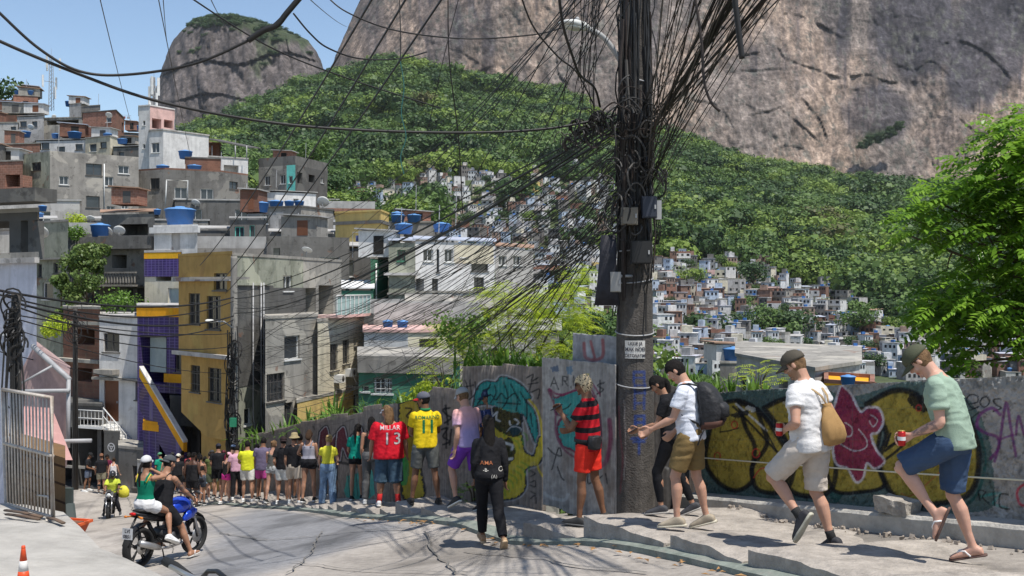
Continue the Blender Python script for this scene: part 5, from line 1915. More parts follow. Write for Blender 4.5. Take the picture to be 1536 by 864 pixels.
_g=_N.new('ShaderNodeNewGeometry')
_last=_b.inputs['Base Color'].links[0].from_socket
_hs=[]
for (sc3,sc_,lo,hi,a0,a1) in (((1,1,.05),.05,.40,.62,1.18,.50),((1,1,.09),.22,.42,.60,1.10,.62),((1,.6,1),.16,.40,.62,.66,1.25),((.35,.35,1),.045,.485,.50,1.0,.93)):
 _m=_N.new('ShaderNodeMapping')
 _m.inputs['Scale'].default_value=sc3
 _L.new(_g.outputs['Position'],_m.inputs['Vector'])
 _n=_N.new('ShaderNodeTexNoise')
 _n.inputs['Scale'].default_value,_n.inputs['Detail'].default_value,_n.inputs['Roughness'].default_value,_n.inputs['Distortion'].default_value=sc_,12,.72,.5
 _L.new(_m.outputs['Vector'],_n.inputs['Vector'])
 _r=_N.new('ShaderNodeMapRange')
 for _k,_v in zip(('From Min','From Max','To Min','To Max'),(lo,hi,a0,a1)):
  _r.inputs[_k].default_value=_v
 _L.new(_n.outputs['Fac'],_r.inputs['Value'])
 _x=_N.new('ShaderNodeVectorMath')
 _x.operation='SCALE'
 _L.new(_last,_x.inputs[0])
 _L.new(_r.outputs['Result'],_x.inputs['Scale'])
 _last=_x.outputs['Vector']
_L.new(_last,_b.inputs['Base Color'])
_bp=_N.new('ShaderNodeBump')
_bp.inputs['Strength'].default_value,_bp.inputs['Distance'].default_value=.8,3.5
_L.new(_n.outputs['Fac'],_bp.inputs['Height'])
_old=_b.inputs['Normal'].links[0].from_socket
_L.new(_old,_bp.inputs['Normal'])
_L.new(_bp.outputs['Normal'],_b.inputs['Normal'])
mo=link_mesh('mountain',me,mm)
tag(mo,kind='structure')
oy=np.array([22,28,36,46,60,78,96,120,150,180,215,260],float)
olx=np.array([330,300,284,272,260,252,246,238,228,220,212,205],float)
orx=np.array([345,372,405,432,462,476,484,492,500,508,516,530],float)
vv=np.concatenate([np.arange(22,60,1.4),np.arange(60,262,2.0)])
tt=np.linspace(-1,1,170)
gt,gv=np.meshgrid(tt,vv)
lx,rx=np.interp(gv,oy,olx),np.interp(gv,oy,orx)
jit=2.2*fbm2(gv*.09,gt*0,71)
gx_=(lx+rx)/2+(rx-lx)/2*np.sin(gt*PI/2)+jit
D=1700-150*np.cos(gt*PI/2)+(90-gv)*.9
D+=30*fbm2(gx_*.02,gv*.016,72,5)+14*fbm2(gx_*.13,gv*.03,73,5)
for pl0,wd,dp in [([(250,110),(300,90),(360,96),(420,78),(470,90)],5,10),([(270,150),(320,140),(380,150),(440,130)],4,8),([(430,60),(440,110),(452,180)],4,9),([(300,60),(296,110),(306,180)],4,9)]:
 b_,s_=seg_field(gx_,gv,smooth_poly(pl0),wd)
 D+=dp*np.where(s_>0,np.exp(-b_/wd),-.4*np.exp(-b_/(4*wd)))
q=np.stack([(gx_-CX)/F*D,D,(CY-gv)/F*D],-1).reshape(-1,3)
n1=fbm2(gx_*.02,gv*.014,74,5)
n2=fbm2(gx_*.1+n1*2,gv*.02,75,5)
base=np.array((.125,.108,.102))*(1+.35*n1+.35*n2)[...,None]
veg=soft(-(gv-44-26*n1-.16*np.clip(gx_-350,-60,200))+16*n2,-10,8)
veg=np.maximum(veg,soft(n1+n2*.5,.3,.5)*.8)[...,None]
cols=base*(1-veg)+np.array((.05,.068,.03))*(1+.4*n2)[...,None]*veg
me=np_mesh('mountain',q,grid_faces(len(tt),len(vv)),4,True)
set_col(me,cols.reshape(-1,3))
mo2=link_mesh('mountain',me,mm)
tag(mo2,kind='structure')
# LEAF CLOUDS (numpy)
def leaf_quads(centers,normals,size,aspect=1.6,rs=None,droop=0.0,jitter=0.55):
 """one folded quad per centre, facing roughly along its normal."""
 rs=rs or np.random.RandomState(1)
 n=len(centers)
 nr=normals+rs.normal(0,jitter,(n,3))
 nr /= np.linalg.norm(nr,axis=1)[:,None]+1e-9
 r=rs.normal(0,1,(n,3))
 r[:,2]-=droop
 a=np.cross(nr,r)
 a /= np.linalg.norm(a,axis=1)[:,None]+1e-9
 b=np.cross(nr,a)
 sz=(size*(0.6+0.8*rs.rand(n)))[:,None]
 a,b=a*sz*.5,b*sz*.5*aspect
 v=np.stack([centers-b,centers+a*.95-b*.1,centers+b,centers-a*.95-b*.1],1).reshape(-1,3)
 f=np.arange(4*n).reshape(n,4)
 return v,f
def crown_points(rs,n,lobes,shell=.55):
 """points through the outer part of a set of ellipsoid lobes: (centre, radii)"""
 vol=np.array([np.prod(l[1])**.667 for l in lobes])
 k=rs.choice(len(lobes),n,p=vol/vol.sum())
 d=rs.normal(0,1,(n,3))
 d /= np.linalg.norm(d,axis=1)[:,None]
 r=shell+(1-shell)*rs.rand(n)**.6
 C_=np.array([l[0] for l in lobes])[k]
 Rr=np.array([l[1] for l in lobes])[k]
 nz=1+.22*np.sin(d[:,0]*9+k)*np.sin(d[:,1]*8+k*2)+.18*rs.rand(n)
 return C_+d*Rr*(r*nz)[:,None],d
def tree_lobes(rs,h,rad,n=8,flat=.7):
 lobes=[((0,0,h*.72),(rad*.62,rad*.62,rad*.62*flat))]
 for i in range(n):
  a=rs.rand()*2*PI
  rr=rad*(.35+.35*rs.rand())
  lobes.append(((rr*math.cos(a),rr*math.sin(a),h*(.55+.35*rs.rand())),(rad*(.32+.2*rs.rand()),)*2+(rad*(.26+.16*rs.rand()),)))
 return lobes
LIB=[]
_rs=np.random.RandomState(5)
for k in range(9):
 lobes=tree_lobes(_rs,1.0,.56+.12*_rs.rand(),8+k % 5,.75)
 pts_,nr_=crown_points(_rs,1000,lobes,.80)
 nr_[:,2]+=.25
 v,f=leaf_quads(pts_,nr_,np.full(1000,.052),1.25,_rs,jitter=.28)
 v2,f2=leaf_quads(*crown_points(_rs,150,lobes,.3),np.full(150,.13),1.2,_rs)
 LIB.append((np.r_[v,v2],np.r_[f,f2+len(v)]))
def forest(name,spots,m,rs):
 """spots: list of (xyz, width, height)"""
 V,Fc,off_=[],[],0
 for (x,y,z,wd,ht) in spots:
  v,f=LIB[rs.randint(len(LIB))]
  a=rs.rand()*2*PI
  ca,sa=math.cos(a),math.sin(a)
  vx=(v[:,0]*ca-v[:,1]*sa)*wd+x
  vy=(v[:,0]*sa+v[:,1]*ca)*wd+y
  vz=v[:,2]*ht+z
  V.append(np.stack([vx,vy,vz],1))
  Fc.append(f+off_)
  off_+=len(v)
 return np.concatenate(V),np.concatenate(Fc)
def forest_top(px):
 return np.interp(px,[300,330,400,470,520,590,640,700,760,830,900,1000,1100,1140,1200,1280,1350,1536,1700],[215,195,165,135,118,100,118,130,140,150,190,214,226,262,280,285,290,300,300])
def house_density(px,py):
 d=0.0
 top=np.interp(px,[960,1000,1080,1150,1210,1260,1330,1420,1540],[395,408,392,408,448,478,492,508,512])
 if px>955 and py>top:
  d=1.0
 for (cx_,cy_,rx0,ry0,v) in ((1200,390,45,26,.45),(1265,455,60,22,.6),(1300,440,30,16,.5),(520,275,60,22,.5),(560,300,90,22,.8),(690,300,60,40,.35),(800,300,110,45,.75),
                                   (700,350,220,80,1),(860,390,120,110,1),(620,255,90,12,.3),(660,228,20,8,.5),(870,300,60,40,.6)):
  if ((px-cx_)/rx0)**2+((py-cy_)/ry0)**2<1:
   d=max(d,v)
 if px>1330 and py<520:
  d*=.5
 return d
frs=np.random.RandomState(17)
sp_g=[[],[],[],[]]
for it in range(15000):
 px=frs.uniform(250,1760)
 Dd=150*(1180/150)**frs.rand() if False else math.sqrt(frs.uniform(150**2,1160**2))
 if Dd<240:
  continue
 py=float(terr_py(px,Dd))
 if px<330 and Dd<500:
  continue
 hd=house_density(px,py)
 if frs.rand()<hd*.93:
  continue
 if frs.rand()>0.29:
  continue
 x,y,z=terr_xyz(px,Dd)
 wd=frs.uniform(15,32)*(1 if Dd>450 else .6)
 ht=wd*frs.uniform(.6,.95)
 g=frs.rand()*.75+.25*(0.5+0.5*fbm2(np.array([x*.012]),np.array([y*.012]),91)[0]*2)
 k=0 if g<.42 else 1 if g<.70 else 2 if g<.93 else 3
 sp_g[k].append((x,y,z-ht*.45,wd,ht))
leafm=[mat_leaf('forest_dark',(.026,.056,.018),(.066,.118,.032),.2,scale=.05),mat_leaf('forest_mid',(.055,.108,.026),(.125,.195,.044),.24,scale=.05),
         mat_leaf('forest_light',(.115,.185,.036),(.23,.31,.06),.28,scale=.05),mat_leaf('forest_olive',(.065,.080,.022),(.13,.12,.04),.2,scale=.05)]
V,Fc,mi,o_=[],[],[],0
for k in range(4):
 v,f=forest('f',sp_g[k],None,frs)
 V.append(v)
 Fc.append(f+o_)
 mi.append(np.full(len(f),k,np.int32))
 o_+=len(v)
me=np_mesh('forest',np.concatenate(V),np.concatenate(Fc))
me.polygons.foreach_set('material_index',np.concatenate(mi))
fo=link_mesh('forest',me,leafm)
tag(fo,'green forest covering the hillside below the bare rock','forest',kind='stuff')
sh=[]
for it in range(300):
 vq=rnd.uniform(0,1)**1.6
 pyq=24+vq*75
 lx_,rx_q=np.interp(pyq,oy,olx),np.interp(pyq,oy,orx)
 tq=rnd.uniform(-1,1)
 pxq=(lx_+rx_q)/2+(rx_q-lx_)/2*math.sin(tq*PI/2)
 Dq=1700-150*math.cos(tq*PI/2)+(90-pyq)*.9-4
 if pyq>(38 if pxq<380 else 60) and rnd.random()<.9:
  continue
 p=P(pxq,pyq,Dq)
 wq=rnd.uniform(9,16)
 sh.append((p.x,p.y,p.z-wq*.6,wq,wq*.8))
for it in range(60):
 t=rnd.random()
 pxq=1290+62*t+rnd.uniform(-3,3)
 p=P(pxq,217-28*t**1.2+rnd.uniform(-4,9),1125)
 sh.append((p.x,p.y,p.z-3,rnd.uniform(5,9),rnd.uniform(5,8)))
for it in range(150):
 pxq=rnd.choice([rnd.uniform(545,700),rnd.uniform(700,900),rnd.uniform(1150,1350),rnd.uniform(480,520)])
 p=P(pxq,forest_top(pxq)+rnd.uniform(-14,6),1100)
 sh.append((p.x,p.y,p.z-6,rnd.uniform(9,16),rnd.uniform(9,14)))
v,f=forest('s',sh,None,frs)
me=np_mesh('shrubbery',v,f)
so_=link_mesh('shrubbery',me,leafm[0])
tag(so_,'dark scrub growing on the rock ledges and the top of the far dome','shrubs',kind='stuff')
print('forest trees',sum(len(s) for s in sp_g),'faces',len(me.polygons))
# BUILDINGS
def wallmat(name,col,streak=.42,grime=.45,var=.14,rough=.92,dirt=(.06,.055,.05)):
 if name in MATS:
  return MATS[name]
 m=mat(name,col,rough=rough,var=var,scale=1.6,bump=.35,bscale=18,streak=streak,grime=grime,dirt=dirt,spec=.15)
 N,L=m.node_tree.nodes,m.node_tree.links
 b=N['Principled BSDF']
 g=N.new('ShaderNodeNewGeometry')
 last=b.inputs['Base Color'].links[0].from_socket
 k_=.35 if 'plaster' in name or 'concrete' in name else .12
 for (sc_,lo,c_,f) in ((.42,.57,(min(.5,col[0]*1.6),min(.48,col[1]*1.57),min(.46,col[2]*1.5)),k_*1.7),(.75,.66,(.20,.11,.075),k_*2),(2.6,.62,(.03,.028,.025),k_)):
  n=N.new('ShaderNodeTexNoise')
  n.inputs['Scale'].default_value=sc_
  n.inputs['Detail'].default_value=7
  n.inputs['Distortion'].default_value=.4
  L.new(g.outputs['Position'],n.inputs['Vector'])
  r=N.new('ShaderNodeMapRange')
  r.inputs['From Min'].default_value,r.inputs['From Max'].default_value,r.inputs['To Max'].default_value=lo,lo+.02,f
  L.new(n.outputs['Fac'],r.inputs['Value'])
  x=N.new('ShaderNodeMixRGB')
  L.new(r.outputs['Result'],x.inputs['Fac'])
  L.new(last,x.inputs['Color1'])
  x.inputs['Color2'].default_value=(*c_,1)
  last=x.outputs['Color']
 L.new(last,b.inputs['Base Color'])
 return m
def mat_brick(name,col,mortar,sc=1.0,rot=0.0):
 if name in MATS:
  return MATS[name]
 m=wallmat(name,col,.5,.3)
 nt=m.node_tree
 N,L=nt.nodes,nt.links
 b=N['Principled BSDF']
 base=b.inputs['Base Color'].links[0].from_socket
 geo=N.new('ShaderNodeNewGeometry')
 sx=N.new('ShaderNodeSeparateXYZ')
 L.new(geo.outputs['Position'],sx.inputs[0])
 ad=N.new('ShaderNodeMath')
 L.new(sx.outputs['X'],ad.inputs[0])
 L.new(sx.outputs['Y'],ad.inputs[1])
 cb=N.new('ShaderNodeCombineXYZ')
 L.new(ad.outputs[0],cb.inputs['X'])
 L.new(sx.outputs['Z'],cb.inputs['Y'])
 br=N.new('ShaderNodeTexBrick')
 L.new(cb.outputs[0],br.inputs['Vector'])
 br.inputs['Scale'].default_value=1.0
 br.inputs['Brick Width'].default_value=.32*sc
 br.inputs['Row Height'].default_value=.2*sc
 br.inputs['Mortar Size'].default_value=.016*sc
 br.inputs['Color1'].default_value=(.85,.85,.85,1)
 br.inputs['Color2'].default_value=(1.15,1.1,1.1,1)
 br.inputs['Mortar'].default_value=(*mortar,1)
 mx=N.new('ShaderNodeMixRGB')
 mx.blend_type='MULTIPLY'
 mx.inputs['Fac'].default_value=1
 L.new(base,mx.inputs['Color1'])
 L.new(br.outputs['Color'],mx.inputs['Color2'])
 L.new(mx.outputs['Color'],b.inputs['Base Color'])
 return m
def mat_tiles(name,col,line,size):
 m=mat_brick(name,col,line,1.0)
 br=[n for n in m.node_tree.nodes if n.type=='TEX_BRICK'][0]
 br.offset=0
 br.inputs['Brick Width'].default_value=size
 br.inputs['Row Height'].default_value=size
 br.inputs['Mortar Size'].default_value=size*.07
 m.node_tree.nodes['Principled BSDF'].inputs['Roughness'].default_value=.25
 return m
WM={
 'grey':wallmat('plaster_grey',(.26,.245,.22)),'darkgrey':wallmat('plaster_dark',(.14,.135,.125),.7,.5),'lightgrey':wallmat('plaster_light',(.42,.40,.375),.5,.3),
 'white':wallmat('paint_white',(.58,.57,.55),.35,.18),'cream':wallmat('paint_cream',(.55,.50,.38),.4,.25),'ochre':wallmat('paint_ochre',(.42,.27,.09),.35,.22,dirt=(.16,.10,.04)),
 'yellow':wallmat('paint_yellow',(.55,.40,.15),.35,.25,dirt=(.14,.11,.06)),'brick':mat_brick('brick_red',(.25,.125,.088),(1.25,1.5,1.6)),'brickdark':mat_brick('brick_old',(.17,.085,.06),(1.0,1.2,1.2)),
 'pink':wallmat('paint_pink',(.58,.38,.34),.35,.2),'blue':wallmat('paint_blue',(.34,.43,.55),.35,.2),'green':wallmat('paint_green',(.07,.20,.13),.35,.2),
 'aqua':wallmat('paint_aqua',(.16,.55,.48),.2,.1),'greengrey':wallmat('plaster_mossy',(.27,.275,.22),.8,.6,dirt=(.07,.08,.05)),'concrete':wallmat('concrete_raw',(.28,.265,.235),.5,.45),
 'darkconc':wallmat('concrete_black',(.10,.098,.092),.6,.5),'orange':wallmat('paint_orange',(.72,.33,.02),.15,.08),'lilac':wallmat('cladding_pale',(.47,.49,.56),.35,.15),
}
PURPLE=mat_tiles('tile_purple',(.04,.025,.12),(2.6,3.0,2.0),.14)
GLASS=mat('window_glass',(.035,.04,.045),rough=.12,var=.3,scale=1.2,spec=.6)
DARKIN=mat('dark_interior',(.02,.018,.016),rough=.95,var=.3)
FRAMEW=mat('frame_white',(.6,.6,.58),rough=.5)
FRAMED=mat('frame_dark',(.08,.075,.07),rough=.5)
FRAMEB=mat('frame_brown',(.15,.06,.03),rough=.6)
ROOFW=mat('roof_fibre',(.38,.37,.35),rough=.9,var=.2,scale=1.2,streak=.3,grime=.4)
ROOFR=mat('roof_rust',(.30,.19,.13),rough=.9,var=.3,scale=1.2,grime=.4)
ROOFB=mat('roof_bluish',(.40,.43,.50),rough=.6,var=.12,scale=.8,streak=.2,metal=.1)
TANKB=mat('tank_blue',(.035,.13,.36),rough=.5,var=.12,scale=2,grime=.25,dirt=(.08,.13,.2))
TANKL=mat('tank_lid',(.10,.24,.48),rough=.5,var=.15,scale=3,grime=.3,dirt=(.25,.3,.36))
METAL=mat('pipe_grey',(.32,.32,.32),rough=.5,var=.2)
DISHM=mat('dish_pale',(.62,.62,.60),rough=.5,grime=.2)
class Bld:
 def __init__(self,name,label,front,back,top,bottom,wall,cat='building',group=None,roof='flat',roofmat=None,mats=None,par=0.0,party=True):
  """front: [(px, D)...] left to right; back: metres the block reaches behind; top: z or ('py', py, i) seen at front point i."""
  self.fp=[Vector(((px-CX)/F*D,D)) for px,D in front]
  a,b=self.fp[0],self.fp[-1]
  d=(b-a).normalized()
  n=Vector((-d.y,d.x))
  if n.y<0:
   n=-n
  if party:
   self.poly=self.fp+[b+b.normalized()*back,a+a.normalized()*back]
  else:
   self.poly=self.fp+[b+n*back,a+n*back]
  if isinstance(top,tuple):
   Dr=front[top[2]][1]
   top=(CY-top[1])/F*Dr
  self.top,self.bot=top,bottom
  self.wall,self.mats,self.roof,self.roofmat,self.par=wall,mats or {},roof,roofmat or WM['concrete'],par
  c=sum(self.poly,Vector((0,0)))/len(self.poly)
  self.o=Vector((c.x,c.y,bottom))
  self.root=empty(name,self.o,0,label,cat,group)
  self.rects={i:[] for i in range(len(self.poly))}
  self.front=front
 def face(self,i):
  return self.poly[i],self.poly[(i+1) % len(self.poly)]
 def uz(self,i,px,py):
  a,b=self.face(i)
  r=Vector(((px-CX)/F,1.0))
  d=b-a
  det=d.x*(-r.y)+r.x*d.y
  u=(-a.x*-r.y+r.x*-a.y)/det
  t=(d.x*-a.y+d.y*a.x)/det
  return u*d.length,(CY-py)/F*t
 def rect(self,i,px0,py0,px1,py1):
  u0,zt=self.uz(i,px0,py0)
  u1,_=self.uz(i,px1,py0)
  _,zb=self.uz(i,(px0+px1)/2,py1)
  _,zt=self.uz(i,(px0+px1)/2,py0)
  return min(u0,u1),max(u0,u1),zb,zt
 def pt(self,i,u,z,out=0.0):
  a,b=self.face(i)
  d=(b-a).normalized()
  n=Vector((d.y,-d.x))
  p=a+d*u+n*out
  return Vector((p.x,p.y,z))-self.o
 def boxf(self,mb,i,u0,u1,z0,z1,o0,o1):
  """a block on face i between outward offsets o0 and o1"""
  q=[self.pt(i,u0,z0,o1),self.pt(i,u1,z0,o1),self.pt(i,u1,z0,o0),self.pt(i,u0,z0,o0)]
  t=[self.pt(i,u0,z1,o1),self.pt(i,u1,z1,o1),self.pt(i,u1,z1,o0),self.pt(i,u0,z1,o0)]
  mb.hexa(q,t)
 def hole(self,i,r,deep=.16):
  a,b=self.face(i)
  L=(b-a).length
  u0,u1,z0,z1=r
  u0,u1=max(u0,.05),min(u1,L-.05)
  z0,z1=max(z0,self.bot+.02),min(z1,self.top-.05)
  if u1-u0<.1 or z1-z0<.1:
   return None
  for q in self.rects[i]:
   if not (u1<q[0]-.02 or u0>q[1]+.02 or z1<q[2]-.02 or z0>q[3]+.02):
    return None
  self.rects[i].append((u0,u1,z0,z1,deep))
  return u0,u1,z0,z1
 def window(self,i,px0,py0,px1,py1,frame=None,bars=0,panes=2,deep=.16,name='window',pane=None,rect=None,sill=True,simple=False):
  r=self.hole(i,rect or self.rect(i,px0,py0,px1,py1),deep)
  if r is None:
   return None
  u0,u1,z0,z1=r
  fm=frame or FRAMEW
  mb=MB()
  t=min(.05,(u1-u0)*.12)
  if simple:
   self.boxf(mb,i,u0,u1,z0,z1,-deep,-deep+.04)
   return mb.build(name,pane or GLASS,self.root)
  self.boxf(mb,i,u0,u0+t,z0,z1,-deep,-deep+.06)
  self.boxf(mb,i,u1-t,u1,z0,z1,-deep,-deep+.06)
  self.boxf(mb,i,u0+t,u1-t,z1-t,z1,-deep,-deep+.06)
  self.boxf(mb,i,u0+t,u1-t,z0,z0+t,-deep,-deep+.06)
  for k in range(1,panes):
   uu=u0+(u1-u0)*k/panes
   self.boxf(mb,i,uu-t*.4,uu+t*.4,z0+t,z1-t,-deep,-deep+.05)
  if bars:
   for k in range(bars):
    uu=u0+(u1-u0)*(k+.5)/bars
    self.boxf(mb,i,uu-.009,uu+.009,z0+.01,z1-.01,-.03,-.012)
   for zz in (z0+(z1-z0)*.3,z0+(z1-z0)*.7):
    self.boxf(mb,i,u0,u1,zz-.01,zz+.01,-.01,.004)
  if sill:
   self.boxf(mb,i,u0-.06,u1+.06,z0-.06,z0-.002,-.02,.07)
  w_=mb.build(name,fm,self.root)
  mb=MB()
  self.boxf(mb,i,u0+.002,u1-.002,z0+.002,z1-.002,-deep-.03,-deep+.015)
  g=mb.build('pane',pane or GLASS,w_)
  return w_
 def opening(self,i,px0,py0,px1,py1,deep=1.4,name=None,rect=None):
  """a deep dark opening without glass"""
  return self.hole(i,rect or self.rect(i,px0,py0,px1,py1),deep)
 def door(self,i,px0,py0,px1,py1,m=None,rect=None):
  r=self.hole(i,rect or self.rect(i,px0,py0,px1,py1),.12)
  if r is None:
   return
  u0,u1,z0,z1=r
  mb=MB()
  self.boxf(mb,i,u0+.002,u1-.002,z0+.002,z1-.002,-.12,-.07)
  d=mb.build('door',m or FRAMEB,self.root)
  mb=MB()
  self.boxf(mb,i,u1-.16,u1-.1,z0+(z1-z0)*.45,z0+(z1-z0)*.5,-.069,-.02)
  mb.build('handle',METAL,d)
  return d
 def ledge(self,i,z0,z1,out,m,name='ledge',u0=None,u1=None,tilt=0):
  a,b=self.face(i)
  L=(b-a).length
  mb=MB()
  self.boxf(mb,i,-out if u0 is None else u0,L+out if u1 is None else u1,z0,z1,.003,out)
  return mb.build(name,m,self.root)
 def band(self,i,py0,py1,ref_px,m,out=.012,name='painted_band',u0=None,u1=None):
  _,z1=self.uz(i,ref_px,py0)
  _,z0=self.uz(i,ref_px,py1)
  a,b=self.face(i)
  mb=MB()
  self.boxf(mb,i,.001 if u0 is None else u0,(b-a).length-.001 if u1 is None else u1,z0,z1,.003,out)
  return mb.build(name,m,self.root)
 def finish(self,auto=True):
  Dm=self.fp[0].y
  if auto and 38<Dm<175 and self.root['category']=='building' and not self.root.name.startswith(('green_wall','tiled_house','roof','rooftop','white_block')):
   ar=random.Random(int(Dm*100+self.fp[0].x*10))
   for i in range(len(self.fp)-1):
    a,b=self.face(i)
    L=(b-a).length
    for s_ in range(4):
     z1=self.top-.75-s_*2.8
     n=int(L/2.1)
     for k in range(n):
      if ar.random()<.62:
       u=L*(k+.5)/n-.5+ar.uniform(-.3,.3)
       w_=ar.choice([.6,.9,1.1,1.3])
       h_=ar.choice([.7,1.0,1.1])
       if z1-h_>self.bot+.3 and u>.2 and u+w_<L-.2:
        if ar.random()<.75:
         self.window(i,0,0,0,0,rect=(u,u+w_,z1-h_,z1),frame=ar.choice([FRAMEW,FRAMED,FRAMED]),panes=ar.choice([1,2]))
        else:
         self.hole(i,(u,u+w_*1.2,z1-h_*1.2,z1),1.2)
     if i==0 and s_ and ar.random()<.3 and z1+.2>self.bot:
      self.ledge(i,z1+.45,z1+.57,ar.uniform(.08,.3),WM['concrete'],'floor_slab')
  matlist=[self.wall]
  mb=MB()
  for i in range(len(self.poly)):
   a,b=self.face(i)
   L=(b-a).length
   mm=self.mats.get(i)
   if mm is not None and mm not in matlist:
    matlist.append(mm)
   mb.cur=matlist.index(mm) if mm is not None else 0
   us_=sorted({0.0,L} | {q[0] for q in self.rects[i]} | {q[1] for q in self.rects[i]})
   zs=sorted({self.bot,self.top} | {q[2] for q in self.rects[i]} | {q[3] for q in self.rects[i]})
   for k in range(len(us_)-1):
    for l in range(len(zs)-1):
     um,zm=(us_[k]+us_[k+1])/2,(zs[l]+zs[l+1])/2
     if any(q[0]<um<q[1] and q[2]<zm<q[3] for q in self.rects[i]):
      continue
     mb.quad(self.pt(i,us_[k],zs[l]),self.pt(i,us_[k+1],zs[l]),self.pt(i,us_[k+1],zs[l+1]),self.pt(i,us_[k],zs[l+1]))
   for (u0,u1,z0,z1,dp) in self.rects[i]:
    p= lambda u,z,o:self.pt(i,u,z,o)
    mb.quad(p(u0,z0,0),p(u0,z1,0),p(u0,z1,-dp),p(u0,z0,-dp))
    mb.quad(p(u1,z0,-dp),p(u1,z1,-dp),p(u1,z1,0),p(u1,z0,0))
    mb.quad(p(u0,z1,0),p(u1,z1,0),p(u1,z1,-dp),p(u0,z1,-dp))
    mb.quad(p(u0,z0,-dp),p(u1,z0,-dp),p(u1,z0,0),p(u0,z0,0))
    if dp>.3:
     mb.quad(p(u0,z0,-dp),p(u0,z1,-dp),p(u1,z1,-dp),p(u1,z0,-dp))
  mb.cur=0
  mb.poly([Vector((q.x,q.y,self.top))-self.o for q in self.poly])
  mb.build('wall',matlist,self.root)
  if self.roof=='flat':
   mb=MB()
   c=sum(self.poly,Vector((0,0)))/len(self.poly)
   pl=[(c+(q-c)*1.03) for q in self.poly]
   mb.prism([(q.x-self.o.x,q.y-self.o.y) for q in pl],self.top+.003-self.o.z,self.top+.13-self.o.z)
   mb.build('roof',self.roofmat,self.root)
  elif self.roof in ('sheet','sheetr'):
   c=sum(self.poly,Vector((0,0)))/len(self.poly)
   pl=[(c+(q-c)*1.05) for q in self.poly]
   up=[.6 if k>=len(self.fp) else .12 for k in range(len(pl))]
   mb=MB()
   mb.prism([(q.x-self.o.x,q.y-self.o.y) for q in pl],[self.top+h-self.o.z for h in up],[self.top+h+.07-self.o.z for h in up])
   mb.build('roof',self.roofmat,self.root)
  elif self.roof=='parapet':
   mb=MB()
   n=len(self.poly)
   for i in range(n):
    a,b=self.face(i)
    L=(b-a).length
    self.boxf(mb,i,0 if i % 2 else -.0,L,self.top+.003,self.top+self.par,-.14,.0 if i % 2 else -.002)
   mb.build('parapet',self.roofmat,self.root)
  return self.root
def water_tank(loc,r,h,label,group='blue water tanks on the roofs',m=None,lid=None):
 if group is None:
  r,h=r*(.58 if r<.9 or r>1.0 else .58 if 'twin' in label or 'metal roof' in label else 1.0),h*(.6 if 'big blue round' not in label else 1.0)
 t=empty('water_tank',loc,rnd.uniform(0,6),label,'water tank',group)
 k=r
 MB().lathe([(k*.78,0),(k*.82,h*.02),(k*.9,h*.4),(k*.94,h*.42),(k*.98,h*.8),(k*1.03,h*.82),(k*1.03,h*.86)],n=20).build('tank_body',m or TANKB,t)
 MB().lathe([(k*1.07,h*.86),(k*1.07,h*.9),(k*.8,h*.98),(k*.35,h*1.03),(k*.3,h*1.08),(.01,h*1.09)],n=20).build('lid',lid or TANKL,t)
 return t
def dish(loc,r,label,az_=200,tilt=40,group='satellite dishes on the roofs'):
 r*=.55
 t=empty('satellite_dish',loc,R(az_),label,'satellite dish',group)
 M=Matrix.Rotation(R(90-tilt),3,'X')
 mb=MB()
 prof=[(r*q,r*.28*q*q) for q in (.01,.3,.55,.8,1.0)]+[(r*q,r*.28*q*q+r*.05) for q in (.98,.8,.55,.3,.01)]
 mb.lathe(prof,c=(0,0,r*.9),n=22,M=M)
 mb.build('reflector',DISHM,t)
 mb=MB()
 mb.tube([(0,0,-.05),(0,0,r*.9)],r*.05,n=6)
 mb.tube([Vector((0,0,r*.9))+M @ Vector((0,-r*.8,r*.2)),Vector((0,0,r*.9))+M @ Vector((0,0,r*.9))],r*.03,n=5)
 mb.build('arm',METAL,t)
 return t
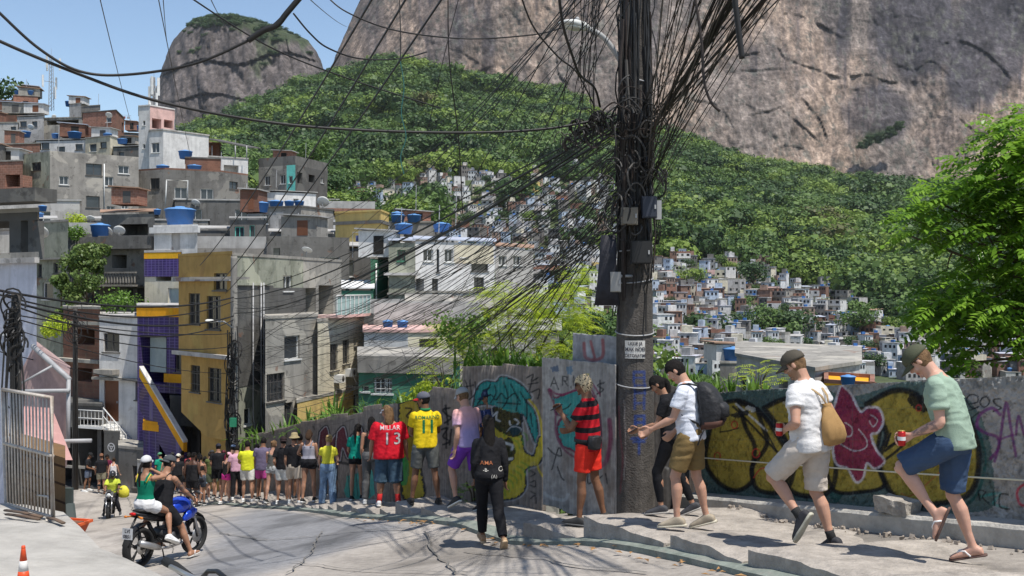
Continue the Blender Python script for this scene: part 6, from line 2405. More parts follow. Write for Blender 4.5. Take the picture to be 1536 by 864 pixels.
# far houses on the hillside
hr=random.Random(42)
PAL_A=[('white','white',5),('lightgrey','pale grey',7),('grey','grey',4),('brick','red brick',3),('cream','cream',2),('pink','pink',1),('blue','pale blue',1),('darkgrey','dark grey',2),('yellow','yellow',1),('brickdark','dark brick',2)]
palw=[p_ for p_ in PAL_A for _ in range(p_[2])]
placed=[]
N_FAR=0
TANKS=0
def far_house(px,py,zone,big=1.0):
 global N_FAR,TANKS
 Dd=ground_D(px,py)
 if Dd is None:
  return False
 x,y,z=terr_xyz(px,Dd)
 wd=hr.uniform(4.2,7.6)*big*min(1,max(.62,Dd/420))
 for (qx,qy,qw) in placed:
  if (x-qx)**2+(y-qy)**2<(0.40*(wd+qw))**2:
   return False
 placed.append((x,y,wd))
 key,cname,_=hr.choice(palw)
 st=hr.choice([1,2,2,2,3])
 hgt=st*2.6*min(1,max(.72,Dd/400))
 a0=math.atan2(x,y)+hr.uniform(-.6,.6)
 dx,dy=math.cos(-a0),math.sin(-a0)
 L0=(x-dx*wd/2,y-dy*wd/2)
 R0=(x+dx*wd/2,y+dy*wd/2)
 fr=[(L0[0]/L0[1]*F+CX,L0[1]),(R0[0]/R0[1]*F+CX,R0[1])]
 rf=hr.choice(['flat','flat','sheet','sheet','parapet','parapet'])
 rmn={'flat':'flat slab roof','sheet':'pale sheet roof','parapet':'open roof terrace'}[rf]
 rmt={'flat':WM['concrete'],'sheet':hr.choice([ROOFW,ROOFW,ROOFW,ROOFB,ROOFR]),'parapet':hr.choice([WM[key],WM['brick'],WM['grey']])}[rf]
 lab='%s %s house with %s on the %s' % (cname,{1:'one-storey',2:'two-storey',3:'three-storey'}[st],rmn,zone)
 B=Bld('hillside_house',lab,fr,hr.uniform(5,8)*big,z+hgt,z-5,WM[key],'house','small houses on the ' +zone,rf,rmt,par=.9,party=False)
 for s_ in range(st):
  nwin=hr.choice([2,2,3]) if wd<7 else 3
  z0=z+s_*2.75+.95
  for k in range(nwin):
   if hr.random()<.18:
    continue
   ww=hr.choice([.9,1.1,1.4])
   u=wd*(k+.5)/nwin-ww/2+hr.uniform(-.2,.2)
   if s_==0 and k==0:
    B.window(0,0,0,0,0,rect=(u,u+.9,z+.05,z+2.1),simple=True,deep=.2,name='door',pane=hr.choice([FRAMEB,FRAMED,DARKIN]))
   else:
    B.window(0,0,0,0,0,rect=(u,u+ww,z0,z0+1.1),simple=True,deep=.2,pane=hr.choice([GLASS,DARKIN]))
  if hr.random()<.5:
   B.window(1,0,0,0,0,rect=(1.5,2.5,z0,z0+1.0),simple=True,deep=.2)
  if s_ and hr.random()<.6:
   B.ledge(0,z+s_*2.75-.12,z+s_*2.75+.03,hr.choice([.12,.5,.9]),WM['concrete'],'floor_slab')
 B.finish(False)
 N_FAR+=1
 if rf != 'sheet' and hr.random()<.33 and TANKS<60:
  water_tank((x+hr.uniform(-1,1),y+hr.uniform(1.5,3),z+hgt+(.13 if rf=='flat' else 0.003)),.75,1.15,'blue round water tank on a roof of the ' +zone,'water tanks on the ' +zone)
  TANKS+=1
 return True
ZR,ZC,ZB='slope right of the pole','slope behind the cables','wooded slope'
for (zone,cond,tries,cap,big) in (
  (ZR,lambda:(hr.uniform(975,1560),hr.uniform(392,572)),6200,178,1.0),
  (ZC,lambda:(hr.uniform(500,985),hr.uniform(262,520)),5600,96,1.0)):
 n0=N_FAR
 for it in range(tries):
  if N_FAR-n0>=cap:
   break
  px,py=cond()
  if hr.random()>house_density(px,py):
   continue
  if zone==ZC and (py>330+(px-480)*.55 or (px<640 and py>330)):
   continue
  far_house(px,py,zone,big)
for (px,py) in ((1168,378),(1180,388),(1212,398),(1228,402),(1205,386),(1245,450),(1262,462),(1290,452),(1300,455),(1280,475),(1018,360),(660,232),(655,238),(520,262),(500,268),(543,282),(628,262),(480,262),(1228,378),(1300,500),(1345,505),(1240,425)):
 far_house(px,py,ZB,1.1)
print('far houses',N_FAR)
VV,FF,CC=[],[],[]
cnt=0
BOXF=[(4,5,6,7),(0,1,5,4),(1,2,6,5),(2,3,7,6),(3,0,4,7)]
CL=[(.55,.55,.53),(.6,.59,.57),(.5,.5,.5),(.42,.41,.40),(.30,.29,.28),(.27,.19,.15),(.45,.44,.42),(.50,.46,.36),(.20,.12,.09),(.36,.42,.5),(.15,.14,.13)]
def qbox(x,y,z0,z1,w_,d_,a,c):
 n=len(VV)
 ca,sa=math.cos(a),math.sin(a)
 for z in (z0,z1):
  for (u,v) in ((-w_,-d_),(w_,-d_),(w_,d_),(-w_,d_)):
   VV.append((x+u*ca-v*sa,y+u*sa+v*ca,z))
   CC.append(c)
 FF.extend([tuple(i+n for i in f) for f in BOXF])
for it in range(13000):
 if cnt>720:
  break
 if it % 2:
  px,py=hr.uniform(975,1560),hr.uniform(385,572)
 else:
  px,py=hr.uniform(480,985),hr.uniform(250,520)
  if py>330+(px-480)*.6:
   continue
 if hr.random()>house_density(px,py)*1.0+(.02 if py<420 else 0):
  continue
 Dd=ground_D(px,py)
 if Dd is None:
  continue
 x,y,z=terr_xyz(px,Dd)
 w_=hr.uniform(1.4,2.9)
 if any((x-qx)**2+(y-qy)**2<(0.33*(2*w_+qw))**2 for (qx,qy,qw) in placed):
  continue
 placed.append((x,y,2*w_))
 cnt+=1
 a=-math.atan2(x,y)+hr.uniform(-.5,.5)
 c,st=hr.choice(CL),hr.choice([1,2,2,3])
 h,d_=st*2.6,hr.uniform(1.8,3)
 qbox(x,y,z-4,z+h,w_,d_,a,c)
 qbox(x,y,z+h+.01,z+h+.15,w_*1.1,d_*1.1,a,hr.choice([(.5,.5,.5),(.3,.29,.28),(.45,.45,.5),(.25,.15,.1)]))
 if hr.random()<.35:
  qbox(x+hr.uniform(-1,1),y,z+h+.16,z+h+1.0,.6,.6,a,(.04,.13,.34))
 if hr.random()<.35:
  qbox(x+hr.uniform(-.6,.6),y+.5,z+h+.16,z+h+2.2,w_*.55,d_*.6,a,hr.choice(CL))
 for s_ in range(st):
  for k in (-.55,.05,.6):
   if hr.random()<.75:
    u,v=k*w_,-d_-.02
    qbox(x+u*math.cos(a)-v*math.sin(a),y+u*math.sin(a)+v*math.cos(a),z+s_*2.6+.9,z+s_*2.6+1.9,w_*.14,.06,a,(.02,.02,.022))
me=np_mesh('houses',np.array(VV),np.array(FF))
set_col(me,np.array(CC))
ho=link_mesh('houses',me,mat_attr('far_walls',rough=.9,bump=.2,bscale=6,var=.3,scale=.8))
tag(ho,'countless tiny houses packed between the larger ones on the far slopes','houses',kind='stuff')
print('mass',cnt)
tg='trees among the far houses'
tree_protos=[]
for k in range(3):
 rs_=np.random.RandomState(60+k)
 lobes=tree_lobes(rs_,1.0,.55,9,.8)
 pts_,nr_=crown_points(rs_,900,lobes,.7)
 nr_[:,2]+=.3
 v,f=leaf_quads(pts_,nr_,np.full(900,.06),1.3,rs_,jitter=.45)
 tree_protos.append(np_mesh('crown',v,f))
 tree_protos[-1].materials.append(leafm[[1,2,0][k]])
mbt=MB().tube([(0,0,-.3),(0.01,0,.2),(-.02,.01,.45),(.02,0,.75)],[.035,.028,.02,.008],n=7)
for k in range(4):
 a=k*1.6
 mbt.tube([(0,0,.35+k*.05),(.18*math.cos(a),.18*math.sin(a),.6+k*.04)],[.016,.006],n=5)
trunk_me=mbt.mesh('trunk')
trunk_me.materials.append(mat('bark',(.10,.075,.05),rough=.95,var=.3,scale=8,bump=.6))
kinds=['round mid-green tree','bright light-green tree','dark dense tree']
ntree=0
for it in range(4000):
 if ntree>150:
  break
 px,py=(hr.uniform(975,1540),hr.uniform(395,566)) if it % 2 else (hr.uniform(500,960),hr.uniform(265,470))
 if it<5:
  px,py=[(1170,520),(1195,522),(1150,515),(1130,445),(1290,515)][it]
 elif house_density(px,py)<.3:
  continue
 if px<960 and py>330+(px-480)*.55:
  continue
 Dd=ground_D(px,py)
 if Dd is None:
  continue
 x,y,z=terr_xyz(px,Dd)
 wd=hr.uniform(6,10) if it>=5 else hr.uniform(13,17)
 if any((x-qx)**2+(y-qy)**2<(0.26*(wd+qw))**2 for (qx,qy,qw) in placed):
  if it>=5:
   continue
 placed.append((x,y,wd*.7))
 k=hr.randint(0,2)
 t=empty('broadleaf_tree',(x,y,z),hr.uniform(0,6),'%s among the houses on the %s' % (kinds[k],ZR if px>960 else ZC),'tree',tg)
 t.scale=(wd,wd,wd*hr.uniform(.7,.95))
 link_mesh('crown',tree_protos[k],None,t)
 link_mesh('trunk',trunk_me,None,t)
 ntree+=1
# NEAR BUILDINGS, LEFT SIDE
def zp(py,D):
 return (CY-py)/F*D
def W(B,i,lst,**k):
 for r in lst:
  B.window(i,*r,**k)
def bal(B,i,px0,px1,py0,py1,D,m,kind='rail',name='balcony',out=1.0,n=10):
 """balcony on face i: slab and front rail"""
 u0,z0=B.uz(i,px0,py1)
 u1,_=B.uz(i,px1,py1)
 _,z1=B.uz(i,(px0+px1)/2,py0)
 mb=MB()
 B.boxf(mb,i,u0,u1,z0-.12,z0,.003,out)
 b=mb.build(name,m,B.root)
 mb=MB()
 if kind=='baluster':
  B.boxf(mb,i,u0,u1,z1-.1,z1,out-.16,out)
  for k in range(n):
   u=u0+(u1-u0)*(k+.5)/n
   p0,p1=B.pt(i,u,z0,out-.08),B.pt(i,u,z1-.1,out-.08)
   mb.tube([p0,p0.lerp(p1,.2),p0.lerp(p1,.45),p0.lerp(p1,.8),p1],[.05,.075,.06,.035,.05],n=7)
 elif kind=='solid':
  B.boxf(mb,i,u0,u1,z0+.003,z1,out-.12,out-.003)
 else:
  for zz in (z1,(z0+z1)/2):
   mb.tube([B.pt(i,u0,zz,out-.03),B.pt(i,u1,zz,out-.03)],.025,n=6)
  for k in range(n+1):
   u=u0+(u1-u0)*k/n
   mb.tube([B.pt(i,u,z0,out-.03),B.pt(i,u,z1,out-.03)],.014,n=5)
 r=mb.build('railing',m if kind != 'rail' else FRAMEW,b)
 return b
def pipe(B,pts,r,m=METAL,name='pipe'):
 mb=MB()
 mb.tube([Vector(p)-B.o for p in pts],r,n=7)
 return mb.build(name,m,B.root)
B=Bld('clad_house','pale lilac panel-clad house at the left edge behind the barred gate',[(-130,27),(55,23.5)],4,('py',386,1),-7,WM['lilac'])
B.mats={}
for k in range(7):
 u=.5+k*.62
 mb=MB()
 B.boxf(mb,0,u,u+.025,-7,B.top-.15,.003,.02)
 mb.build('panel_seam',METAL,B.root)
B.ledge(0,B.top-.13,B.top,.12,WM['lightgrey'],'cornice')
B.window(0,6,470,22,500,panes=2)
B.finish()
B=Bld('porch_house','unfinished dark concrete porch with roof slab above the lilac house',[(-120,32),(56,30)],4,('py',318,1),zp(330,30),WM['darkconc'],roofmat=WM['concrete'])
B.ledge(0,zp(306,30),zp(286,30),.8,WM['darkconc'],'slab')
for px0,px1 in ((14,31),(42,50)):
 u0,_=B.uz(0,px0,330)
 u1,_=B.uz(0,px1,330)
 mb=MB()
 B.boxf(mb,0,u0,u1,zp(388,30),B.bot,-.4,.0)
 mb.build('column',WM['darkconc'],B.root)
B.finish()
B=Bld('roof_room','white-walled low roof room behind the dark concrete columns',[(-60,36),(44,35)],3,('py',345,1),zp(430,35),WM['white'])
B.finish()
o=empty('lean_to',P(30,700,23),0,'dusty pink translucent lean-to with sloping roof edge and diagonal braces','lean-to')
org=P(30,700,23)
mb=MB()
A_=[P(30,700,23.4),P(100,700,22.4),P(103,568,22.4),P(50,522,23.3),P(30,560,23.4)]
mb.poly([q-org for q in A_])
back_=[q+Vector((q.x/q.y*3.4,3.5,.0)) for q in A_]
mb.poly([q-org for q in reversed(back_)])
for k in range(5):
 a,b=A_[k],A_[(k+1) % 5]
 mb.quad(a-org,back_[k]-org,back_[(k+1) % 5]-org,b-org)
mb.build('panel',mat('dusty_pink_sheet',(.36,.25,.235),rough=.8,var=.35,scale=1.0,streak=.35,grime=.35),o)
mb=MB()
mb.tube([P(49,519,23.2)-org,P(104,569,22.2)-org],.06,n=6)
mb.tube([P(22,587,22.2)-org,P(104,586,22.1)-org],.05,n=6)
mb.tube([P(103,569,22.2)-org,P(102,672,22.1)-org],.045,n=6)
mb.tube([P(30,663,22.1)-org,P(137,661,22.0)-org],.05,n=6)
mb.tube([P(32,575,22.1)-org,P(78,549,22.3)-org],.03,n=6)
mb.build('frame',METAL,o)
mb=MB()
for k in range(6):
 t0,t1=k/6,(k+1)/6
 a0,a1=P(33+3*t0,609+80*t0,21.9-.6*t0),P(33+3*t1,609+80*t1,21.9-.6*t1)
 b0,b1=P(78+31*t0,612+78*t0,21.5-.6*t0),P(78+31*t1,612+78*t1,21.5-.6*t1)
 mb.quad(a0-org,b0-org,b1-org,a1-org)
mb.build('awning',mat('pink_cloth',(.72,.40,.35),rough=.9,var=.08,scale=3),o)
B=Bld('brick_house','old brick house with glassless dark openings beside the white stair house',[(95,53),(150,51)],6,('py',464,1),-11,WM['brickdark'],roofmat=WM['concrete'])
B.opening(0,108,494,142,517,deep=2)
B.opening(0,112,552,138,572,deep=2)
B.opening(0,100,600,140,690,deep=4)
B.ledge(0,zp(545,51),zp(540,51),.35,WM['concrete'],'floor_slab')
B.ledge(0,zp(488,51),zp(483,51),.12,WM['concrete'],'lintel')
B.finish()
B=Bld('stair_house','white house with brown upper door and white outside stair',[(149,50),(212,49)],7,('py',476,0),-11,WM['white'],roofmat=WM['lightgrey'])
B.window(0,155,500,179,528,frame=FRAMED,panes=2)
B.door(0,156,571,178,632)
B.window(0,203,572,211,600,frame=FRAMED,panes=1)
B.opening(0,158,655,178,706,deep=3)
B.ledge(0,zp(560,50),zp(553,50),.5,WM['concrete'],'canopy',u0=.1,u1=1.3)
bal(B,0,140,178,612,634,50,FRAMEW,'rail','landing',1.1,7)
u0,_=B.uz(0,178,634)
zA,zB_=zp(634,49.5),zp(672,49.5)
mb=MB()
for k in range(9):
 uu=u0+k*.16
 zz=zA-(zA-zB_)*(k+1)/9
 B.boxf(mb,0,uu,uu+.19,zz-.14,zz,.003,1.0)
st_=mb.build('stair',mat('stair_white',(.66,.65,.62),rough=.8,var=.1),B.root)
mb=MB()
pA,pB=B.pt(0,u0,zA+.85,1.02),B.pt(0,u0+9*.16,zB_+.85,1.02)
mb.tube([pA,pB],.03,n=6)
mb.tube([pA-Vector((0,0,.4)),pB-Vector((0,0,.4))],.018,n=6)
for k in range(7):
 q_=pA.lerp(pB,k/6)
 mb.tube([q_,q_-Vector((0,0,.85))],.018,n=5)
mb.build('railing',FRAMEW,st_)
B.finish()
B=Bld('retaining_wall','stained grey concrete wall below the white stair',[(178,46.5),(234,45.5)],2.2,('py',672,0),-10.5,WM['darkgrey'],roofmat=WM['concrete'])
B.finish()
B=Bld('gate_post','short pale gate pier at the street corner beside the concrete wall',[(206,43.5),(221,43)],.25,('py',694,0),-9.6,WM['lightgrey'],cat='pier',roofmat=WM['concrete'])
B.finish()
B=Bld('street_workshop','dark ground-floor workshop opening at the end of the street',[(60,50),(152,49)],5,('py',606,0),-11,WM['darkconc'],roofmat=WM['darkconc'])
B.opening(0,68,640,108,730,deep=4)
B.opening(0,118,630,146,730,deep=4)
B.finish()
B=Bld('shutter_wall','black doorway panel bearing a pale spoked wheel emblem under the landing',[(156,48.3),(180,48)],.3,('py',650,0),-10.5,WM['darkconc'],cat='door panel',roofmat=WM['darkconc'])
uc,zc=B.uz(0,167,671)
mb=MB()
for k in range(24):
 a0,a1=k/24*2*PI,(k+1)/24*2*PI
 p_= lambda r,a:B.pt(0,uc+r*math.cos(a),zc+r*math.sin(a),.006)
 mb.quad(p_(.17,a0),p_(.22,a0),p_(.22,a1),p_(.17,a1))
 mb.quad(p_(.04,a0),p_(.08,a0),p_(.08,a1),p_(.04,a1))
for k in range(3):
 a=k*2*PI/3+.5
 dx,dz=math.cos(a),math.sin(a)
 mb.quad(B.pt(0,uc+dx*.08-dz*.02,zc+dz*.08+dx*.02,.006),B.pt(0,uc+dx*.08+dz*.02,zc+dz*.08-dx*.02,.006),
   B.pt(0,uc+dx*.17+dz*.02,zc+dz*.17-dx*.02,.006),B.pt(0,uc+dx*.17-dz*.02,zc+dz*.17+dx*.02,.006))
mb.build('emblem',mat('pale_mark',(.5,.5,.5),rough=.8),B.root)
B.finish()
B=Bld('tiled_house','purple-tiled building with orange bands and a slanting orange stair parapet',[(206,48),(276,46.5)],7,('py',461,0),-10.5,PURPLE,roofmat=WM['lightgrey'])
B.band(0,461,475,240,WM['orange'],.05)
B.opening(0,210,503,250,575,deep=1.6)
B.window(0,262,532,272,558,frame=FRAMED,panes=1)
B.opening(0,236,590,274,690,deep=2)
B.band(0,561,574,262,WM['orange'],.05,u0=B.uz(0,247,560)[0],u1=B.uz(0,275,560)[0])
mb=MB()
ug=B.uz(0,214,506)
ug2=B.uz(0,238,560)
B.boxf(mb,0,ug[0],ug2[0],ug2[1],ug[1],-.5,-.45)
mb.build('glass_panel',mat('pale_glass',(.30,.36,.36),rough=.2),B.root)
mb=MB()
def slab(p0,p1,w0,m_,name,dz0,dz1):
 mb=MB()
 d_=Vector((p1.x-p0.x,p1.y-p0.y,0)).normalized()
 n_=Vector((-d_.y,d_.x,0))*w0
 mb.hexa([p0+Vector((0,0,dz0))-B.o,p1+Vector((0,0,dz0))-B.o,p1+n_+Vector((0,0,dz0))-B.o,p0+n_+Vector((0,0,dz0))-B.o],
   [p0+Vector((0,0,dz1))-B.o,p1+Vector((0,0,dz1))-B.o,p1+n_+Vector((0,0,dz1))-B.o,p0+n_+Vector((0,0,dz1))-B.o])
 return mb.build(name,m_,B.root)
sa,sb=P(209,552,46.2),P(275,664,43.5)
slab(sa,sb,.18,WM['orange'],'parapet_band',-.42,0)
slab(sa+Vector((0,-.02,0)),sb+Vector((0,-.02,0)),.22,WM['white'],'coping',.003,.09)
slab(sa+Vector((0,.01,0)),sb+Vector((0,.01,0)),.16,PURPLE,'stair_wall',-1.9,-.423)
B.finish()
B=Bld('tiled_kiosk','small purple-tiled bay with orange top beside the white stair',[(215,45.6),(239,45)],1.0,('py',635,0),-10.4,PURPLE,cat='kiosk',roofmat=WM['orange'])
B.band(0,636,646,225,WM['orange'],.04)
B.finish()
B=Bld('tiled_upper_house','cream house with orange and purple tiled top behind the ochre building',[(217,56),(272,55)],7,('py',379,0),-12,WM['cream'],roofmat=WM['lightgrey'])
B.band(0,379,388,240,WM['orange'],.06)
B.band(0,388.3,415,240,PURPLE,.05,name='tile_band')
B.window(0,252,432,270,462,frame=FRAMEW,panes=1,pane=mat('pale_glass',(.3,.36,.36)))
B.finish()
B=Bld('tank_house','white roof cabin carrying a big blue tank above the ochre building',[(231,62),(296,61)],3.2,('py',341,0),-10,WM['white'],roofmat=WM['white'])
B.window(0,257,347,270,376,simple=True,pane=WM['lightgrey'],name='door')
B.ledge(0,zp(349,61),zp(340,61),.2,WM['white'],'cornice')
B.finish()
water_tank(P(266,341,62.5)+Vector((0,.5,.14)),.92,1.12,'big blue round tank on the white roof cabin',None)
water_tank(P(236,322,66),.4,.6,'small blue tank just left of the big blue tank',None)
Ot=('py',383,1)
B=Bld('ochre_building','tall ochre building with barred windows and overhanging upper floors',[(268,43.5),(347,40.2)],3.2,Ot,zp(534,42),WM['ochre'],roofmat=WM['ochre'])
B.top=zp(383,41.5)
W(B,0,[(283,440,300,486),(310,444,331,494)],frame=FRAMED,panes=2,bars=4)
za=B.uz(0,300,420)[1]
B.ledge(0,za-.05,za+.12,.18,WM['lightgrey'],'ledge')
B.ledge(0,B.bot-.02,B.bot+.14,.22,WM['lightgrey'],'ledge')
mb=MB()
lowf=[B.pt(0,.12,B.bot-.02,-.12),B.pt(0,3.6,B.bot-.02,-.12)]
B.finish()
B2=Bld('ochre_building','lower ochre storeys with barred windows and slanting underside above the crowd',[(272,43.6),(347,40.6)],3.0,zp(534,42)-.003,zp(625,42),WM['ochre'],roofmat=WM['ochre'])
W(B2,0,[(286,548,300,588),(312,552,332,603)],frame=FRAMED,panes=2,bars=4)
B2.finish()
mb=MB()
zt,zb_=zp(625,42)-.003,zp(700,42)
f0=[B2.poly[0],B2.poly[1],B2.poly[2],B2.poly[3]]
g0=[P(310,432,41.9).xy,P(347,432,40.6).xy,B2.poly[2],(B2.poly[3]*.45+B2.poly[2]*.55)]
mid=zp(655,42)
mb.hexa([Vector((g0[k].x,g0[k].y,mid))-B2.o for k in range(4)],[Vector((f0[k].x,f0[k].y,zt))-B2.o for k in range(4)])
mb.build('underside',WM['ochre'],B2.root)
B=Bld('ochre_building','ground-floor ochre pier and pale door behind the crowd',[(302,43),(346,41.0)],2.4,mid-.003,-11,WM['ochre'],roofmat=WM['ochre'])
B.window(0,341,652,346,690,simple=True,pane=FRAMEW,name='door')
B.finish()
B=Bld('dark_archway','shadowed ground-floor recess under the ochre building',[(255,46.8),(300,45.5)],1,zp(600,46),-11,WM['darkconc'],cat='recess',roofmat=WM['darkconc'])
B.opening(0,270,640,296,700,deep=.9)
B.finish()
B=Bld('concrete_building','tall grey concrete building with rain stains and painted-on shade beside the ochre building',[(349,40.6),(401,43.2),(455,46.5)],5,zp(384,41),-11,WM['greengrey'],roofmat=WM['concrete'])
zz=zp(428,41.5)
B.mats={}
mb=MB()
B.boxf(mb,0,0.05,3.2,zz-4.2,zz,.003,.02)
mb.build('shade_panel',WM['darkconc'],B.root)  # dark panels paint the shade under the overhang onto the wall
mb=MB()
B.boxf(mb,1,0.0,3.6,zz-3.2,zz-.1,.003,.02)
mb.build('shade_panel',WM['darkconc'],B.root)
B.ledge(0,zz,zz+.1,.1,WM['greengrey'],'ledge')
for px0 in (376,388,392):
 a_=B.uz(0,px0,424)
 mb=MB()
 mb.tube([B.pt(0,a_[0],a_[1],.12),B.pt(0,a_[0],a_[1]-4.6-px0 % 3,.12),B.pt(0,a_[0]+.3,a_[1]-7,.14)],.028,n=7)
 mb.build('drainpipe',METAL,B.root)
B.finish()
B=Bld('rooftop_storey','grey unfinished top storey with bare roof edge above the balcony',[(452,46.8),(512,51)],5,zp(390,47),zp(482,47),WM['concrete'],roofmat=WM['concrete'])
B.opening(0,456,432,474,478,deep=2.4)
B.opening(0,478,428,500,472,deep=2.4)
B.finish()
B=Bld('plaster_building','rough-plastered grey building with a big barred window',[(398,40.4),(476,43.8)],4,zp(478,41),-11,WM['concrete'],roofmat=WM['concrete'])
B.window(0,400,560,427,602,frame=FRAMED,panes=3,bars=4)
B.finish()
B=Bld('cream_building','cream building with two tall barred windows and glass-railed balcony',[(476.5,43.2),(546,48.2)],5,zp(482,44),-11,WM['cream'],roofmat=WM['concrete'])
W(B,0,[(495,516,507,556),(514,510,524,546)],frame=FRAMED,panes=2,bars=4)
W(B,0,[(531,507,534,519)],frame=FRAMED,panes=1)
for px0,py0 in ((504,562),(521,553)):
 u,z_=B.uz(0,px0,py0)
 mb=MB()
 B.boxf(mb,0,u-.25,u+.25,z_-.35,z_,.003,.35)
 ac=mb.build('air_conditioner',FRAMEW,B.root)
 mb=MB()
 mb.tube([B.pt(0,u,z_-.17,.351),B.pt(0,u,z_-.17,.36)],.13,n=14)
 mb.build('fan_grille',FRAMED,ac)
mb=MB()
B.boxf(mb,0,1.0,4.9,B.top+.14,B.top+.26,-.8,.5)
bb_=mb.build('balcony',WM['pink'],B.root)
mb=MB()
B.boxf(mb,0,1.0,4.9,B.top+.27,B.top+1.1,.40,.42)
mb.build('glass_railing',mat('rail_glass',(.28,.40,.38),rough=.15,var=.1),bb_)
mb=MB()
for k in range(9):
 u=1.0+3.9*k/8
 mb.tube([B.pt(0,u,B.top+.26,.45),B.pt(0,u,B.top+1.14,.45)],.022,n=5)
mb.tube([B.pt(0,1.0,B.top+1.14,.45),B.pt(0,4.9,B.top+1.14,.45)],.03,n=6)
mb.build('rail',FRAMEW,bb_)
B.finish()
B=Bld('yellow_storey','faded yellow lower storey just above the corrugated fence',[(446,41.4),(530,46.6)],3.2,zp(598,43),-11,WM['yellow'],roofmat=WM['concrete'])
W(B,0,[(502,592,510,612)],frame=FRAMED,panes=1)
B.finish()
B=Bld('green_house','dark green house with white corrugated roof behind the glass balcony',[(486,57),(560,58)],5,zp(436,57),-12,WM['green'],roof='sheet',roofmat=mat('roof_white',(.62,.62,.6),rough=.7,var=.1))
W(B,0,[(500,444,524,462),(529,444,549,474)],frame=FRAMEW,panes=2)
B.finish()
B=Bld('green_wall_house','narrow dark green building side with white downpipe',[(556,60),(582,63)],4,zp(388,60),-14,WM['green'],roofmat=WM['concrete'])
u,z_=B.uz(0,562,395)
mb=MB()
mb.tube([B.pt(0,u,z_,.1),B.pt(0,u,z_-3.6,.1)],.05,n=7)
mb.build('drainpipe',FRAMEW,B.root)
B.finish()
B=Bld('yellow_tower','tall yellow house with blackened parapet ledge, higher than its neighbours',[(503,72),(571,70),(583,73)],6,zp(317,70),-14,WM['yellow'],roofmat=WM['yellow'])
for i in (0,1):
 B.ledge(i,zp(335,70),zp(330,70),.12,WM['darkgrey'],'ledge')
W(B,0,[(556,344,568,360)],frame=FRAMEW,panes=2)
for py in (392,410,438,452):
 B.window(1,573,py,580,py+9,simple=True)
B.finish()
dish(P(550,368,69.5),.55,'white dish on the front of the yellow tower',190,group=None)
for k,(px,lab) in enumerate(((597,'left of the twin blue tanks behind the yellow tower'),(621,'right of the twin blue tanks behind the yellow tower'))):
 water_tank(P(px,334,80),.98,1.1,lab,None)
B=Bld('tank_platform','grey rooftop block under the twin blue tanks',[(584,80),(650,80)],5,zp(334,80),-14,WM['grey'],roofmat=WM['concrete'])
B.finish()
B=Bld('white_house','white two-storey house with pale metal roof in the middle of the view',[(623,60),(742,63.5)],6,zp(362,60),-14,WM['white'],roof='sheetr',roofmat=ROOFB)
W(B,0,[(635,374,650,392),(667,374,680,393),(690,372,702,386)],frame=FRAMEW,panes=2)
W(B,0,[(655,374,659,408)],frame=FRAMED,panes=1)
W(B,0,[(648,418,657,442),(711,416,726,434)],frame=FRAMED,panes=2)
B.opening(0,624,418,636,446,deep=1.2)
bal(B,0,620,742,443,458,60,WM['concrete'],'solid','balcony',.9)
mb=MB()
u0,_=B.uz(0,681,380)
u1,_=B.uz(0,740,380)
B.boxf(mb,0,u0,u1,zp(395,61.5),zp(367,61.5),.003,.02)
mb.build('beige_panel',WM['cream'],B.root)
B.rects[0]=B.rects[0]
B.finish()
B=Bld('grey_house','grey-green house with one green-framed window left of the white house',[(583,59.5),(622.5,59.8)],6,zp(364,59.5),-14,WM['greengrey'],roof='sheetr',roofmat=ROOFB)
W(B,0,[(596,375,608,392)],frame=WM['green'],panes=2)
B.ledge(0,zp(413,59.5),zp(409,59.5),.3,WM['lightgrey'],'ledge')
B.finish()
water_tank(P(662,348,66),.95,1.0,'blue tank on the pale metal roof of the white house',None)
B=Bld('side_house','pale house with peeling gable right of the white house',[(743,66),(800,70)],6,zp(372,66),-14,WM['lightgrey'],roof='sheetr',roofmat=ROOFR)
W(B,0,[(748,384,760,398),(770,384,782,398)],panes=2)
B.finish()
B=Bld('lower_white_house','white lower house under the grey sloping roof',[(680,52),(760,53)],2.5,zp(466,52),-14,WM['white'],roof='sheetr',roofmat=WM['grey'])
W(B,0,[(686,472,697,486),(723,462,736,482)],frame=WM['green'],panes=2)
B.finish()
B=Bld('grey_roof_house','grey house under a long sloping fibre roof below the white house',[(609,53),(679,52.3)],2.5,zp(461,52.5),-14,WM['darkgrey'],roof='sheetr',roofmat=WM['grey'])
B.finish()
B=Bld('flat_roof_house','white and cream flat-roofed house with blue tanks on top',[(546,42.5),(612,42),(672,42.8)],6,zp(499,42),-12,WM['white'],roofmat=WM['pink'])
B.mats={1:WM['cream']}
B.window(1,629,508,656,530,frame=FRAMED,panes=3)
B.finish()
water_tank(P(603,497,44)+Vector((0,.2,.1)),.42,.62,'blue tank at the right on the flat roof',None)
water_tank(P(581,497,44.5)+Vector((0,.2,.1)),.4,.64,'blue tank at the left on the flat roof',None)
B=Bld('green_low_house','low green house with a grey parapet beyond the fence',[(538,32.8),(690,32)],5,zp(540,32.5),-9,WM['green'],roofmat=WM['concrete'])
mb=MB()
B.boxf(mb,0,0.001,3.25,zp(560,32.4),B.top-.002,.003,.1)
mb.build('parapet',WM['grey'],B.root)
W(B,0,[(560,567,588,590),(632,566,662,586)],frame=FRAMEW,panes=3,bars=4)
W(B,0,[(543,579,553,587)],frame=FRAMEW,panes=1)
B.finish()
B=Bld('plaster_house','grey house with patchy whitewash and dish on its flat roof',[(372,82),(452,80),(500,84)],6,zp(312,81),-14,WM['grey'],roofmat=WM['darkconc'])
W(B,0,[(393,322,402,336)],panes=2)
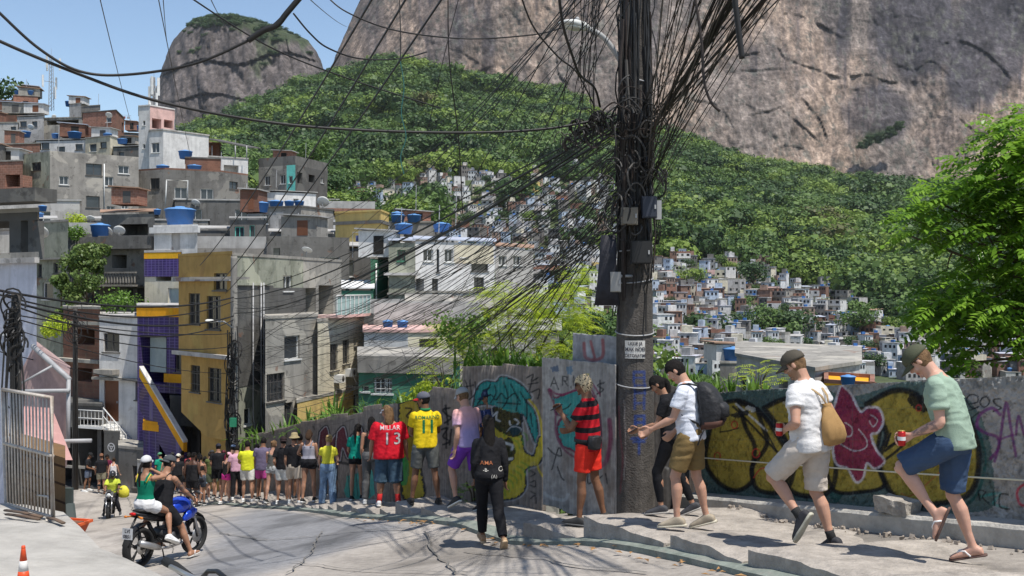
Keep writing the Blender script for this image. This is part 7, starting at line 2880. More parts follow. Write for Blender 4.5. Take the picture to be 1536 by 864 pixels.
for (a,b,c,d) in ((405,318,425,352),(418,328,438,350),(449,324,452,340)):
 r=B.rect(0,a,b,min(c,451),d)
 mb=MB()
 B.boxf(mb,0,r[0],r[1],r[2],r[3],.003,.01)
 mb.build('whitewash_patch',WM['lightgrey'],B.root)
B.finish()
dish(P(484,312,84),.95,'white dish on the grey flat roof with patchy whitewash',175,group=None)
dish(P(460,384,50),.5,'pale dish facing up on the grey parapet below the plastered house',160,60,group=None)
for k,(px,py,D,lab) in enumerate(((409,311,88,'dark blue tank on the plastered grey house, leftmost'),(434,311,88,'blue tank on the plastered grey house, next to the dish'),(449,311,90,'blue tank on the plastered grey house, right one'))):
 water_tank(P(px,py,D)+Vector((0,0,.1)),.75,.8,lab,None)
B=Bld('parapet_house','long grey parapet wall with pale roofs behind it',[(400,62),(524,64)],6,zp(366,62),-14,WM['darkgrey'],roof='parapet',roofmat=WM['darkgrey'],par=.5)
W(B,0,[(410,372,420,384)],simple=True)
B.finish()
B=Bld('pipe_house','dim grey house with leaning white pipe below the parapet wall',[(345,70),(399,70)],6,zp(330,70),-14,WM['darkgrey'],roof='sheetr',roofmat=ROOFW)
W(B,0,[(352,340,366,356)],frame=WM['aqua'],panes=2)
W(B,0,[(374,338,382,356)],frame=WM['aqua'],panes=1)
B.finish()
B=Bld('turquoise_house','grey house with a bright turquoise corner panel and black side wall',[(388,112),(430,110),(443,109.5),(491,116)],7,zp(248,110),-5,WM['grey'],roof='parapet',roofmat=WM['darkgrey'],par=1.0)
B.mats={1:WM['aqua'],2:WM['darkconc']}
W(B,0,[(397,264,405,278),(420,262,428,276)],frame=FRAMEW,panes=2)
W(B,1,[(433,264,439,275)],frame=FRAMEW,panes=1)
B.finish()
B=Bld('shed_house','white shed-roofed house in front of the turquoise-cornered house',[(360,98),(413,97),(474,99)],6,zp(288,97),-5,WM['white'],roof='sheet',roofmat=ROOFW)
W(B,1,[(440,298,448,306)],panes=1)
B.finish()
B=Bld('white_tower','tall white tower house with a red-brick rooftop box and antenna',[(208,104),(225,103.5),(262,106)],6,zp(160,104),-5,WM['white'],roofmat=WM['white'])
B.mats={1:WM['pink']}
W(B,0,[(214,181,218,188),(214,216,218,223)],panes=1)
B.opening(1,228,178,242,193,deep=2)
B.opening(1,246,180,259,192,deep=2)
B.finish()
B=Bld('white_block','plain white block with one window joined to the white tower',[(224,102.6),(245,102),(313,106)],8,zp(195,102),-5,WM['white'],roofmat=WM['lightgrey'])
W(B,0,[(227,214,239,229)],panes=2)
B.finish()
B=Bld('white_annex','low pale annex beside the white block',[(313,106),(372,108)],6,zp(237,107),-5,WM['white'],roofmat=WM['lightgrey'])
B.finish()
o=empty('open_canopy',P(340,237,108),0,'dark rooftop canopy on thin posts beside the white block','canopy')
org=P(340,237,108)
mb=MB()
q4=[P(311,209,106),P(374,222,108),P(374,222,108)+Vector((0,5,.6)),P(311,209,106)+Vector((0,5,.6))]
mb.hexa([q-org for q in q4],[q-org+Vector((0,0,.12)) for q in q4])
mb.build('roof',WM['darkconc'],o)
for px in (318,353,370):
 MB().tube([P(px,238,107)-org,P(px,238,107)*1-org+Vector((0,0,1.4))],.06,n=6).build('post',METAL,o)
B=Bld('stained_house','black-stained grey house with three white windows and brick parapet',[(186,92),(247,90),(332,92),(372,95)],8,zp(256,91),-8,WM['grey'],roof='parapet',roofmat=WM['brickdark'],par=.15)
B.mats={1:WM['darkgrey'],2:WM['darkgrey']}
W(B,0,[(193,283,201,297)],panes=2)
W(B,1,[(262,281,281,298),(301,283,320,300)],panes=2)
B.finish()
B=Bld('rooftop_brick_box','dark brick rooftop wall above the stained grey house',[(278,94),(331,95)],5,zp(237,94),zp(258,94),WM['brickdark'],roofmat=WM['darkconc'])
B.finish()
dish(P(293,312,88),.75,'pale dish in front of the black-stained house',170,group=None)
o=empty('pipe_goalpost',P(265,300,88),0,'white pipe frame standing before the stained grey house','pipe goalpost')
org=P(265,300,88)
MB().tube([P(248,310,88)-org,P(250,270,88)-org,P(282,271,88)-org,P(281,298,88)-org],.07,n=6).build('pipe',FRAMEW,o)
B=Bld('grey_block','large bare grey block with small windows at upper left',[(33,86),(75,84),(208,88)],8,zp(228,84),-8,WM['grey'],roof='parapet',roofmat=WM['concrete'],par=.1)
B.mats={0:WM['greengrey']}
W(B,1,[(89,264,103,277),(157,265,170,279),(93,309,105,318),(160,309,172,316)],panes=2)
u,z_=B.uz(1,156,246)
mb=MB()
mb.tube([B.pt(1,u,z_,.1),B.pt(1,u,z_-4,.1)],.05,n=7)
mb.build('drainpipe',FRAMEW,B.root)
B.finish()
B=Bld('orange_terrace_house','brick house with orange-brown terrace left of the bare grey block',[(-40,84),(34,83)],6,zp(244,84),-6,WM['brick'],roofmat=WM['concrete'])
B.opening(0,38-30,262,30,280,deep=1.5)
B.finish()
B=Bld('balustrade_house','shadowy grey house with balustraded balcony among climbing plants',[(148,64),(222,63)],6,zp(357,64),-12,WM['concrete'],roofmat=WM['darkgrey'])
B.opening(0,168,382,190,402,deep=1.5)
B.opening(0,190,432,200,456,deep=1.0)
B.opening(0,206,432,219,456,deep=1.0)
bal(B,0,150,218,408,427,64,WM['grey'],'baluster','balcony',1.0,16)
B.ledge(0,zp(374,63.5),zp(356,63.5),.8,WM['darkgrey'],'terrace_wall')
B.finish()
B=Bld('roof_hut','small brick and tin roof hut above the balustraded house',[(152,70),(232,69)],4,zp(322,70),-8,WM['darkgrey'],roof='sheet',roofmat=ROOFR)
B.opening(0,180,336,222,354,deep=2)
B.finish()
B=Bld('mossy_house','mossy grey-green house with two small windows left of the climbing plants',[(48,60),(102,58)],7,zp(334,59),-12,WM['greengrey'],roofmat=WM['concrete'])
W(B,0,[(56,396,63,416),(80,394,90,410)],frame=FRAMED,panes=1)
B.ledge(0,zp(389,58),zp(386,58),.3,WM['concrete'],'ledge')
B.finish()
water_tank(P(64,317,72),.5,.7,'blue tank in front of the bare grey block',None)
sky_=[('brick_house','brick rooftop house with two blue tanks on the skyline',[(20,150),(57,151)],143,190,'brick','flat',[]),
  ('balcony_house','grey skyline house with a long dark balcony opening',[(64,140),(124,139)],178,240,'concrete','flat',[(70,180,118,187)]),
  ('dark_brick_house','dark brick house with black flat top right of the balcony house',[(124,132),(174,130),(186,136)],170,212,'brick','flat',[(149,190,159,198)]),
  ('cream_house','cream house below the dark brick house',[(128,126),(165,124),(187,128)],208,240,'cream','flat',[(150,213,160,222)]),
  ('pale_house','pale two-window house below the long balcony',[(54,128),(128,127)],212,250,'white','sheet',[(62,214,74,224),(113,216,124,225)]),
  ('long_house','low whitewashed house at the upper left edge',[(-60,132),(27,131)],186,240,'lightgrey','flat',[(26-10,190,24,198)]),
  ('brick_terrace','red brick terrace wall at the left edge above the grey block',[(-60,118),(60,116)],219,300,'brick','flat',[(8,246,14,252),(-20,230,-8,246)]),
  ('brown_house','brown brick house at the left edge of the skyline',[(-60,148),(24,147)],168,230,'brickdark','flat',[]),
  ('small_tower','thin grey rooftop block beside the antenna mast',[(104,150),(122,149)],157,200,'lightgrey','flat',[]),
  ('grey_roof_block','pale grey block behind the dark brick house',[(122,155),(150,154)],160,200,'grey','flat',[]),
  ('blue_trim_house','small bluish house in the gap left of the white tower',[(174,150),(186,150)],187,220,'brick','flat',[]),
  ('gap_house','grey house with dish in the gap left of the white tower',[(182,145),(212,146)],200,260,'grey','sheet',[(190,208,196,214)]),
  ('step_house','low grey house stepping down beside the white tower',[(170,120),(212,119)],222,270,'darkgrey','sheet',[(178,228,186,236)]),
  ('blue_tarp_house','grey house partly covered by blue sheeting on the skyline',[(26,140),(66,139)],176,230,'lightgrey','sheet',[(30,182,40,190),(48,182,56,190)])]
for (nm,lab,fr,t_,b_,wm_,rf,ops) in sky_:
 B=Bld(nm,lab,fr,6,zp(t_,fr[0][1]),zp(b_+90,fr[0][1]),WM[wm_],roof=rf,roofmat=ROOFW if rf=='sheet' else WM['darkconc' if 'dark' in nm else 'concrete'])
 for r in ops:
  if r[2]-r[0]>30:
   B.opening(0,*r,deep=2)
  else:
   B.window(0,*r,frame=FRAMED,panes=1)
 B.finish()
for (px,py,D,r,lab) in ((28,143,152,1.1,'left of the two dark blue tanks on the skyline brick house'),(47,143,152,1.1,'right of the two dark blue tanks on the skyline brick house'),(37,206,124,1.25,'dark blue tank below the whitewashed skyline house'),
       (112,208,122,1.4,'bright blue tank by the long balcony opening')):
 water_tank(P(px,py,D),r,r*1.0,lab,None)
for (px,py,D,r,lab) in ((46,196,125,.8,'pale dish left of the balcony house'),(163,178,128,.8,'pale dish on top of the dark brick house'),(203,214,140,.8,'pale dish in the gap left of the white tower'),(136,334,62,.45,'tilted dish on a thin mast above the plants'),
       (58,362,33,.55,'large tilted dish between the dark concrete columns')):
 dish(P(px,py,D),r,lab,180,45,group=None)
for (px,py,D,wd,key) in ((230,330,78,8,'concrete'),(340,372,66,7,'grey'),(300,345,72,7,'darkgrey'),(125,330,76,9,'grey'),(90,350,70,7,'darkgrey'),(20,300,74,9,'lightgrey'),(-30,330,60,8,'grey'),(330,300,88,8,'darkgrey'),
                           (520,380,68,6,'concrete'),(475,350,76,7,'grey'),(545,372,66,5,'darkgrey'),(585,470,56,4,'darkgrey'),(640,480,47,5,'grey'),(700,500,50,7,'lightgrey'),(760,500,56,6,'grey'),(480,330,95,8,'white'),(455,300,120,8,'grey'),(520,312,110,6,'brick')):
 x0=P(px,py,D)
 B=Bld('hillside_house','plain %s house wedged between its neighbours at the left of the pole' % {'concrete':'stained concrete','grey':'grey','darkgrey':'dark grey','lightgrey':'pale','white':'white','brick':'brick'}[key],
   [((x0.x-wd/2)/D*F+CX,D),((x0.x+wd/2)/(D+1)*F+CX,D+1)],5,x0.z,x0.z-18,WM[key],'house','small houses wedged left of the pole',hr.choice(['flat','sheet','parapet']),ROOFW,par=.8)
 for k in range(2):
  B.window(0,0,0,0,0,rect=(wd*(k+.3)/2,wd*(k+.3)/2+1.1,x0.z-1.9,x0.z-.8),panes=2)
 B.finish()
def mast(px,py0,py1,D,label):
 a,b=P(px,py1,D),P(px,py0,D)
 h=b.z-a.z
 t=empty('antenna_mast',a,.4,label,'antenna mast')
 mb=MB()
 w_=.045*h
 for (sx,sy) in ((-1,-1),(1,-1),(0,1)):
  mb.tube([(sx*w_,sy*w_,0),(sx*w_*.6,sy*w_*.6,h)],.05,n=5)
 k=0
 z=0
 while z<h-.6:
  for (s0,s1) in (((-1,-1),(1,-1)),((1,-1),(0,1)),((0,1),(-1,-1))):
   mb.tube([(s0[0]*w_*.8,s0[1]*w_*.8,z),(s1[0]*w_*.8,s1[1]*w_*.8,z+.6)],.025,n=4)
  z+=.6
 mb.build('lattice',METAL,t)
 for q,(ang,zz) in enumerate(((0,.95),(2.1,.95),(4.2,.95),(1,.62),(3.4,.62),(5.2,.4))):
  mb=MB()
  mb.box((math.cos(ang)*w_*3.2,math.sin(ang)*w_*3.2,h*zz-.8),(.28,.18,1.9),rz=ang)
  mb.build('panel_antenna',FRAMEW,t)
  MB().tube([(0,0,h*zz-.8),(math.cos(ang)*w_*3,math.sin(ang)*w_*3,h*zz-.8)],.04,n=5).build('bracket',METAL,t)
 MB().tube([(0,0,h),(0,0,h*1.14)],.02,n=4).build('whip',METAL,t)
mast(77,84,166,158,'tall lattice antenna mast on the left skyline')
mast(231,116,160,106,'short antenna mast on the white tower')
B=Bld('flat_roof_house','grey flat-roofed house below the street, just beyond the graffiti wall',[(1105,40),(1222,33),(1290,36)],9,zp(541,36),-12,WM['lightgrey'],roofmat=WM['concrete'])
B.top=zp(556,33)
B.opening(0,1168,570,1182,600,deep=1)
B.opening(0,1200,578,1220,600,deep=1)
B.finish()
water_tank(P(1197,537,42)+Vector((0,0,-.05)),.38,.62,'square-looking blue tank on the grey flat roof by the wall',None)
water_tank(P(1272,578,30),.38,.5,'blue tank on the orange brick wall beyond the graffiti wall',None)
B=Bld('orange_brick_walls','unfinished orange brick walls just beyond the graffiti wall',[(1236,31),(1312,30)],3,zp(577,30.5),-12,WM['orange'],roof='parapet',roofmat=WM['brick'],par=.12)
B.finish()
B=Bld('tank_tower','dark grey tower carrying two blue tanks right of the pole',[(1080,60),(1122,60)],4,zp(545,60),-20,WM['darkgrey'],roofmat=WM['concrete'])
B.finish()
water_tank(P(1094,545,61)+Vector((0,.3,.13)),.55,.7,'left one of two blue tanks on the dark grey tower',None)
water_tank(P(1109,542,62)+Vector((0,.6,.13)),.5,.7,'right one of two blue tanks on the dark grey tower',None)
cl_r=random.Random(77)
rfs=[o for o in bpy.data.objects if o.name.split('.')[0] in ('roof','parapet') and o.parent and o.parent.get('category')=='building' and 60<o.parent.location.y<165]
kk=0
for ro in rfs:
 vs=[ro.parent.location+v.co for v in ro.data.vertices]
 zt=max(v.z for v in vs)
 cc=sum(vs,Vector())/len(vs)
 if ro.parent.name.startswith(('yellow_tower','white_tower','tank_house')):
  continue
 wx=(max(v.x for v in vs)-min(v.x for v in vs))*.3
 base_=ro.parent['label']
 for k in range(cl_r.choice([1,2,2,3])):
  x,y=cc.x+cl_r.uniform(-wx,wx),cc.y-cl_r.uniform(0,1.5)
  t=cl_r.random()
  kk+=1
  if t<.28:
   water_tank((x,y,zt),cl_r.uniform(.45,.7),cl_r.uniform(.6,.85),'blue water tank on one of the near rooftops left of the pole','blue tanks on the near rooftops')
  elif t<.45:
   dish((x,y,zt),cl_r.uniform(.5,.8),'pale dish on one of the near rooftops left of the pole',cl_r.uniform(150,220),40,'small dishes on the near rooftops')
  elif t<.72:
   o=empty('roof_shed',(x,y,zt),cl_r.uniform(-.3,.3),'small rough shed or stair head built on a near rooftop','shed','sheds on the near rooftops')
   w_,h_=cl_r.uniform(1.2,3.2),cl_r.uniform(.9,1.9)
   MB().box((0,0,h_/2),(w_,1.8,h_)).build('wall',WM[cl_r.choice(['brick','brickdark','grey','white','concrete','darkgrey'])],o)
   MB().box((0,0,h_+.06),(w_*1.2,2.2,.08),M=Matrix.Rotation(.06,3,'Y')).build('roof',cl_r.choice([ROOFW,ROOFR,ROOFB]),o)
   MB().box((w_*.1,-.905,h_*.45),(w_*.3,.03,h_*.7)).build('door',cl_r.choice([DARKIN,FRAMEB,FRAMED]),o)
  elif t<.78:
   o=empty('laundry_line',(x,y,zt),cl_r.uniform(-.3,.3),'washing hung on a line between two posts on a near rooftop','laundry','laundry on the near rooftops')
   MB().tube([(-1.2,0,0),(-1.2,0,1.6),(1.2,0,1.55),(1.2,0,0)],.025,n=5).build('line',METAL,o)
   for q in range(4):
    MB().box((-.85+q*.55,0,1.2),(.34,.02,cl_r.uniform(.3,.5))).build('cloth',cmat(cl_r.choice([(.45,.45,.45),(.25,.06,.06),(.08,.10,.22),(.3,.3,.32),(.25,.12,.2)])),o)
  else:
   o=MB().tube([(x,y,zt),(x+.05,y,zt+cl_r.uniform(1.5,3.2))],.03,n=5).build('roof_pole',METAL)
   tag(o,'thin metal pole standing on a near rooftop','pole','poles on the near rooftops')
# FOREGROUND THINGS, LEFT
cx_,cy_=XY(35,7.9)
cone=empty('traffic_cone',(cx_,cy_,plat_z(cx_,cy_)),0,'orange traffic cone with a white band, bottom left corner','traffic cone')
cb=MB()
cb.box((0,0,.015),(.27,.27,.03))
cb.build('base',mat('cone_black',(.03,.03,.03),rough=.8),cone)
orr=mat('cone_orange',(.62,.075,.02),rough=.45,var=.12,scale=6,grime=.25,dirt=(.2,.06,.03))
MB().lathe([(.105,.03),(.085,.17)],n=24).build('body',orr,cone)
MB().lathe([(.0852,.17),(.062,.335)],n=24).build('reflective_band',mat('cone_white',(.55,.53,.50),rough=.5,grime=.3),cone)
MB().lathe([(.0618,.335),(.036,.52),(.034,.53)],n=24).build('neck',orr,cone)
MB().lathe([(.034,.53),(.036,.545),(.030,.575),(.006,.58)],n=24).build('tip',orr,cone)
ct=(CY-818)/F*7.9-cone.location.z
cone.scale=(ct/.58*.92,ct/.58*.92,ct/.58)
ga0,ga1=P(7,765,12.4),P(80,775,11.0)
gt=empty('barred_gate',(ga0.x,ga0.y,ga0.z),0,'rusty pale metal gate of upright bars standing open at the left','gate')
og=Vector((ga0.x,ga0.y,ga0.z))
rust=mat('gate_paint',(.42,.38,.33),rough=.7,var=.2,scale=10,grime=.55,dirt=(.18,.09,.05))
tl,tr_,bl,br_=P(4,584,12.4),P(78,596,11.0),P(9,755,12.4),P(80,776,11.0)
ml,mr=P(6,665,12.4),P(79,684,11.0)
mb=MB()
mb.tube([tl-og,tr_-og,br_-og,bl-og,tl-og],.022,n=8)
mb.tube([ml-og,mr-og],.022,n=8)
mb.build('frame',rust,gt)
for k in range(15):
 t=(k+.5)/15
 mb=MB()
 a,b=tl.lerp(tr_,t)-og,bl.lerp(br_,t)-og
 mb.tube([a,b],.010,n=6)
 mb.build('bar',rust,gt)
mb=MB()
mb.tube([P(56,743,11.4)-og,P(72,745,11.1)-og,P(72,752,11.1)-og],.012,n=6)
mb.build('bolt_latch',rust,gt)
mb=MB()
mb.tube([P(70,776,11.1)-og,P(70,800,11.0)-og],.014,n=6)
mb.build('ground_pin',rust,gt)
bd=MB()
pA_,pB_,pC_=P(33,668,13.2),P(98,668,12.2),P(33,790,13.2)
d_=(pB_-pA_).normalized()
zb0=P(60,790,12).z-.3
bd.hexa([Vector((q.x,q.y,zb0)) for q in (pA_,pB_,pB_*1.08,pA_*1.08)],[Vector((q.x,q.y,pA_.z)) for q in (pA_,pB_,pB_*1.08,pA_*1.08)])
ob=bd.build('plank_hoarding',mat_brick('old_planks',(.17,.10,.045),(.25,.2,.2)))
_b=[n for n in MATS['old_planks'].node_tree.nodes if n.type=='TEX_BRICK'][0]
_b.inputs['Brick Width'].default_value,_b.inputs['Row Height'].default_value=2.2,.22
tag(ob,'brown plank hoarding behind the barred gate','hoarding')
mb=MB()
q0=P(78,797,11.6)
mb.hexa([Vector((-.32,-.14,0)),Vector((.32,-.14,0)),Vector((.32,.14,0)),Vector((-.32,.14,0))],[Vector((-.38,-.18,.16)),Vector((.38,-.18,.16)),Vector((.38,.18,.16)),Vector((-.38,.18,.16))])
tro=mb.build('trough',mat('plastic_orange',(.62,.11,.03),rough=.5,var=.15))
tro.data.polygons[1].select=False
mb=MB()
mb.box((0,0,.166),(.66,.27,.008))
fl_=mb.build('soil',mat('soil_dark',(.16,.07,.04),rough=1),tro)
mb=MB()
for (c_,s_) in (((0,-.19,.165),(.80,.03,.03)),((0,.19,.165),(.80,.03,.03)),((-.39,0,.165),(.03,.36,.03)),((.39,0,.165),(.03,.36,.03))):
 mb.box(c_,s_)
mb.build('rim',MATS['plastic_orange'],tro)
tro.location=(q0.x,q0.y,q0.z-.06)
tro.rotation_euler=(0,0,-.25)
tag(tro,'orange plastic trough under the barred gate','trough')
for (x0,y0,x1,y1,D,lab) in ((8,770,62,798,11.6,'rusty rod lying at the foot of the gate, upper one'),(10,778,58,803,11.3,'dark plank lying at the foot of the gate, lower one'),(72,785,95,812,11.0,'dark slat leaning past the orange trough')):
 a,b=P(x0,y0,D),P(x1,y1,D-.5)
 a.z,b.z=plat_z(a.x,a.y)+.04,plat_z(b.x,b.y)+.04
 o=MB().tube([a,(a+b)/2+Vector((0,0,.01)),b],.028,n=6,flat=.5).build('rod',mat('rust_dark',(.10,.07,.05),rough=.9,grime=.4,dirt=(.2,.12,.08)))
 tag(o,lab,'rod')
a,b=P(100,745,12.3),P(118,815,11.2)
mb=MB()
mb.hexa([a+Vector((-.06,0,-.9)),a+Vector((.06,0,-.9)),a+Vector((.06,.06,-.9)),a+Vector((-.06,.06,-.9))],[a+Vector((-.06,0,.1)),a+Vector((.06,0,.1)),a+Vector((.06,.06,.1)),a+Vector((-.06,.06,.1))])
mb.hexa([b+Vector((-.09,0,-.5)),b+Vector((.05,0,-.5)),b+Vector((.05,.05,-.5)),b+Vector((-.09,.05,-.5))],[a+Vector((.08,-.2,-.05)),a+Vector((.16,-.2,-.05)),a+Vector((.16,-.14,-.05)),a+Vector((.08,-.14,-.05))])
o=mb.build('board',mat('board_green',(.05,.065,.06),rough=.8,grime=.4))
tag(o,'dark green-grey boards leaning at the edge of the raised pavement','boards')
hx=P(290,850,4.6)
sc=empty('scooter_handlebar',hx,0,'black handlebar grip and lever of a parked bike at the bottom edge','handlebar')
MB().tube([P(248,842,4.9)-hx,P(264,850,4.8)-hx,P(300,876,4.5)-hx],[.022,.022,.016],n=12).build('grip',TYRE,sc)
MB().tube([P(256,850,4.7)-hx,P(280,862,4.5)-hx,P(320,880,4.3)-hx],.012,n=8).build('lever',ALU,sc)
MB().tube([P(300,870,4.5)-hx,P(312,857,4.45)-hx,P(326,857,4.4)-hx,P(342,870,4.3)-hx,P(360,900,4.2)-hx],.011,n=8).build('bracket',BLKM,sc)
MB().ball(tuple(P(308,872,4.4)-hx),(.03,.025,.025),12,8).build('clamp',BLKM,sc)
# PAINT ON WALLS
class Paint:
 """colours for the vertices of a wall or sheet; shapes are drawn in the plane of the wall, in photo-pixel units of where it stands."""
 def __init__(self,X,Y,Z,base):
  self.x,self.y=CX+X/Y*F,CY-Z/Y*F
  self.c=np.tile(np.array(base,float),(len(X),1))
  self.n=fbm2(self.x*.25,self.y*.25,7,4)
  self.n2=fbm2(self.x*.9,self.y*.9,8,3)
 def poly_mask(self,pts,wob=1.0):
  x,y=self.x+wob*self.n*2.5,self.y+wob*self.n2*1.6
  ins=np.zeros(len(x),bool)
  n=len(pts)
  for i in range(n):
   (x0,y0),(x1,y1)=pts[i],pts[(i+1) % n]
   if y0==y1:
    continue
   c=((y0>y) != (y1>y)) & (x<(x1-x0)*(y-y0)/(y1-y0)+x0)
   ins ^= c
  return ins
 def fill(self,pts,col,a=.93,smooth=True,rough=.35):
  if smooth:
   pts=smooth_poly(list(pts)+[pts[0]],5)
  m=self.poly_mask(pts)
  al=(a*(1-rough*np.clip(self.n2,0,1)))[m][:,None]
  self.c[m]=self.c[m]*(1-al)+np.array(col)*al
  return m
 def dist(self,pts,smooth=True):
  if smooth and len(pts)>2:
   pts=smooth_poly(pts,5)
  x,y=self.x,self.y
  best=np.full(len(x),1e9)
  for (x0,y0),(x1,y1) in zip(pts,pts[1:]):
   dx,dy=x1-x0,y1-y0
   L2=dx*dx+dy*dy+1e-9
   t=np.clip(((x-x0)*dx+(y-y0)*dy)/L2,0,1)
   best=np.minimum(best,(x-x0-t*dx)**2+(y-y0-t*dy)**2)
  return np.sqrt(best)
 def stroke(self,pts,w_,col,a=.95,smooth=True,fuzzy=.25):
  d=self.dist(pts,smooth)
  al=np.clip((w_/2-d+self.n2*.5)/(w_*fuzzy+.4)+.5,0,1)*a
  al=(al*(1-.25*np.clip(self.n2,0,1)))[:,None]
  self.c=self.c*(1-al)+np.array(col)*al
 def outline(self,pts,w_,col,a=.95):
  self.stroke(list(pts)+[pts[0]],w_,col,a)
BLK=(.014,.014,.016)
WHT=(.62,.62,.60)
OLIVE=(.36,.27,.045)
DGRN=(.02,.085,.075)
TEAL=(.02,.30,.26)
YEL=(.55,.42,.02)
MAR=(.26,.03,.075)
# rendered wall on the right
A2,B2_=Vector(XY(1046,13.55)),Vector(XY(1536,8.9))
dW=(B2_-A2).normalized()
nW=Vector((-dW.y,dW.x))
if nW.y>0:
 nW=-nW
LW=(B2_-A2).length+3.2
zA1,zB1=zp(590,13.5),zp(562,8.9)
zA0,zB0=zp(750,13.5)-.2,zp(803,8.9)-.2
Lr=(B2_-A2).length
nu,nv=900,170
u=np.linspace(0,LW,nu)
v=np.linspace(0,1,nv)
gu,gv=np.meshgrid(u,v)
zt=zA1+(zB1-zA1)*gu/Lr+.014*fbm2(gu*2,gu*0,3)
zb=zA0+(zB0-zA0)*gu/Lr
Zg=zb+(zt-zb)*gv
dsp=.018*fbm2(gu*2.2,gv*3,21)+.016*fbm2(gu*14,gv*20,22,4)+.016*fbm2(gu*45,gv*62,24,3)
Xg=A2.x+dW.x*gu+nW.x*dsp
Yg=A2.y+dW.y*gu+nW.y*dsp
pt=Paint(Xg.ravel(),Yg.ravel(),Zg.ravel(),(.33,.31,.285))
pt.c*=(1+.22*pt.n+.25*fbm2(gu.ravel()*3,gv.ravel()*3,33))[:,None]
m=(gv.ravel()>.93+.02*pt.n)
pt.c[m]=pt.c[m]*.45+np.array((.25,.25,.23))*.55
lowd=np.clip(1-gv.ravel()/.16+.5*pt.n,0,1)[:,None]*.75
pt.fill([(1040,597),(1120,586),(1250,588),(1262,640),(1250,760),(1040,752)],DGRN,.8)
pt.fill([(1255,600),(1300,590),(1370,572),(1440,590),(1478,640),(1490,720),(1470,768),(1250,752)],DGRN,.75)
pt.stroke([(1470,745),(1500,740),(1490,755),(1510,762)],4,TEAL,.5)
L1=[(1066,640),(1076,612),(1104,601),(1132,612),(1144,640),(1150,668),(1128,700),(1128,722),(1104,736),(1076,722),(1058,690)]
L1b=[(1108,604),(1140,618),(1170,660),(1190,700),(1178,736),(1140,736),(1128,712),(1132,670),(1118,640)]
L2=[(1146,612),(1180,598),(1218,606),(1244,640),(1254,690),(1246,735),(1208,744),(1180,728),(1188,690),(1172,648)]
L3=[(1244,640),(1262,620),(1300,614),(1320,640),(1314,690),(1326,728),(1290,738),(1252,736),(1240,700)]
L4=[(1300,606),(1340,586),(1372,590),(1384,604),(1400,596),(1434,606),(1462,646),(1468,700),(1452,742),(1400,756),(1352,752),(1330,728),(1318,690),(1330,650)]
for L in (L4,L3,L2,L1b,L1):
 pt.fill(L,OLIVE,.96,rough=.18)
for L,w_ in ((L4,9),(L3,6),(L2,8),(L1b,7),(L1,7)):
 pt.outline(L,w_,BLK)
pt.fill([(1366,590),(1396,596),(1410,606),(1384,618),(1362,604)],BLK)
pt.stroke([(1466,640),(1478,690),(1466,740),(1440,764)],5,DGRN,.9)
pt.stroke([(1100,610),(1130,640),(1160,672),(1166,678)],3.5,BLK)
pt.stroke([(1136,612),(1160,640),(1186,668)],5,BLK)
pt.stroke([(1104,606),(1130,628),(1150,646)],3,WHT,.8)
pt.fill([(1094,622),(1122,614),(1122,622),(1104,628)],BLK,smooth=False)
pt.stroke([(1080,648),(1094,646),(1108,642)],2,BLK)
pt.stroke([(1148,644),(1158,664),(1166,678)],2.4,BLK)
pt.stroke([(1172,640),(1180,636),(1186,660),(1184,672)],4,BLK)
pt.fill([(1122,608),(1134,612),(1130,618),(1118,614)],WHT,.6)
pt.stroke([(1176,604),(1186,610),(1182,618)],4,WHT,.45)
pt.stroke([(1410,592),(1422,600),(1424,612)],5,WHT,.5)
for (cx_,cy_,r_) in ((1102,637,4.5),(1134,680,5.5),(1076,684,4.5),(1378,612,4)):
 pt.stroke([(cx_+r_*math.cos(a),cy_+r_*1.2*math.sin(a)) for a in np.linspace(0,6.3,10)],1.6,(.45,.03,.03))
pt.stroke([(1131,716),(1140,704),(1152,702),(1160,706)],2,(.45,.05,.04))
pt.stroke([(1328,676),(1345,664),(1362,656),(1350,672),(1330,688)],4,BLK)
pt.stroke([(1336,650),(1330,670),(1342,664)],3,BLK)
pt.stroke([(1348,690),(1380,680),(1400,700)],3,BLK)
pt.stroke([(1352,740),(1370,742),(1420,700),(1440,692)],2,(.4,.05,.04),.6)
FG=[(1262,578),(1276,592),(1290,618),(1302,612),(1318,614),(1324,632),(1316,648),(1306,652),(1314,676),(1326,692),(1312,702),(1300,694),(1294,716),(1284,722),(1272,702),(1256,696),(1250,674),(1256,650),(1250,620)]
pt.outline(FG,5.5,(.66,.60,.62),.8)
pt.fill(FG,MAR,.97,rough=.15)
pt.outline(FG,1.6,(.66,.60,.62),.8)
pt.stroke([(1256,636),(1264,652),(1276,654),(1278,642),(1268,634)],1.8,WHT,.8)
pt.stroke([(1258,664),(1280,676),(1298,672),(1300,660),(1288,644)],1.8,WHT,.8)
pt.stroke([(1306,622),(1316,630),(1310,640),(1304,632)],1.6,WHT,.7)
pt.stroke([(1454,606),(1466,603),(1466,594),(1456,592),(1450,600),(1458,612),(1468,610)],2.2,BLK)
pt.stroke([(1474,596),(1470,604),(1476,611),(1484,604),(1480,595),(1472,598)],2.2,BLK)
pt.stroke([(1500,598),(1490,600),(1494,607),(1502,612),(1490,617)],2.2,BLK)
pt.stroke([(1452,616),(1466,612)],1.6,BLK)
pt.stroke([(1446,632),(1456,628),(1470,618),(1480,622)],2,BLK,.8)
PUR=(.16,.035,.15)
pt.stroke([(1500,622),(1488,612),(1470,622),(1466,640),(1480,650),(1496,656),(1498,672),(1486,688)],5,PUR,.85)
pt.stroke([(1492,692),(1500,660),(1509,604),(1516,640),(1524,684)],4.5,PUR,.85)
pt.stroke([(1497,660),(1520,652)],3.5,PUR,.8)
pt.stroke([(1524,652),(1528,624),(1538,654),(1548,622),(1556,668)],4,PUR,.85)
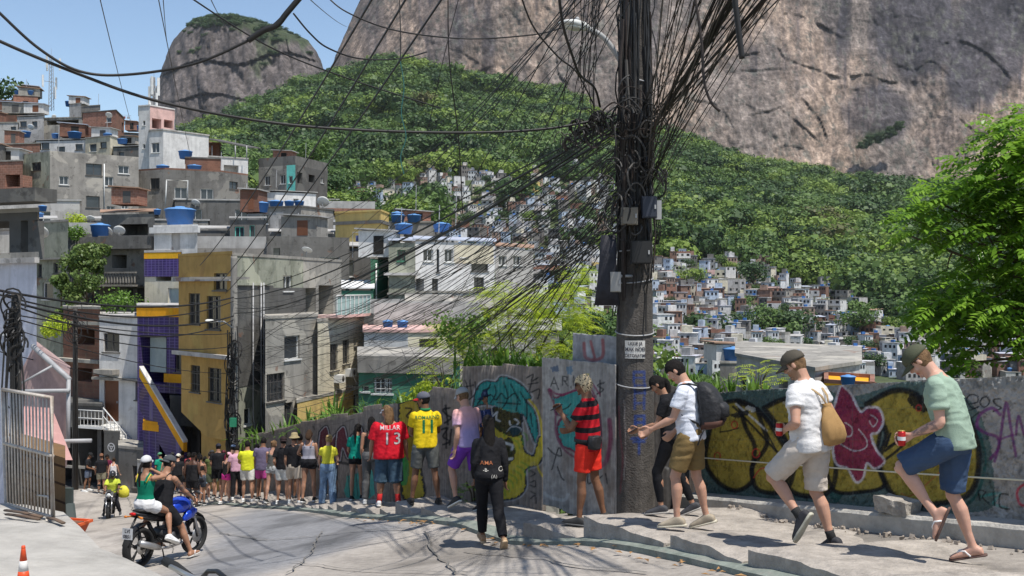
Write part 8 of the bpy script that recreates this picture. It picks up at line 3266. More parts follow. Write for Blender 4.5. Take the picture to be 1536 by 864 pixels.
pt.stroke([(1470,750),(1468,736),(1478,738),(1474,746),(1484,756)],2.2,BLK)
pt.stroke([(1490,738),(1492,758)],2.2,BLK)
pt.stroke([(1512,742),(1500,742),(1500,760),(1514,764)],2.2,BLK)
pt.stroke([(1540,724),(1526,736),(1530,756),(1544,758)],4,(.4,.03,.06),.85)
for x0 in (1160,1278,1384,1475):
 pt.stroke([(x0,570),(x0+2,770)],1.2,(.12,.11,.10),.45,False)
for k in range(34):
 x0,y0=1070+(k*67) % 400,620+(k*41) % 110
 pt.stroke([(x0,y0),(x0+.5,y0+6+(k*7) % 16)],.9,BLK,.5,False)
for yy in (0,1,2):
 pt.stroke([(1046,622+yy*38),(1560,605+yy*54)],1.0,(.12,.11,.10),.3,False)
pt.c=pt.c*(1-lowd)+np.array((.24,.235,.215))*lowd
pt.c*=(1-.45*np.clip(fbm2(gu.ravel()*30,gv.ravel()*40,61,3)*2-.2,0,1))[:,None]
pt.c*=(1+.28*fbm2(gu.ravel()*6,gv.ravel()*8,62,4))[:,None]
th=.17
nb=nW*-th
verts=np.stack([Xg.ravel(),Yg.ravel(),Zg.ravel()],1)
topi=(nv-1)*nu
tv=verts[topi:topi+nu].copy()
bk=tv+np.array([nb.x,nb.y,.0])
bb=bk.copy()
bb[:,2]-=2.4
nn=len(verts)
verts2=np.r_[verts,bk,bb]
F1=grid_faces(nu,nv)
i=np.arange(nu-1)
F2=np.stack([topi+i,topi+i+1,nn+i+1,nn+i],1)
F3=np.stack([nn+i,nn+i+1,nn+nu+i+1,nn+nu+i],1)
me=np_mesh('wall',verts2,np.r_[F1,F2,F3])
set_col(me,np.r_[pt.c,np.tile((.30,.29,.27),(2*nu,1))])
gw=link_mesh('graffiti_wall',me,mat_attr('painted_render',rough=.93,bump=.8,bscale=70,var=.18,bdist=.012,scale=12))
tag(gw,'rough rendered wall with olive bubble-letter graffiti and a maroon figure, right of the pole','wall')
mb=MB()
rows=[]
for k in range(60):
 uu=-.0+(LW)*k/59
 p=A2+dW*uu
 zl=zp(740,13.5)+(zp(782,8.9)-zp(740,13.5))*uu/Lr+.008*noise.noise(Vector((uu*3,0,0)))
 wd_=.30+.03*noise.noise(Vector((uu*2,5,0)))
 q0,q1=p+nW*-.02,p+nW*wd_
 e=.02*noise.noise(Vector((uu*5,2,9)))
 rows.append(((q1.x,q1.y,zl-.7),(q1.x+e,q1.y+e,zl-.03),(q1.x-nW.x*.03,q1.y-nW.y*.03,zl),(q0.x,q0.y,zl+.01)))
for r0,r1 in zip(rows,rows[1:]):
 for k in range(3):
  mb.quad(r0[k],r1[k],r1[k+1],r0[k+1])
mb.poly(list(rows[0])[::-1])
ft=mb.build('footing',mat('footing',(.40,.38,.34),rough=.95,var=.2,scale=5,bump=.6,bscale=30,grime=.4,dirt=(.16,.15,.13)),gw)
pts_=[]
for k in range(40):
 t=k/39
 px=1046+(1580-1046)*t
 p=A2+dW*(LW*t)+nW*.06
 pts_.append((p.x,p.y,zp(688,13.4)+(zp(716,8.85)-zp(688,13.4))*(LW*t)/Lr-.03*math.sin(t*PI)))
rope=MB().tube(pts_,.009,n=6).build('rope',mat('rope_pale',(.62,.57,.42),rough=.9))
tag(rope,'pale yellowish rope stretched along the graffiti wall','rope')
_bm=bmesh.new()
bmesh.ops.create_cube(_bm,size=1)
bmesh.ops.subdivide_edges(_bm,edges=_bm.edges[:],cuts=7,use_grid_fill=True)
for v_ in _bm.verts:
 v_.co.x*=.42
 v_.co.y*=.24
 v_.co.z*=.15
 v_.co+=Vector((noise.noise(v_.co*9),noise.noise(v_.co*9+Vector((4,0,0))),noise.noise(v_.co*9+Vector((0,7,0)))))*.022
 v_.co+=v_.co.normalized()*-.012*abs(v_.co.x/.2)**4
me=bpy.data.meshes.new('stone')
_bm.to_mesh(me)
_bm.free()
blk=link_mesh('stone_block',me,mat('stone_block',(.34,.31,.27),rough=.95,var=.3,scale=14,bump=.9,bscale=40,grime=.4))
uu=(Vector(XY(1372,10.1))-A2).dot(dW)
p=A2+dW*uu+nW*.20
blk.location=(p.x,p.y,zp(740,13.5)+(zp(782,8.9)-zp(740,13.5))*uu/Lr+.08)
blk.rotation_euler=(0,.02,math.atan2(dW.y,dW.x)+.1)
tag(blk,'rough broken stone block lying on the footing of the graffiti wall','stone')
mb=MB()
rr_=random.Random(3)
for k in range(150):
 uu=rr_.uniform(.1,LW-.3)
 p=A2+dW*uu+nW*(.34+abs(rr_.gauss(0,.12)))
 z=stand_z(p.x,p.y)
 s_=rr_.uniform(.012,.05)
 M=Euler((rr_.uniform(0,3),rr_.uniform(0,3),rr_.uniform(0,3))).to_matrix()
 mb.box((p.x,p.y,z+s_*.3),(s_,s_*rr_.uniform(.5,1),s_*rr_.uniform(.3,.8)),M=M)
rb=mb.build('rubble',mat('rubble',(.28,.24,.20),rough=1,var=.4,scale=20))
tag(rb,'bits of rubble and dirt along the foot of the graffiti wall','rubble',kind='stuff')
mb=MB()
for k in range(70):
 t=rr_.random()
 q=KERB_R[min(len(KERB_R)-1,int(20+t*130))]
 x,y=q.x-rr_.uniform(.05,.35),q.y-rr_.uniform(0,.3)
 z=rz1(x,y)+.025
 s_=rr_.uniform(.03,.07)
 a=rr_.uniform(0,6)
 dx,dy=math.cos(a)*s_,math.sin(a)*s_
 mb.quad((x-dx,y-dy,z),(x+dy*.4,y-dx*.4,z+.012),(x+dx,y+dy,z),(x-dy*.4,y+dx*.4,z+.01))
lf=mb.build('fallen_leaves',mat('dry_leaf',(.30,.17,.07),rough=.8,var=.4,scale=20))
tag(lf,'dry brown leaves scattered in the gutter beside the kerb','leaves',kind='stuff')
# corrugated sheets of the fence
FBASE=mat_attr('sheet_metal',rough=.8,bump=.35,bscale=80,var=.22,bdist=.006,scale=9)
def sheet(px0,D0,px1,D1,top0,top1,bot0,bot1,label,paint=None,base=(.225,.19,.16),pitch=.09,amp=.019,tilt=0.0,group=None,res=.0105,bend=0.0,name='corrugated_sheet',cat='fence sheet'):
 a,b=Vector(XY(px0,D0)),Vector(XY(px1,D1))
 L=(b-a).length
 d=(b-a).normalized()
 n=Vector((-d.y,d.x))
 if n.y>0:
  n=-n
 za1,zb1,za0,zb0=zp(top0,D0),zp(top1,D1),zp(bot0,D0),zp(bot1,D1)
 H=max(za1-za0,zb1-zb0)
 nu,nv=max(24,int(L/res)),max(20,int(H/(res*1.4)))
 gu,gv=np.meshgrid(np.linspace(0,1,nu),np.linspace(0,1,nv))
 edge_t=.012*fbm2(gu*6,gu*0,int(px0),3)
 edge_b=.03*fbm2(gu*5,gu*0,int(px1),3)
 Z0=za0+(zb0-za0)*gu+edge_b
 Z1=za1+(zb1-za1)*gu+edge_t
 Z=Z0+(Z1-Z0)*gv
 off=amp*np.cos(gu*L/pitch*2*PI)+.018*fbm2(gu*3,gv*3,int(px0)+5)+tilt*(gv-.5)+bend*gv*gv*.2
 X=a.x+(b.x-a.x)*gu+n.x*off
 Y=a.y+(b.y-a.y)*gu+n.y*off
 pn=Paint(X.ravel(),Y.ravel(),Z.ravel(),base)
 st=fbm2(gu.ravel()*L*8,gv.ravel()*1.2,int(px0)+9,4)
 pn.c*=(1+.3*st+.22*pn.n)[:,None]
 rust=np.clip(fbm2(gu.ravel()*L*3,gv.ravel()*H*2,int(px0)+19,4)*3-.6,0,1)[:,None]*.45
 pn.c=pn.c*(1-rust)+np.array((.15,.10,.07))*rust
 if paint:
  paint(pn)
 fade=np.clip(fbm2(gu.ravel()*L*4,gv.ravel()*H*3,77,4)*2.4-.7,0,.5)[:,None]
 pn.c=pn.c*(1-fade*.5)+np.array(base)*fade*.5
 v=np.stack([X.ravel(),Y.ravel(),Z.ravel()],1)
 me=np_mesh('sheet',v,grid_faces(nu,nv),smooth=True)
 set_col(me,np.clip(pn.c,0,1))
 o=link_mesh(name,me,FBASE)
 sd=o.modifiers.new('thickness','SOLIDIFY')
 sd.thickness=.004
 sd.offset=-1
 tag(o,label,cat,group)
 return o
def letters(pn,strokes,ox,oy,s,w_,col,a=.9,smooth=True):
 for st in strokes:
  pn.stroke([(ox+x*s,oy+y*s) for x,y in st],w_,col,a,smooth)
def paint_a(pn):
 T=[(824,585),(832,598),(850,592),(872,586),(892,600),(900,640),(898,680),(884,700),(862,676),(846,668),(838,650),(840,632),(852,622),(836,620),(832,604)]
 pn.outline(T,6,(.13,.02,.05))
 pn.fill(T,(.03,.26,.23))
 pn.stroke([(824,584),(840,592),(868,584),(880,580)],3,(.2,.03,.08))
 pn.stroke([(834,612),(834,650),(846,674),(868,690)],3,(.15,.03,.07),.8)
 pn.stroke([(834,618),(850,612),(856,606)],2,BLK)
 pn.stroke([(900,700),(910,690),(916,660),(914,630)],7,(.2,.03,.08),.85)
 pn.stroke([(900,696),(890,706),(880,700)],5,(.2,.03,.08),.85)
 for x0 in (828,846):
  pass
 letters(pn,[[(0,14),(5,0),(10,14)],[(2,9),(8,9)]],826,566,1,1.6,BLK,smooth=False)
 letters(pn,[[(0,14),(0,0),(7,2),(6,7),(0,8)],[(3,8),(8,15)]],844,564,1,1.6,BLK,smooth=False)
 letters(pn,[[(0,14),(0,0),(7,14),(7,0)]],860,564,1,1.6,BLK,smooth=False)
 pn.stroke([(837,582),(838,584)],2,BLK)
 pn.stroke([(856,580),(857,582)],2,BLK)
 letters(pn,[[(8,0),(0,3),(7,8),(0,13)],[(3,-3),(3,16)]],896,574,1.3,2,BLK)
 pn.stroke([(884,578),(894,596)],2,(.2,.03,.08))
 pn.stroke([(888,574),(900,592)],2,(.2,.03,.08))
 pn.stroke([(822,672),(830,680),(842,684),(838,672),(828,704)],2,BLK)
 pn.stroke([(836,700),(842,716),(846,720)],2,BLK)
 letters(pn,[[(0,0),(0,16),(8,10),(0,0)],[(12,4),(12,16)],[(12,12),(18,6)],[(22,4),(24,16)]],882,706,1.2,2,BLK)
 pn.fill([(826,550),(838,548),(838,558),(828,558)],(.03,.08,.16),.7,False)
 pn.fill([(850,550),(858,549),(858,562),(851,562)],(.06,.16,.25),.7,False)
 pn.fill([(876,560),(884,560),(884,568),(876,568)],(.5,.4,.1),.7,False)
 pn.stroke([(818,740),(826,746),(846,750),(852,742)],5,(.45,.45,.44),.6)
def paint_b(pn):
 H_=[(710,610),(716,584),(728,573),(744,574),(752,566),(766,569),(782,578),(796,596),(788,600),(802,620),(806,648),(804,664),(794,640),(786,622),(760,616),(736,606),(722,606)]
 pn.outline(H_,8,(.55,.55,.55),.7)
 pn.outline([(x,y) for x,y in H_],4.5,BLK)
 B_=[(742,612),(776,618),(782,650),(786,676),(800,684),(806,670),(810,656),(815,664),(814,684),(806,696),(788,704),(788,728),(780,742),(764,748),(746,744),(742,700)]
 pn.outline(B_,8,(.5,.5,.5),.7)
 pn.outline(B_,5,BLK)
 pn.fill(B_,(.50,.40,.03))
 for k in range(14):
  x0,y0=745+(k*37 % 40),640+(k*53 % 100)
  pn.stroke([(x0,y0),(x0+10,y0+6),(x0+12,y0+14)],2.6,(.10,.27,.04),.6)
 pn.fill([(738,610),(760,616),(784,622),(782,640),(784,650),(770,656),(752,648),(742,640)],BLK)
 pn.fill(H_,(.02,.25,.22))
 for st in ([(716,606),(728,590),(736,576)],[(736,604),(744,590),(742,578)],[(754,612),(762,596),(756,574)],[(774,616),(776,598),(766,576)],[(790,630),(790,606),(780,588)],[(726,600),(736,592),(744,600),(752,590),(760,598),(772,590),(780,602)],
               [(746,604),(780,606)],[(724,586),(734,582)],[(798,640),(796,620)]):
  pn.stroke(st,2.0,BLK)
 pn.stroke([(740,624),(746,618),(744,628),(750,632)],2.4,WHT,.8)
 pn.stroke([(764,632),(768,640),(778,634),(772,628)],2.2,WHT,.8)
 pn.fill([(764,640),(774,636),(782,644),(776,652),(766,652)],(.02,.05,.06))
 pn.stroke([(760,648),(768,640),(780,642),(784,652)],1.5,WHT,.6)
 pn.fill([(754,660),(764,656),(772,668),(770,690),(758,696)],BLK)
 pn.stroke([(756,664),(768,668),(768,674)],4,WHT,.8)
 pn.stroke([(756,690),(768,688)],4,WHT,.8)
 pn.stroke([(794,600),(806,616),(812,640),(814,676)],3.4,YEL,.85)
 pn.stroke([(804,690),(808,704),(814,714)],3.0,YEL,.85)
 letters(pn,[[(0,4),(8,0),(6,8),(14,4)],[(2,12),(14,10)],[(6,10),(4,22),(16,18),(14,30)]],790,562,1.2,2.2,BLK)
 letters(pn,[[(0,0),(6,4),(0,8)],[(0,16),(6,14),(6,22),(0,20)],[(0,28),(7,32)],[(0,38),(6,34),(7,44)]],796,706,1.1,2,BLK)
 letters(pn,[[(0,0),(3,8),(0,18)],[(6,0),(8,18)],[(0,8),(10,6)],[(12,2),(12,16),(0,26)]],697,570,1.3,2,BLK)
def paint_c(pn):
 letters(pn,[[(10,0),(2,2),(6,8),(12,12),(4,18)],[(5,-3),(8,20)],[(0,26),(8,24),(2,34),(10,40),(2,44)],[(6,24),(6,48)],[(12,26),(10,44)]],662,612,1.25,3,BLK)
def paint_d(pn):
 Yc=[(600,606),(622,602),(630,620),(634,650),(630,700),(636,740),(618,750),(604,740),(606,680),(600,640)]
 pn.outline(Yc,6,BLK)
 pn.fill(Yc,(.42,.32,.03))
 pn.stroke([(608,612),(618,614),(610,624),(618,628)],2.4,BLK)
 pn.stroke([(612,640),(620,636),(622,650),(612,654),(610,642)],2.6,BLK)
 pn.fill([(600,690),(612,686),(612,722),(602,726)],(.03,.30,.08),.9)
def paint_m(pn):
 for (x0,s) in ((480,1.0),(506,1.0),(532,.9)):
  Lm=[(x0,648),(x0+10*s,640),(x0+16*s,660),(x0+24*s,652),(x0+26*s,672),(x0+16*s,688),(x0+8*s,672),(x0+4*s,692),(x0-2,672)]
  pn.outline(Lm,5,BLK)
  pn.fill(Lm,(.12,.02,.03))
  pn.outline(Lm,1.5,(.5,.47,.46),.7)
 pn.stroke([(478,700),(510,694),(548,704)],4,BLK,.8)
 pn.fill([(520,714),(560,706),(560,744),(520,746)],(.03,.30,.24),.85)
 for k in range(6):
  pn.stroke([(522+k*6,710),(525+k*6,744)],1.5,BLK,.7)
def paint_e(pn):
 pn.stroke([(470,640),(476,652),(472,668)],3,BLK,.7)
 pn.stroke([(424,660),(426,720)],2,(.03,.25,.22),.5)
gl='weathered grey corrugated sheet of the fence'
sheet(815,14.05,925,12.45,536,546,758,790,'tall pale sheet with teal and maroon graffiti just left of the pole',paint_a,base=(.30,.28,.255),amp=.011,tilt=.0)
sheet(755,15.0,817,14.15,546,551,764,766,'brown-grey sheet with the yellow graffiti creature, its raised thumb side',paint_b)
sheet(695,15.95,757,15.03,549,549,762,766,'brown-grey sheet with the teal-haired half of the graffiti creature',paint_b)
sheet(650,17.1,697,16.0,580,584,757,762,'bare corrugated sheet with a black scribbled tag, next to the yellow shirt',paint_c,base=(.27,.225,.19))
sheet(624,18.0,651,17.15,604,582,760,760,'narrow leaning sheet behind the man in the yellow football shirt',paint_d)
sheet(594,19.2,625,18.05,606,598,760,762,'sheet with yellow column lettering behind the man in red',paint_d)
sheet(570,20.6,595,19.25,612,604,762,764,'dark scribbled sheet left of the yellow lettering',paint_e)
sheet(545,22.2,571,20.65,610,606,760,764,'pale sheet with blue-grey streak behind the teal shirt',paint_m)
sheet(520,24,546,22.25,624,618,758,762,'sheet with maroon lettering, right part, behind the crowd',paint_m)
sheet(497,26,521,24.05,622,620,756,760,'sheet with maroon lettering, middle part, behind the crowd',paint_m)
sheet(474,28,498,26.05,630,624,754,757,'sheet with maroon lettering, left part, behind the crowd',paint_m)
for k,(p0,d0,p1,d1,t0,t1) in enumerate(((452,30,475,28.05,632,630),(432,32,453,30.1,640,634),(414,34,433,32.1,644,640),(396,36.2,415,34.1,650,644),(378,38.6,397,36.3,652,648),(362,41.5,379,38.7,660,654),(348,44.5,363,41.6,664,658))):
 sheet(p0,d0,p1,d1,t0,t1,752,754,'weathered grey corrugated sheet behind the far part of the crowd',paint_e,group='plain fence sheets behind the crowd',res=.02)
sheet(860,13.6,936,12.9,500,505,600,600,'grey metal sheet with a red scrawl standing above the fence beside the pole',lambda pn:(pn.stroke([(876,515),(878,535),(890,540),(904,534),(904,510)],5,(.3,.04,.04),.7),pn.stroke([(886,512),(892,536)],4,(.3,.04,.04),.7)),base=(.30,.30,.31),amp=.003)
sheet(925,13.3,1046,13.9,552,590,800,770,'dark sheet behind the pole, coloured near-black for the shade there',lambda pn:(letters(pn,[[(0,0),(8,4),(2,12),(10,18)],[(6,30),(0,36),(8,42)]],990,640,1.5,3,(.3,.3,.3),.5)),base=(.06,.055,.052),amp=.008)  # near-black base colour stands in for the shadow of the pole
# BIG UTILITY POLE
PX,PD=952,12.55
pc=Vector(XY(PX,PD))
pz0=stand_z(pc.x,pc.y)-.15
n_,m_=96,620
zz=np.linspace(pz0,9.0,m_)
aa=np.linspace(0,2*PI,n_)
ga,gz_=np.meshgrid(aa,zz)
rad=.262-.0135*(gz_-pz0)
rad=rad+.006*fbm2(ga*3,gz_*2,5,4)+.004*fbm2(np.cos(ga)*9,gz_*9,6,3)
Xp=pc.x+rad*np.sin(ga)
Yp=pc.y-rad*np.cos(ga)
pp=Paint(Xp.ravel(),Yp.ravel(),gz_.ravel(),(.080,.072,.064))
vs_n=fbm2(ga.ravel()*5,gz_.ravel()*.8,11,5)
pp.c*=(1+.35*vs_n+.25*fbm2(ga.ravel()*14,gz_.ravel()*3,12,4))[:,None]
up=np.clip((gz_.ravel()+.9)/1.6,0,1)[:,None]*.45
pp.c=pp.c*(1-up)+np.array((.05,.043,.038))*up
front=(np.abs(ga.ravel()-0)<1.5) | (np.abs(ga.ravel()-2*PI)<1.5)
keepc=pp.c.copy()
BLU=(.02,.045,.17)
letters(pp,[[(0,14),(0,0),(14,0),(14,14)],[(0,8),(14,8)]],951,558,1.1,3.6,BLU,.8,False)
letters(pp,[[(0,0),(0,14)],[(14,0),(14,14)],[(0,2),(14,2)],[(0,12),(14,12)]],952,576,1.1,3.4,BLU,.75,False)
letters(pp,[[(0,0),(0,16)],[(13,0),(13,16)],[(0,8),(13,8)]],952,596,1.1,3.6,BLU,.8,False)
letters(pp,[[(0,20),(0,0),(12,0),(12,20)],[(0,9),(12,9)]],953,624,1.1,4.4,BLU,.9,False)
letters(pp,[[(-3,2),(16,0)],[(7,0),(7,22)],[(0,6),(14,6)]],951,656,1.1,4.4,BLU,.85,False)
pp.stroke([(928,610),(930,650),(934,690),(930,740)],2.4,(.2,.05,.06),.5)
pp.stroke([(936,600),(938,660),(936,720)],1.6,(.4,.38,.36),.4)
pp.c=np.where(front[:,None],pp.c,keepc)
v=np.stack([Xp.ravel(),Yp.ravel(),gz_.ravel()],1)
me=np_mesh('pole',v,grid_faces(n_,m_),smooth=True)
set_col(me,pp.c)
pole=link_mesh('utility_pole',me,mat_attr('pole_concrete',rough=.95,bump=.9,bscale=45,var=.25,bdist=.015,scale=10))
tag(pole,'massive dark weathered concrete pole smothered in cables, with blue letters painted down it','utility pole')
CAB=mat('cable_black',(.017,.016,.015),rough=.55,var=.3,scale=3,spec=.35)
CAB2=mat('cable_grey',(.07,.065,.06),rough=.6,var=.3,scale=3)
CABR=mat('cable_brown',(.035,.026,.022),rough=.6,var=.3,scale=3)
def on_pole(px,py,out=.006):
 z=(CY-py)/F*(PD-.25)
 x=(px-CX)/F*(PD-.25)
 r_=.262-.0135*(z-pz0)+.012+out
 dx=max(-.98,min(.98,(x-pc.x)/r_))
 return Vector((pc.x+dx*r_,pc.y-math.sqrt(1-dx*dx)*r_,z))
mb=MB()
for i in range(14):
 for j in range(6):
  a0,a1=938+30*i/14,938+30*(i+1)/14
  b0,b1=511+27*j/6,511+27*(j+1)/6
  mb.quad(on_pole(a0,b1),on_pole(a1,b1),on_pole(a1,b0),on_pole(a0,b0))
ps=mb.build('paper_notice',mat('paper_old',(.50,.49,.46),rough=.9,var=.25,scale=25,grime=.4,dirt=(.25,.23,.2)))
tag(ps,'torn white paper notice with rows of dark print glued to the big pole','notice')
mb=MB()
for (txt,yy,sz) in (('LIGUE JA',518,8.5),('MAK NOEI',527,9.5),('DETONATIM',536,8)):
 for q_ in text_polys(txt,1.0,bold=.02):
  if len(q_)>=3:
   mb.poly([on_pole(953+x*sz*.66,yy-y*sz*.9,.011) for x,y in q_])
mb.build('print',mat('ink',(.05,.05,.06),rough=.9),ps)
def pole_box(px0,py0,px1,py1,depth,m,label,name='junction_box',lid=True,out=.04,rx=0.0):
 a,b=P(px0,py1,PD-.3),P(px1,py0,PD-.3)
 c=(a+b)/2
 w_,h=(b.x-a.x),(b.z-a.z)
 o=empty(name,(c.x,pc.y-.27-out-depth/2,a.z),0,label,name.replace('_',' '))
 mb=MB()
 mb.box((0,0,h/2),(w_,depth,h))
 mb.build('case',m,o)
 if lid:
  mb=MB()
  mb.box((0,-depth/2-.012,h/2),(w_*.92,.018,h*.9))
  l_=mb.build('cover',m,o)
  mb=MB()
  mb.box((w_*.36,-depth/2-.026,h*.5),(.02,.012,.05))
  mb.build('latch',METAL,l_)
 mb=MB()
 mb.tube([(0,depth/2,h*.8),(pc.x-c.x,depth/2+.1+out,h*.8)],.02,n=6)
 mb.build('bracket',METAL,o)
 for k in range(3):
  MB().tube([(w_*(-.3+.3*k),0,0),(w_*(-.3+.3*k)+.02,.02,-.14),(w_*(-.2+.2*k),.08,-.3)],.008,n=5).build('lead',CAB,o)
 return o
pole_box(961,296,983,328,.14,mat('box_navy',(.03,.035,.05),rough=.5),'dark blue-grey plastic box on the right of the pole')
pole_box(931,312,955,338,.12,mat('box_beige',(.17,.15,.12),rough=.7,grime=.5),'battered beige metal box with an open corner on the pole')
pole_box(914,408,930,438,.10,mat('box_light',(.30,.29,.27),rough=.6,grime=.3),'pale meter box on the left of the pole, lowest')
pole_box(945,362,975,396,.12,mat('box_black',(.02,.02,.02),rough=.6),'black box at the middle of the pole above the dark tarp')
pole_box(981,302,990,330,.12,mat('box_white',(.34,.34,.34),rough=.5),'narrow whitish ribbed canister at the right edge of the pole',lid=False,name='canister')
o_=P(908,458,PD-.35)
mb=MB()
mb.loft([(Vector((.02,0,0)),Vector((.155,0,0)),Vector((0,.06,0))),(Vector((.02,0,.25)),Vector((.125,0,0)),Vector((0,.06,0))),(Vector((.03,0,.55)),Vector((.105,0,0)),Vector((0,.055,0))),(Vector((.04,0,.86)),Vector((.095,0,0)),Vector((0,.05,0)))],n=20)
tp=mb.build('black_tarp',mat('tarp',(.022,.022,.028),rough=.7,var=.3,scale=6,bump=.5,bscale=15))
tp.location=o_
tag(tp,'black plastic sheeting hanging as a sleeve at the left of the pole','tarp')
lo_=P(925,95,PD)
lamp=empty('street_lamp',lo_,0,'street lamp with pale flat head on a short curved arm from the big pole','street lamp')
arm=[P(940,112,PD)-lo_,P(925,82,PD-.05)-lo_,P(905,56,PD-.1)-lo_,P(884,44,PD-.15)-lo_,P(870,41,PD-.2)-lo_]
MB().tube(smooth_poly([tuple(a) for a in arm],5),.035,n=10).build('arm',mat('galvanised',(.35,.35,.34),rough=.5,var=.2,grime=.3),lamp)
mb=MB()
h0,h1=P(880,41,PD-.17)-lo_,P(844,33,PD-.5)-lo_
d_=(h1-h0)
s_=d_.cross(Vector((0,0,1))).normalized()
u_=s_.cross(d_).normalized()
mb.loft([(h0+d_*t,s_*w1,u_*w2) for t,w1,w2 in ((-.12,.02,.02),(0,.05,.035),(.25,.09,.05),(.6,.11,.055),(.9,.10,.035),(1.0,.07,.015))],n=18,sq=2.6)
hd=mb.build('head',mat('lamp_head',(.58,.58,.54),rough=.4,var=.1),lamp)
mb=MB()
mb.loft([(h0+d_*t+Vector((0,0,-.04)),s_*w1,u_*w2) for t,w1,w2 in ((.2,.05,.01),(.35,.08,.03),(.7,.09,.03),(.88,.06,.01))],n=16)
mb.build('glass',mat('lamp_glass',(.55,.56,.50),rough=.25),hd)
MB().lathe([(.025,0),(.03,.03),(.02,.05)],c=tuple(h0+d_*.4+Vector((0,0,.05))),n=10).build('photocell',METAL,hd)
# second pole and small poles on the left
p2=Vector(XY(351,38.6))
z2=rz1(p2.x,p2.y)
p2o=empty('utility_pole',(p2.x,p2.y,z2-.2),0,'slim grey concrete pole in front of the ochre building, wrapped in black cable coils','utility pole')
MB().lathe([(.17,0),(.15,4),(.125,9.6),(.12,9.7)],n=16).build('shaft',WM['grey'],p2o)
mb=MB()
mb.box((-.55,-.02,9.55-.7),(2.3,.1,.1))
mb.build('crossarm',WM['grey'],p2o)
crl=random.Random(5)
for k in range(26):
 c_=Vector((crl.uniform(-.12,.2),-.22,crl.uniform(2.2,6.2)))
 rr0=crl.uniform(.15,.42)
 pts_=[]
 ax=crl.uniform(-.6,.6)
 for a in np.linspace(0,crl.uniform(4,6.6),14):
  pts_.append(c_+Vector((rr0*.6*math.cos(a),crl.uniform(-.05,.05)+.1*math.sin(a+ax),rr0*math.sin(a))))
 MB().tube(pts_,crl.uniform(.012,.028),n=5).build('cable_coil',CAB,p2o)
for k in range(10):
 x0=crl.uniform(-.2,.2)
 z0=crl.uniform(5.5,8)
 MB().tube([(x0,-.18,z0),(x0+crl.uniform(-.1,.1),-.2,z0-1.5),(x0*1.6+crl.uniform(-.1,.1),-.22,z0-3.2),(x0,-.17,z0-4.6)],.022,n=5).build('cable_run',CAB,p2o)
mb=MB()
mb.box((.05,-.3,3.3),(.24,.14,.34))
mb.build('green_box',mat('box_green',(.03,.22,.12),rough=.5),p2o)
lo2=P(345,490,38.3)
lamp2=empty('street_lamp',lo2,0,'small street lamp reaching left from the slim grey pole','street lamp')
a0,a1=P(349,492,38.3)-lo2,P(322,482,37.4)-lo2
MB().tube([a0,a0.lerp(a1,.5)+Vector((0,0,.12)),a1],.035,n=7).build('arm',METAL,lamp2)
mb=MB()
h1=P(308,481,37.0)-lo2
mb.loft([(a1.lerp(h1,t),Vector((0,w1,0)),Vector((0,0,w2))) for t,w1,w2 in ((0,.04,.04),(.3,.13,.07),(.8,.13,.06),(1,.05,.02))],n=14)
mb.build('head',mat('lamp_head',(.58,.58,.54)),lamp2)
for (px,D,pyt,lab,rr0) in ((24,19.5,425,'dark timber pole with a tangle of cables behind the barred gate',.12),(113,47,455,'thin dark pole in front of the brick house',.14)):
 q=Vector(XY(px,D))
 zb_=rz1(q.x,q.y)
 ht=zp(pyt,D)-zb_
 po=empty('utility_pole',(q.x,q.y,zb_-.2),0,lab,'utility pole')
 MB().lathe([(rr0,0),(rr0*.85,ht*.6),(rr0*.7,ht)],n=12).build('shaft',mat('pole_dark',(.05,.045,.04),rough=.9,var=.3,bump=.5),po)
 for k in range(22 if px<50 else 8):
  sc_=D/19.5
  c_=Vector((crl.uniform(-.05,.12)*sc_,-.16,ht-crl.uniform(.1,1.4 if k<12 else 3.6)))
  rr1=crl.uniform(.1,.3)*sc_
  pts_=[c_+Vector((rr1*.8*math.cos(a),.06*math.sin(a*2),rr1*math.sin(a))) for a in np.linspace(0,crl.uniform(4,7),14)]
  MB().tube(pts_,crl.uniform(.01,.022),n=5).build('cable_coil',CAB,po)
 for k in range(9 if px<50 else 3):
  x0=crl.uniform(-.14,.14)
  MB().tube([(x0,-.13,ht-.3),(x0+crl.uniform(-.2,.2),-.2,ht*.65),(x0+crl.uniform(-.15,.15),-.16,ht*.3),(x0,-.14,.4)],.018,n=5).build('cable_run',CAB,po)
# CABLES
ccount=0
def cable(p0,p1,sag,r,label,group,m=None,n=22,wob=0.0,mid=None):
 global ccount
 ccount+=1
 sd=ccount*1.7
 pts=[]
 for k in range(n+1):
  t=k/n
  q=p0.lerp(p1,t)
  q=q+Vector((noise.noise(Vector((t*4,sd,0)))*wob,0,-sag*4*t*(1-t)+noise.noise(Vector((t*5,sd,9)))*wob))
  pts.append(q)
 o=MB().tube(pts,r,n=5).build('cable',m or CAB)
 tag(o,label,'cable',group)
 return o
def cable_pts(pts,r,label,group=None,m=None,name='cable'):
 q=[P(*p) for p in pts]
 q=smooth_poly([tuple(a) for a in q],8)
 o=MB().tube(q,r,n=6).build(name,m or CAB)
 tag(o,label,'cable',group)
 return o
D1=9.5
cable_pts([(-60,-40,9),(0,20,9.2),(60,74,9.4),(120,107,9.6),(190,112,9.8),(290,96,9.9),(372,61,10),(410,38,10),(446,0,10),(480,-40,10)],.014,'thick cable swooping across the sky from the upper left and rising over the dome')
cable_pts([(-60,30,9),(0,62,9.2),(110,108,9.6),(230,150,10),(380,180,10.6),(520,194,11),(700,199,11.6),(830,192,12),(925,172,12.4)],.016,'long thick cable sagging from the upper left edge to the big pole')
cable_pts([(372,61,10),(395,46,10),(415,38,10),(430,20,10),(452,-6,10)],.03,'taped cable splice bundle beside the top of the dome')
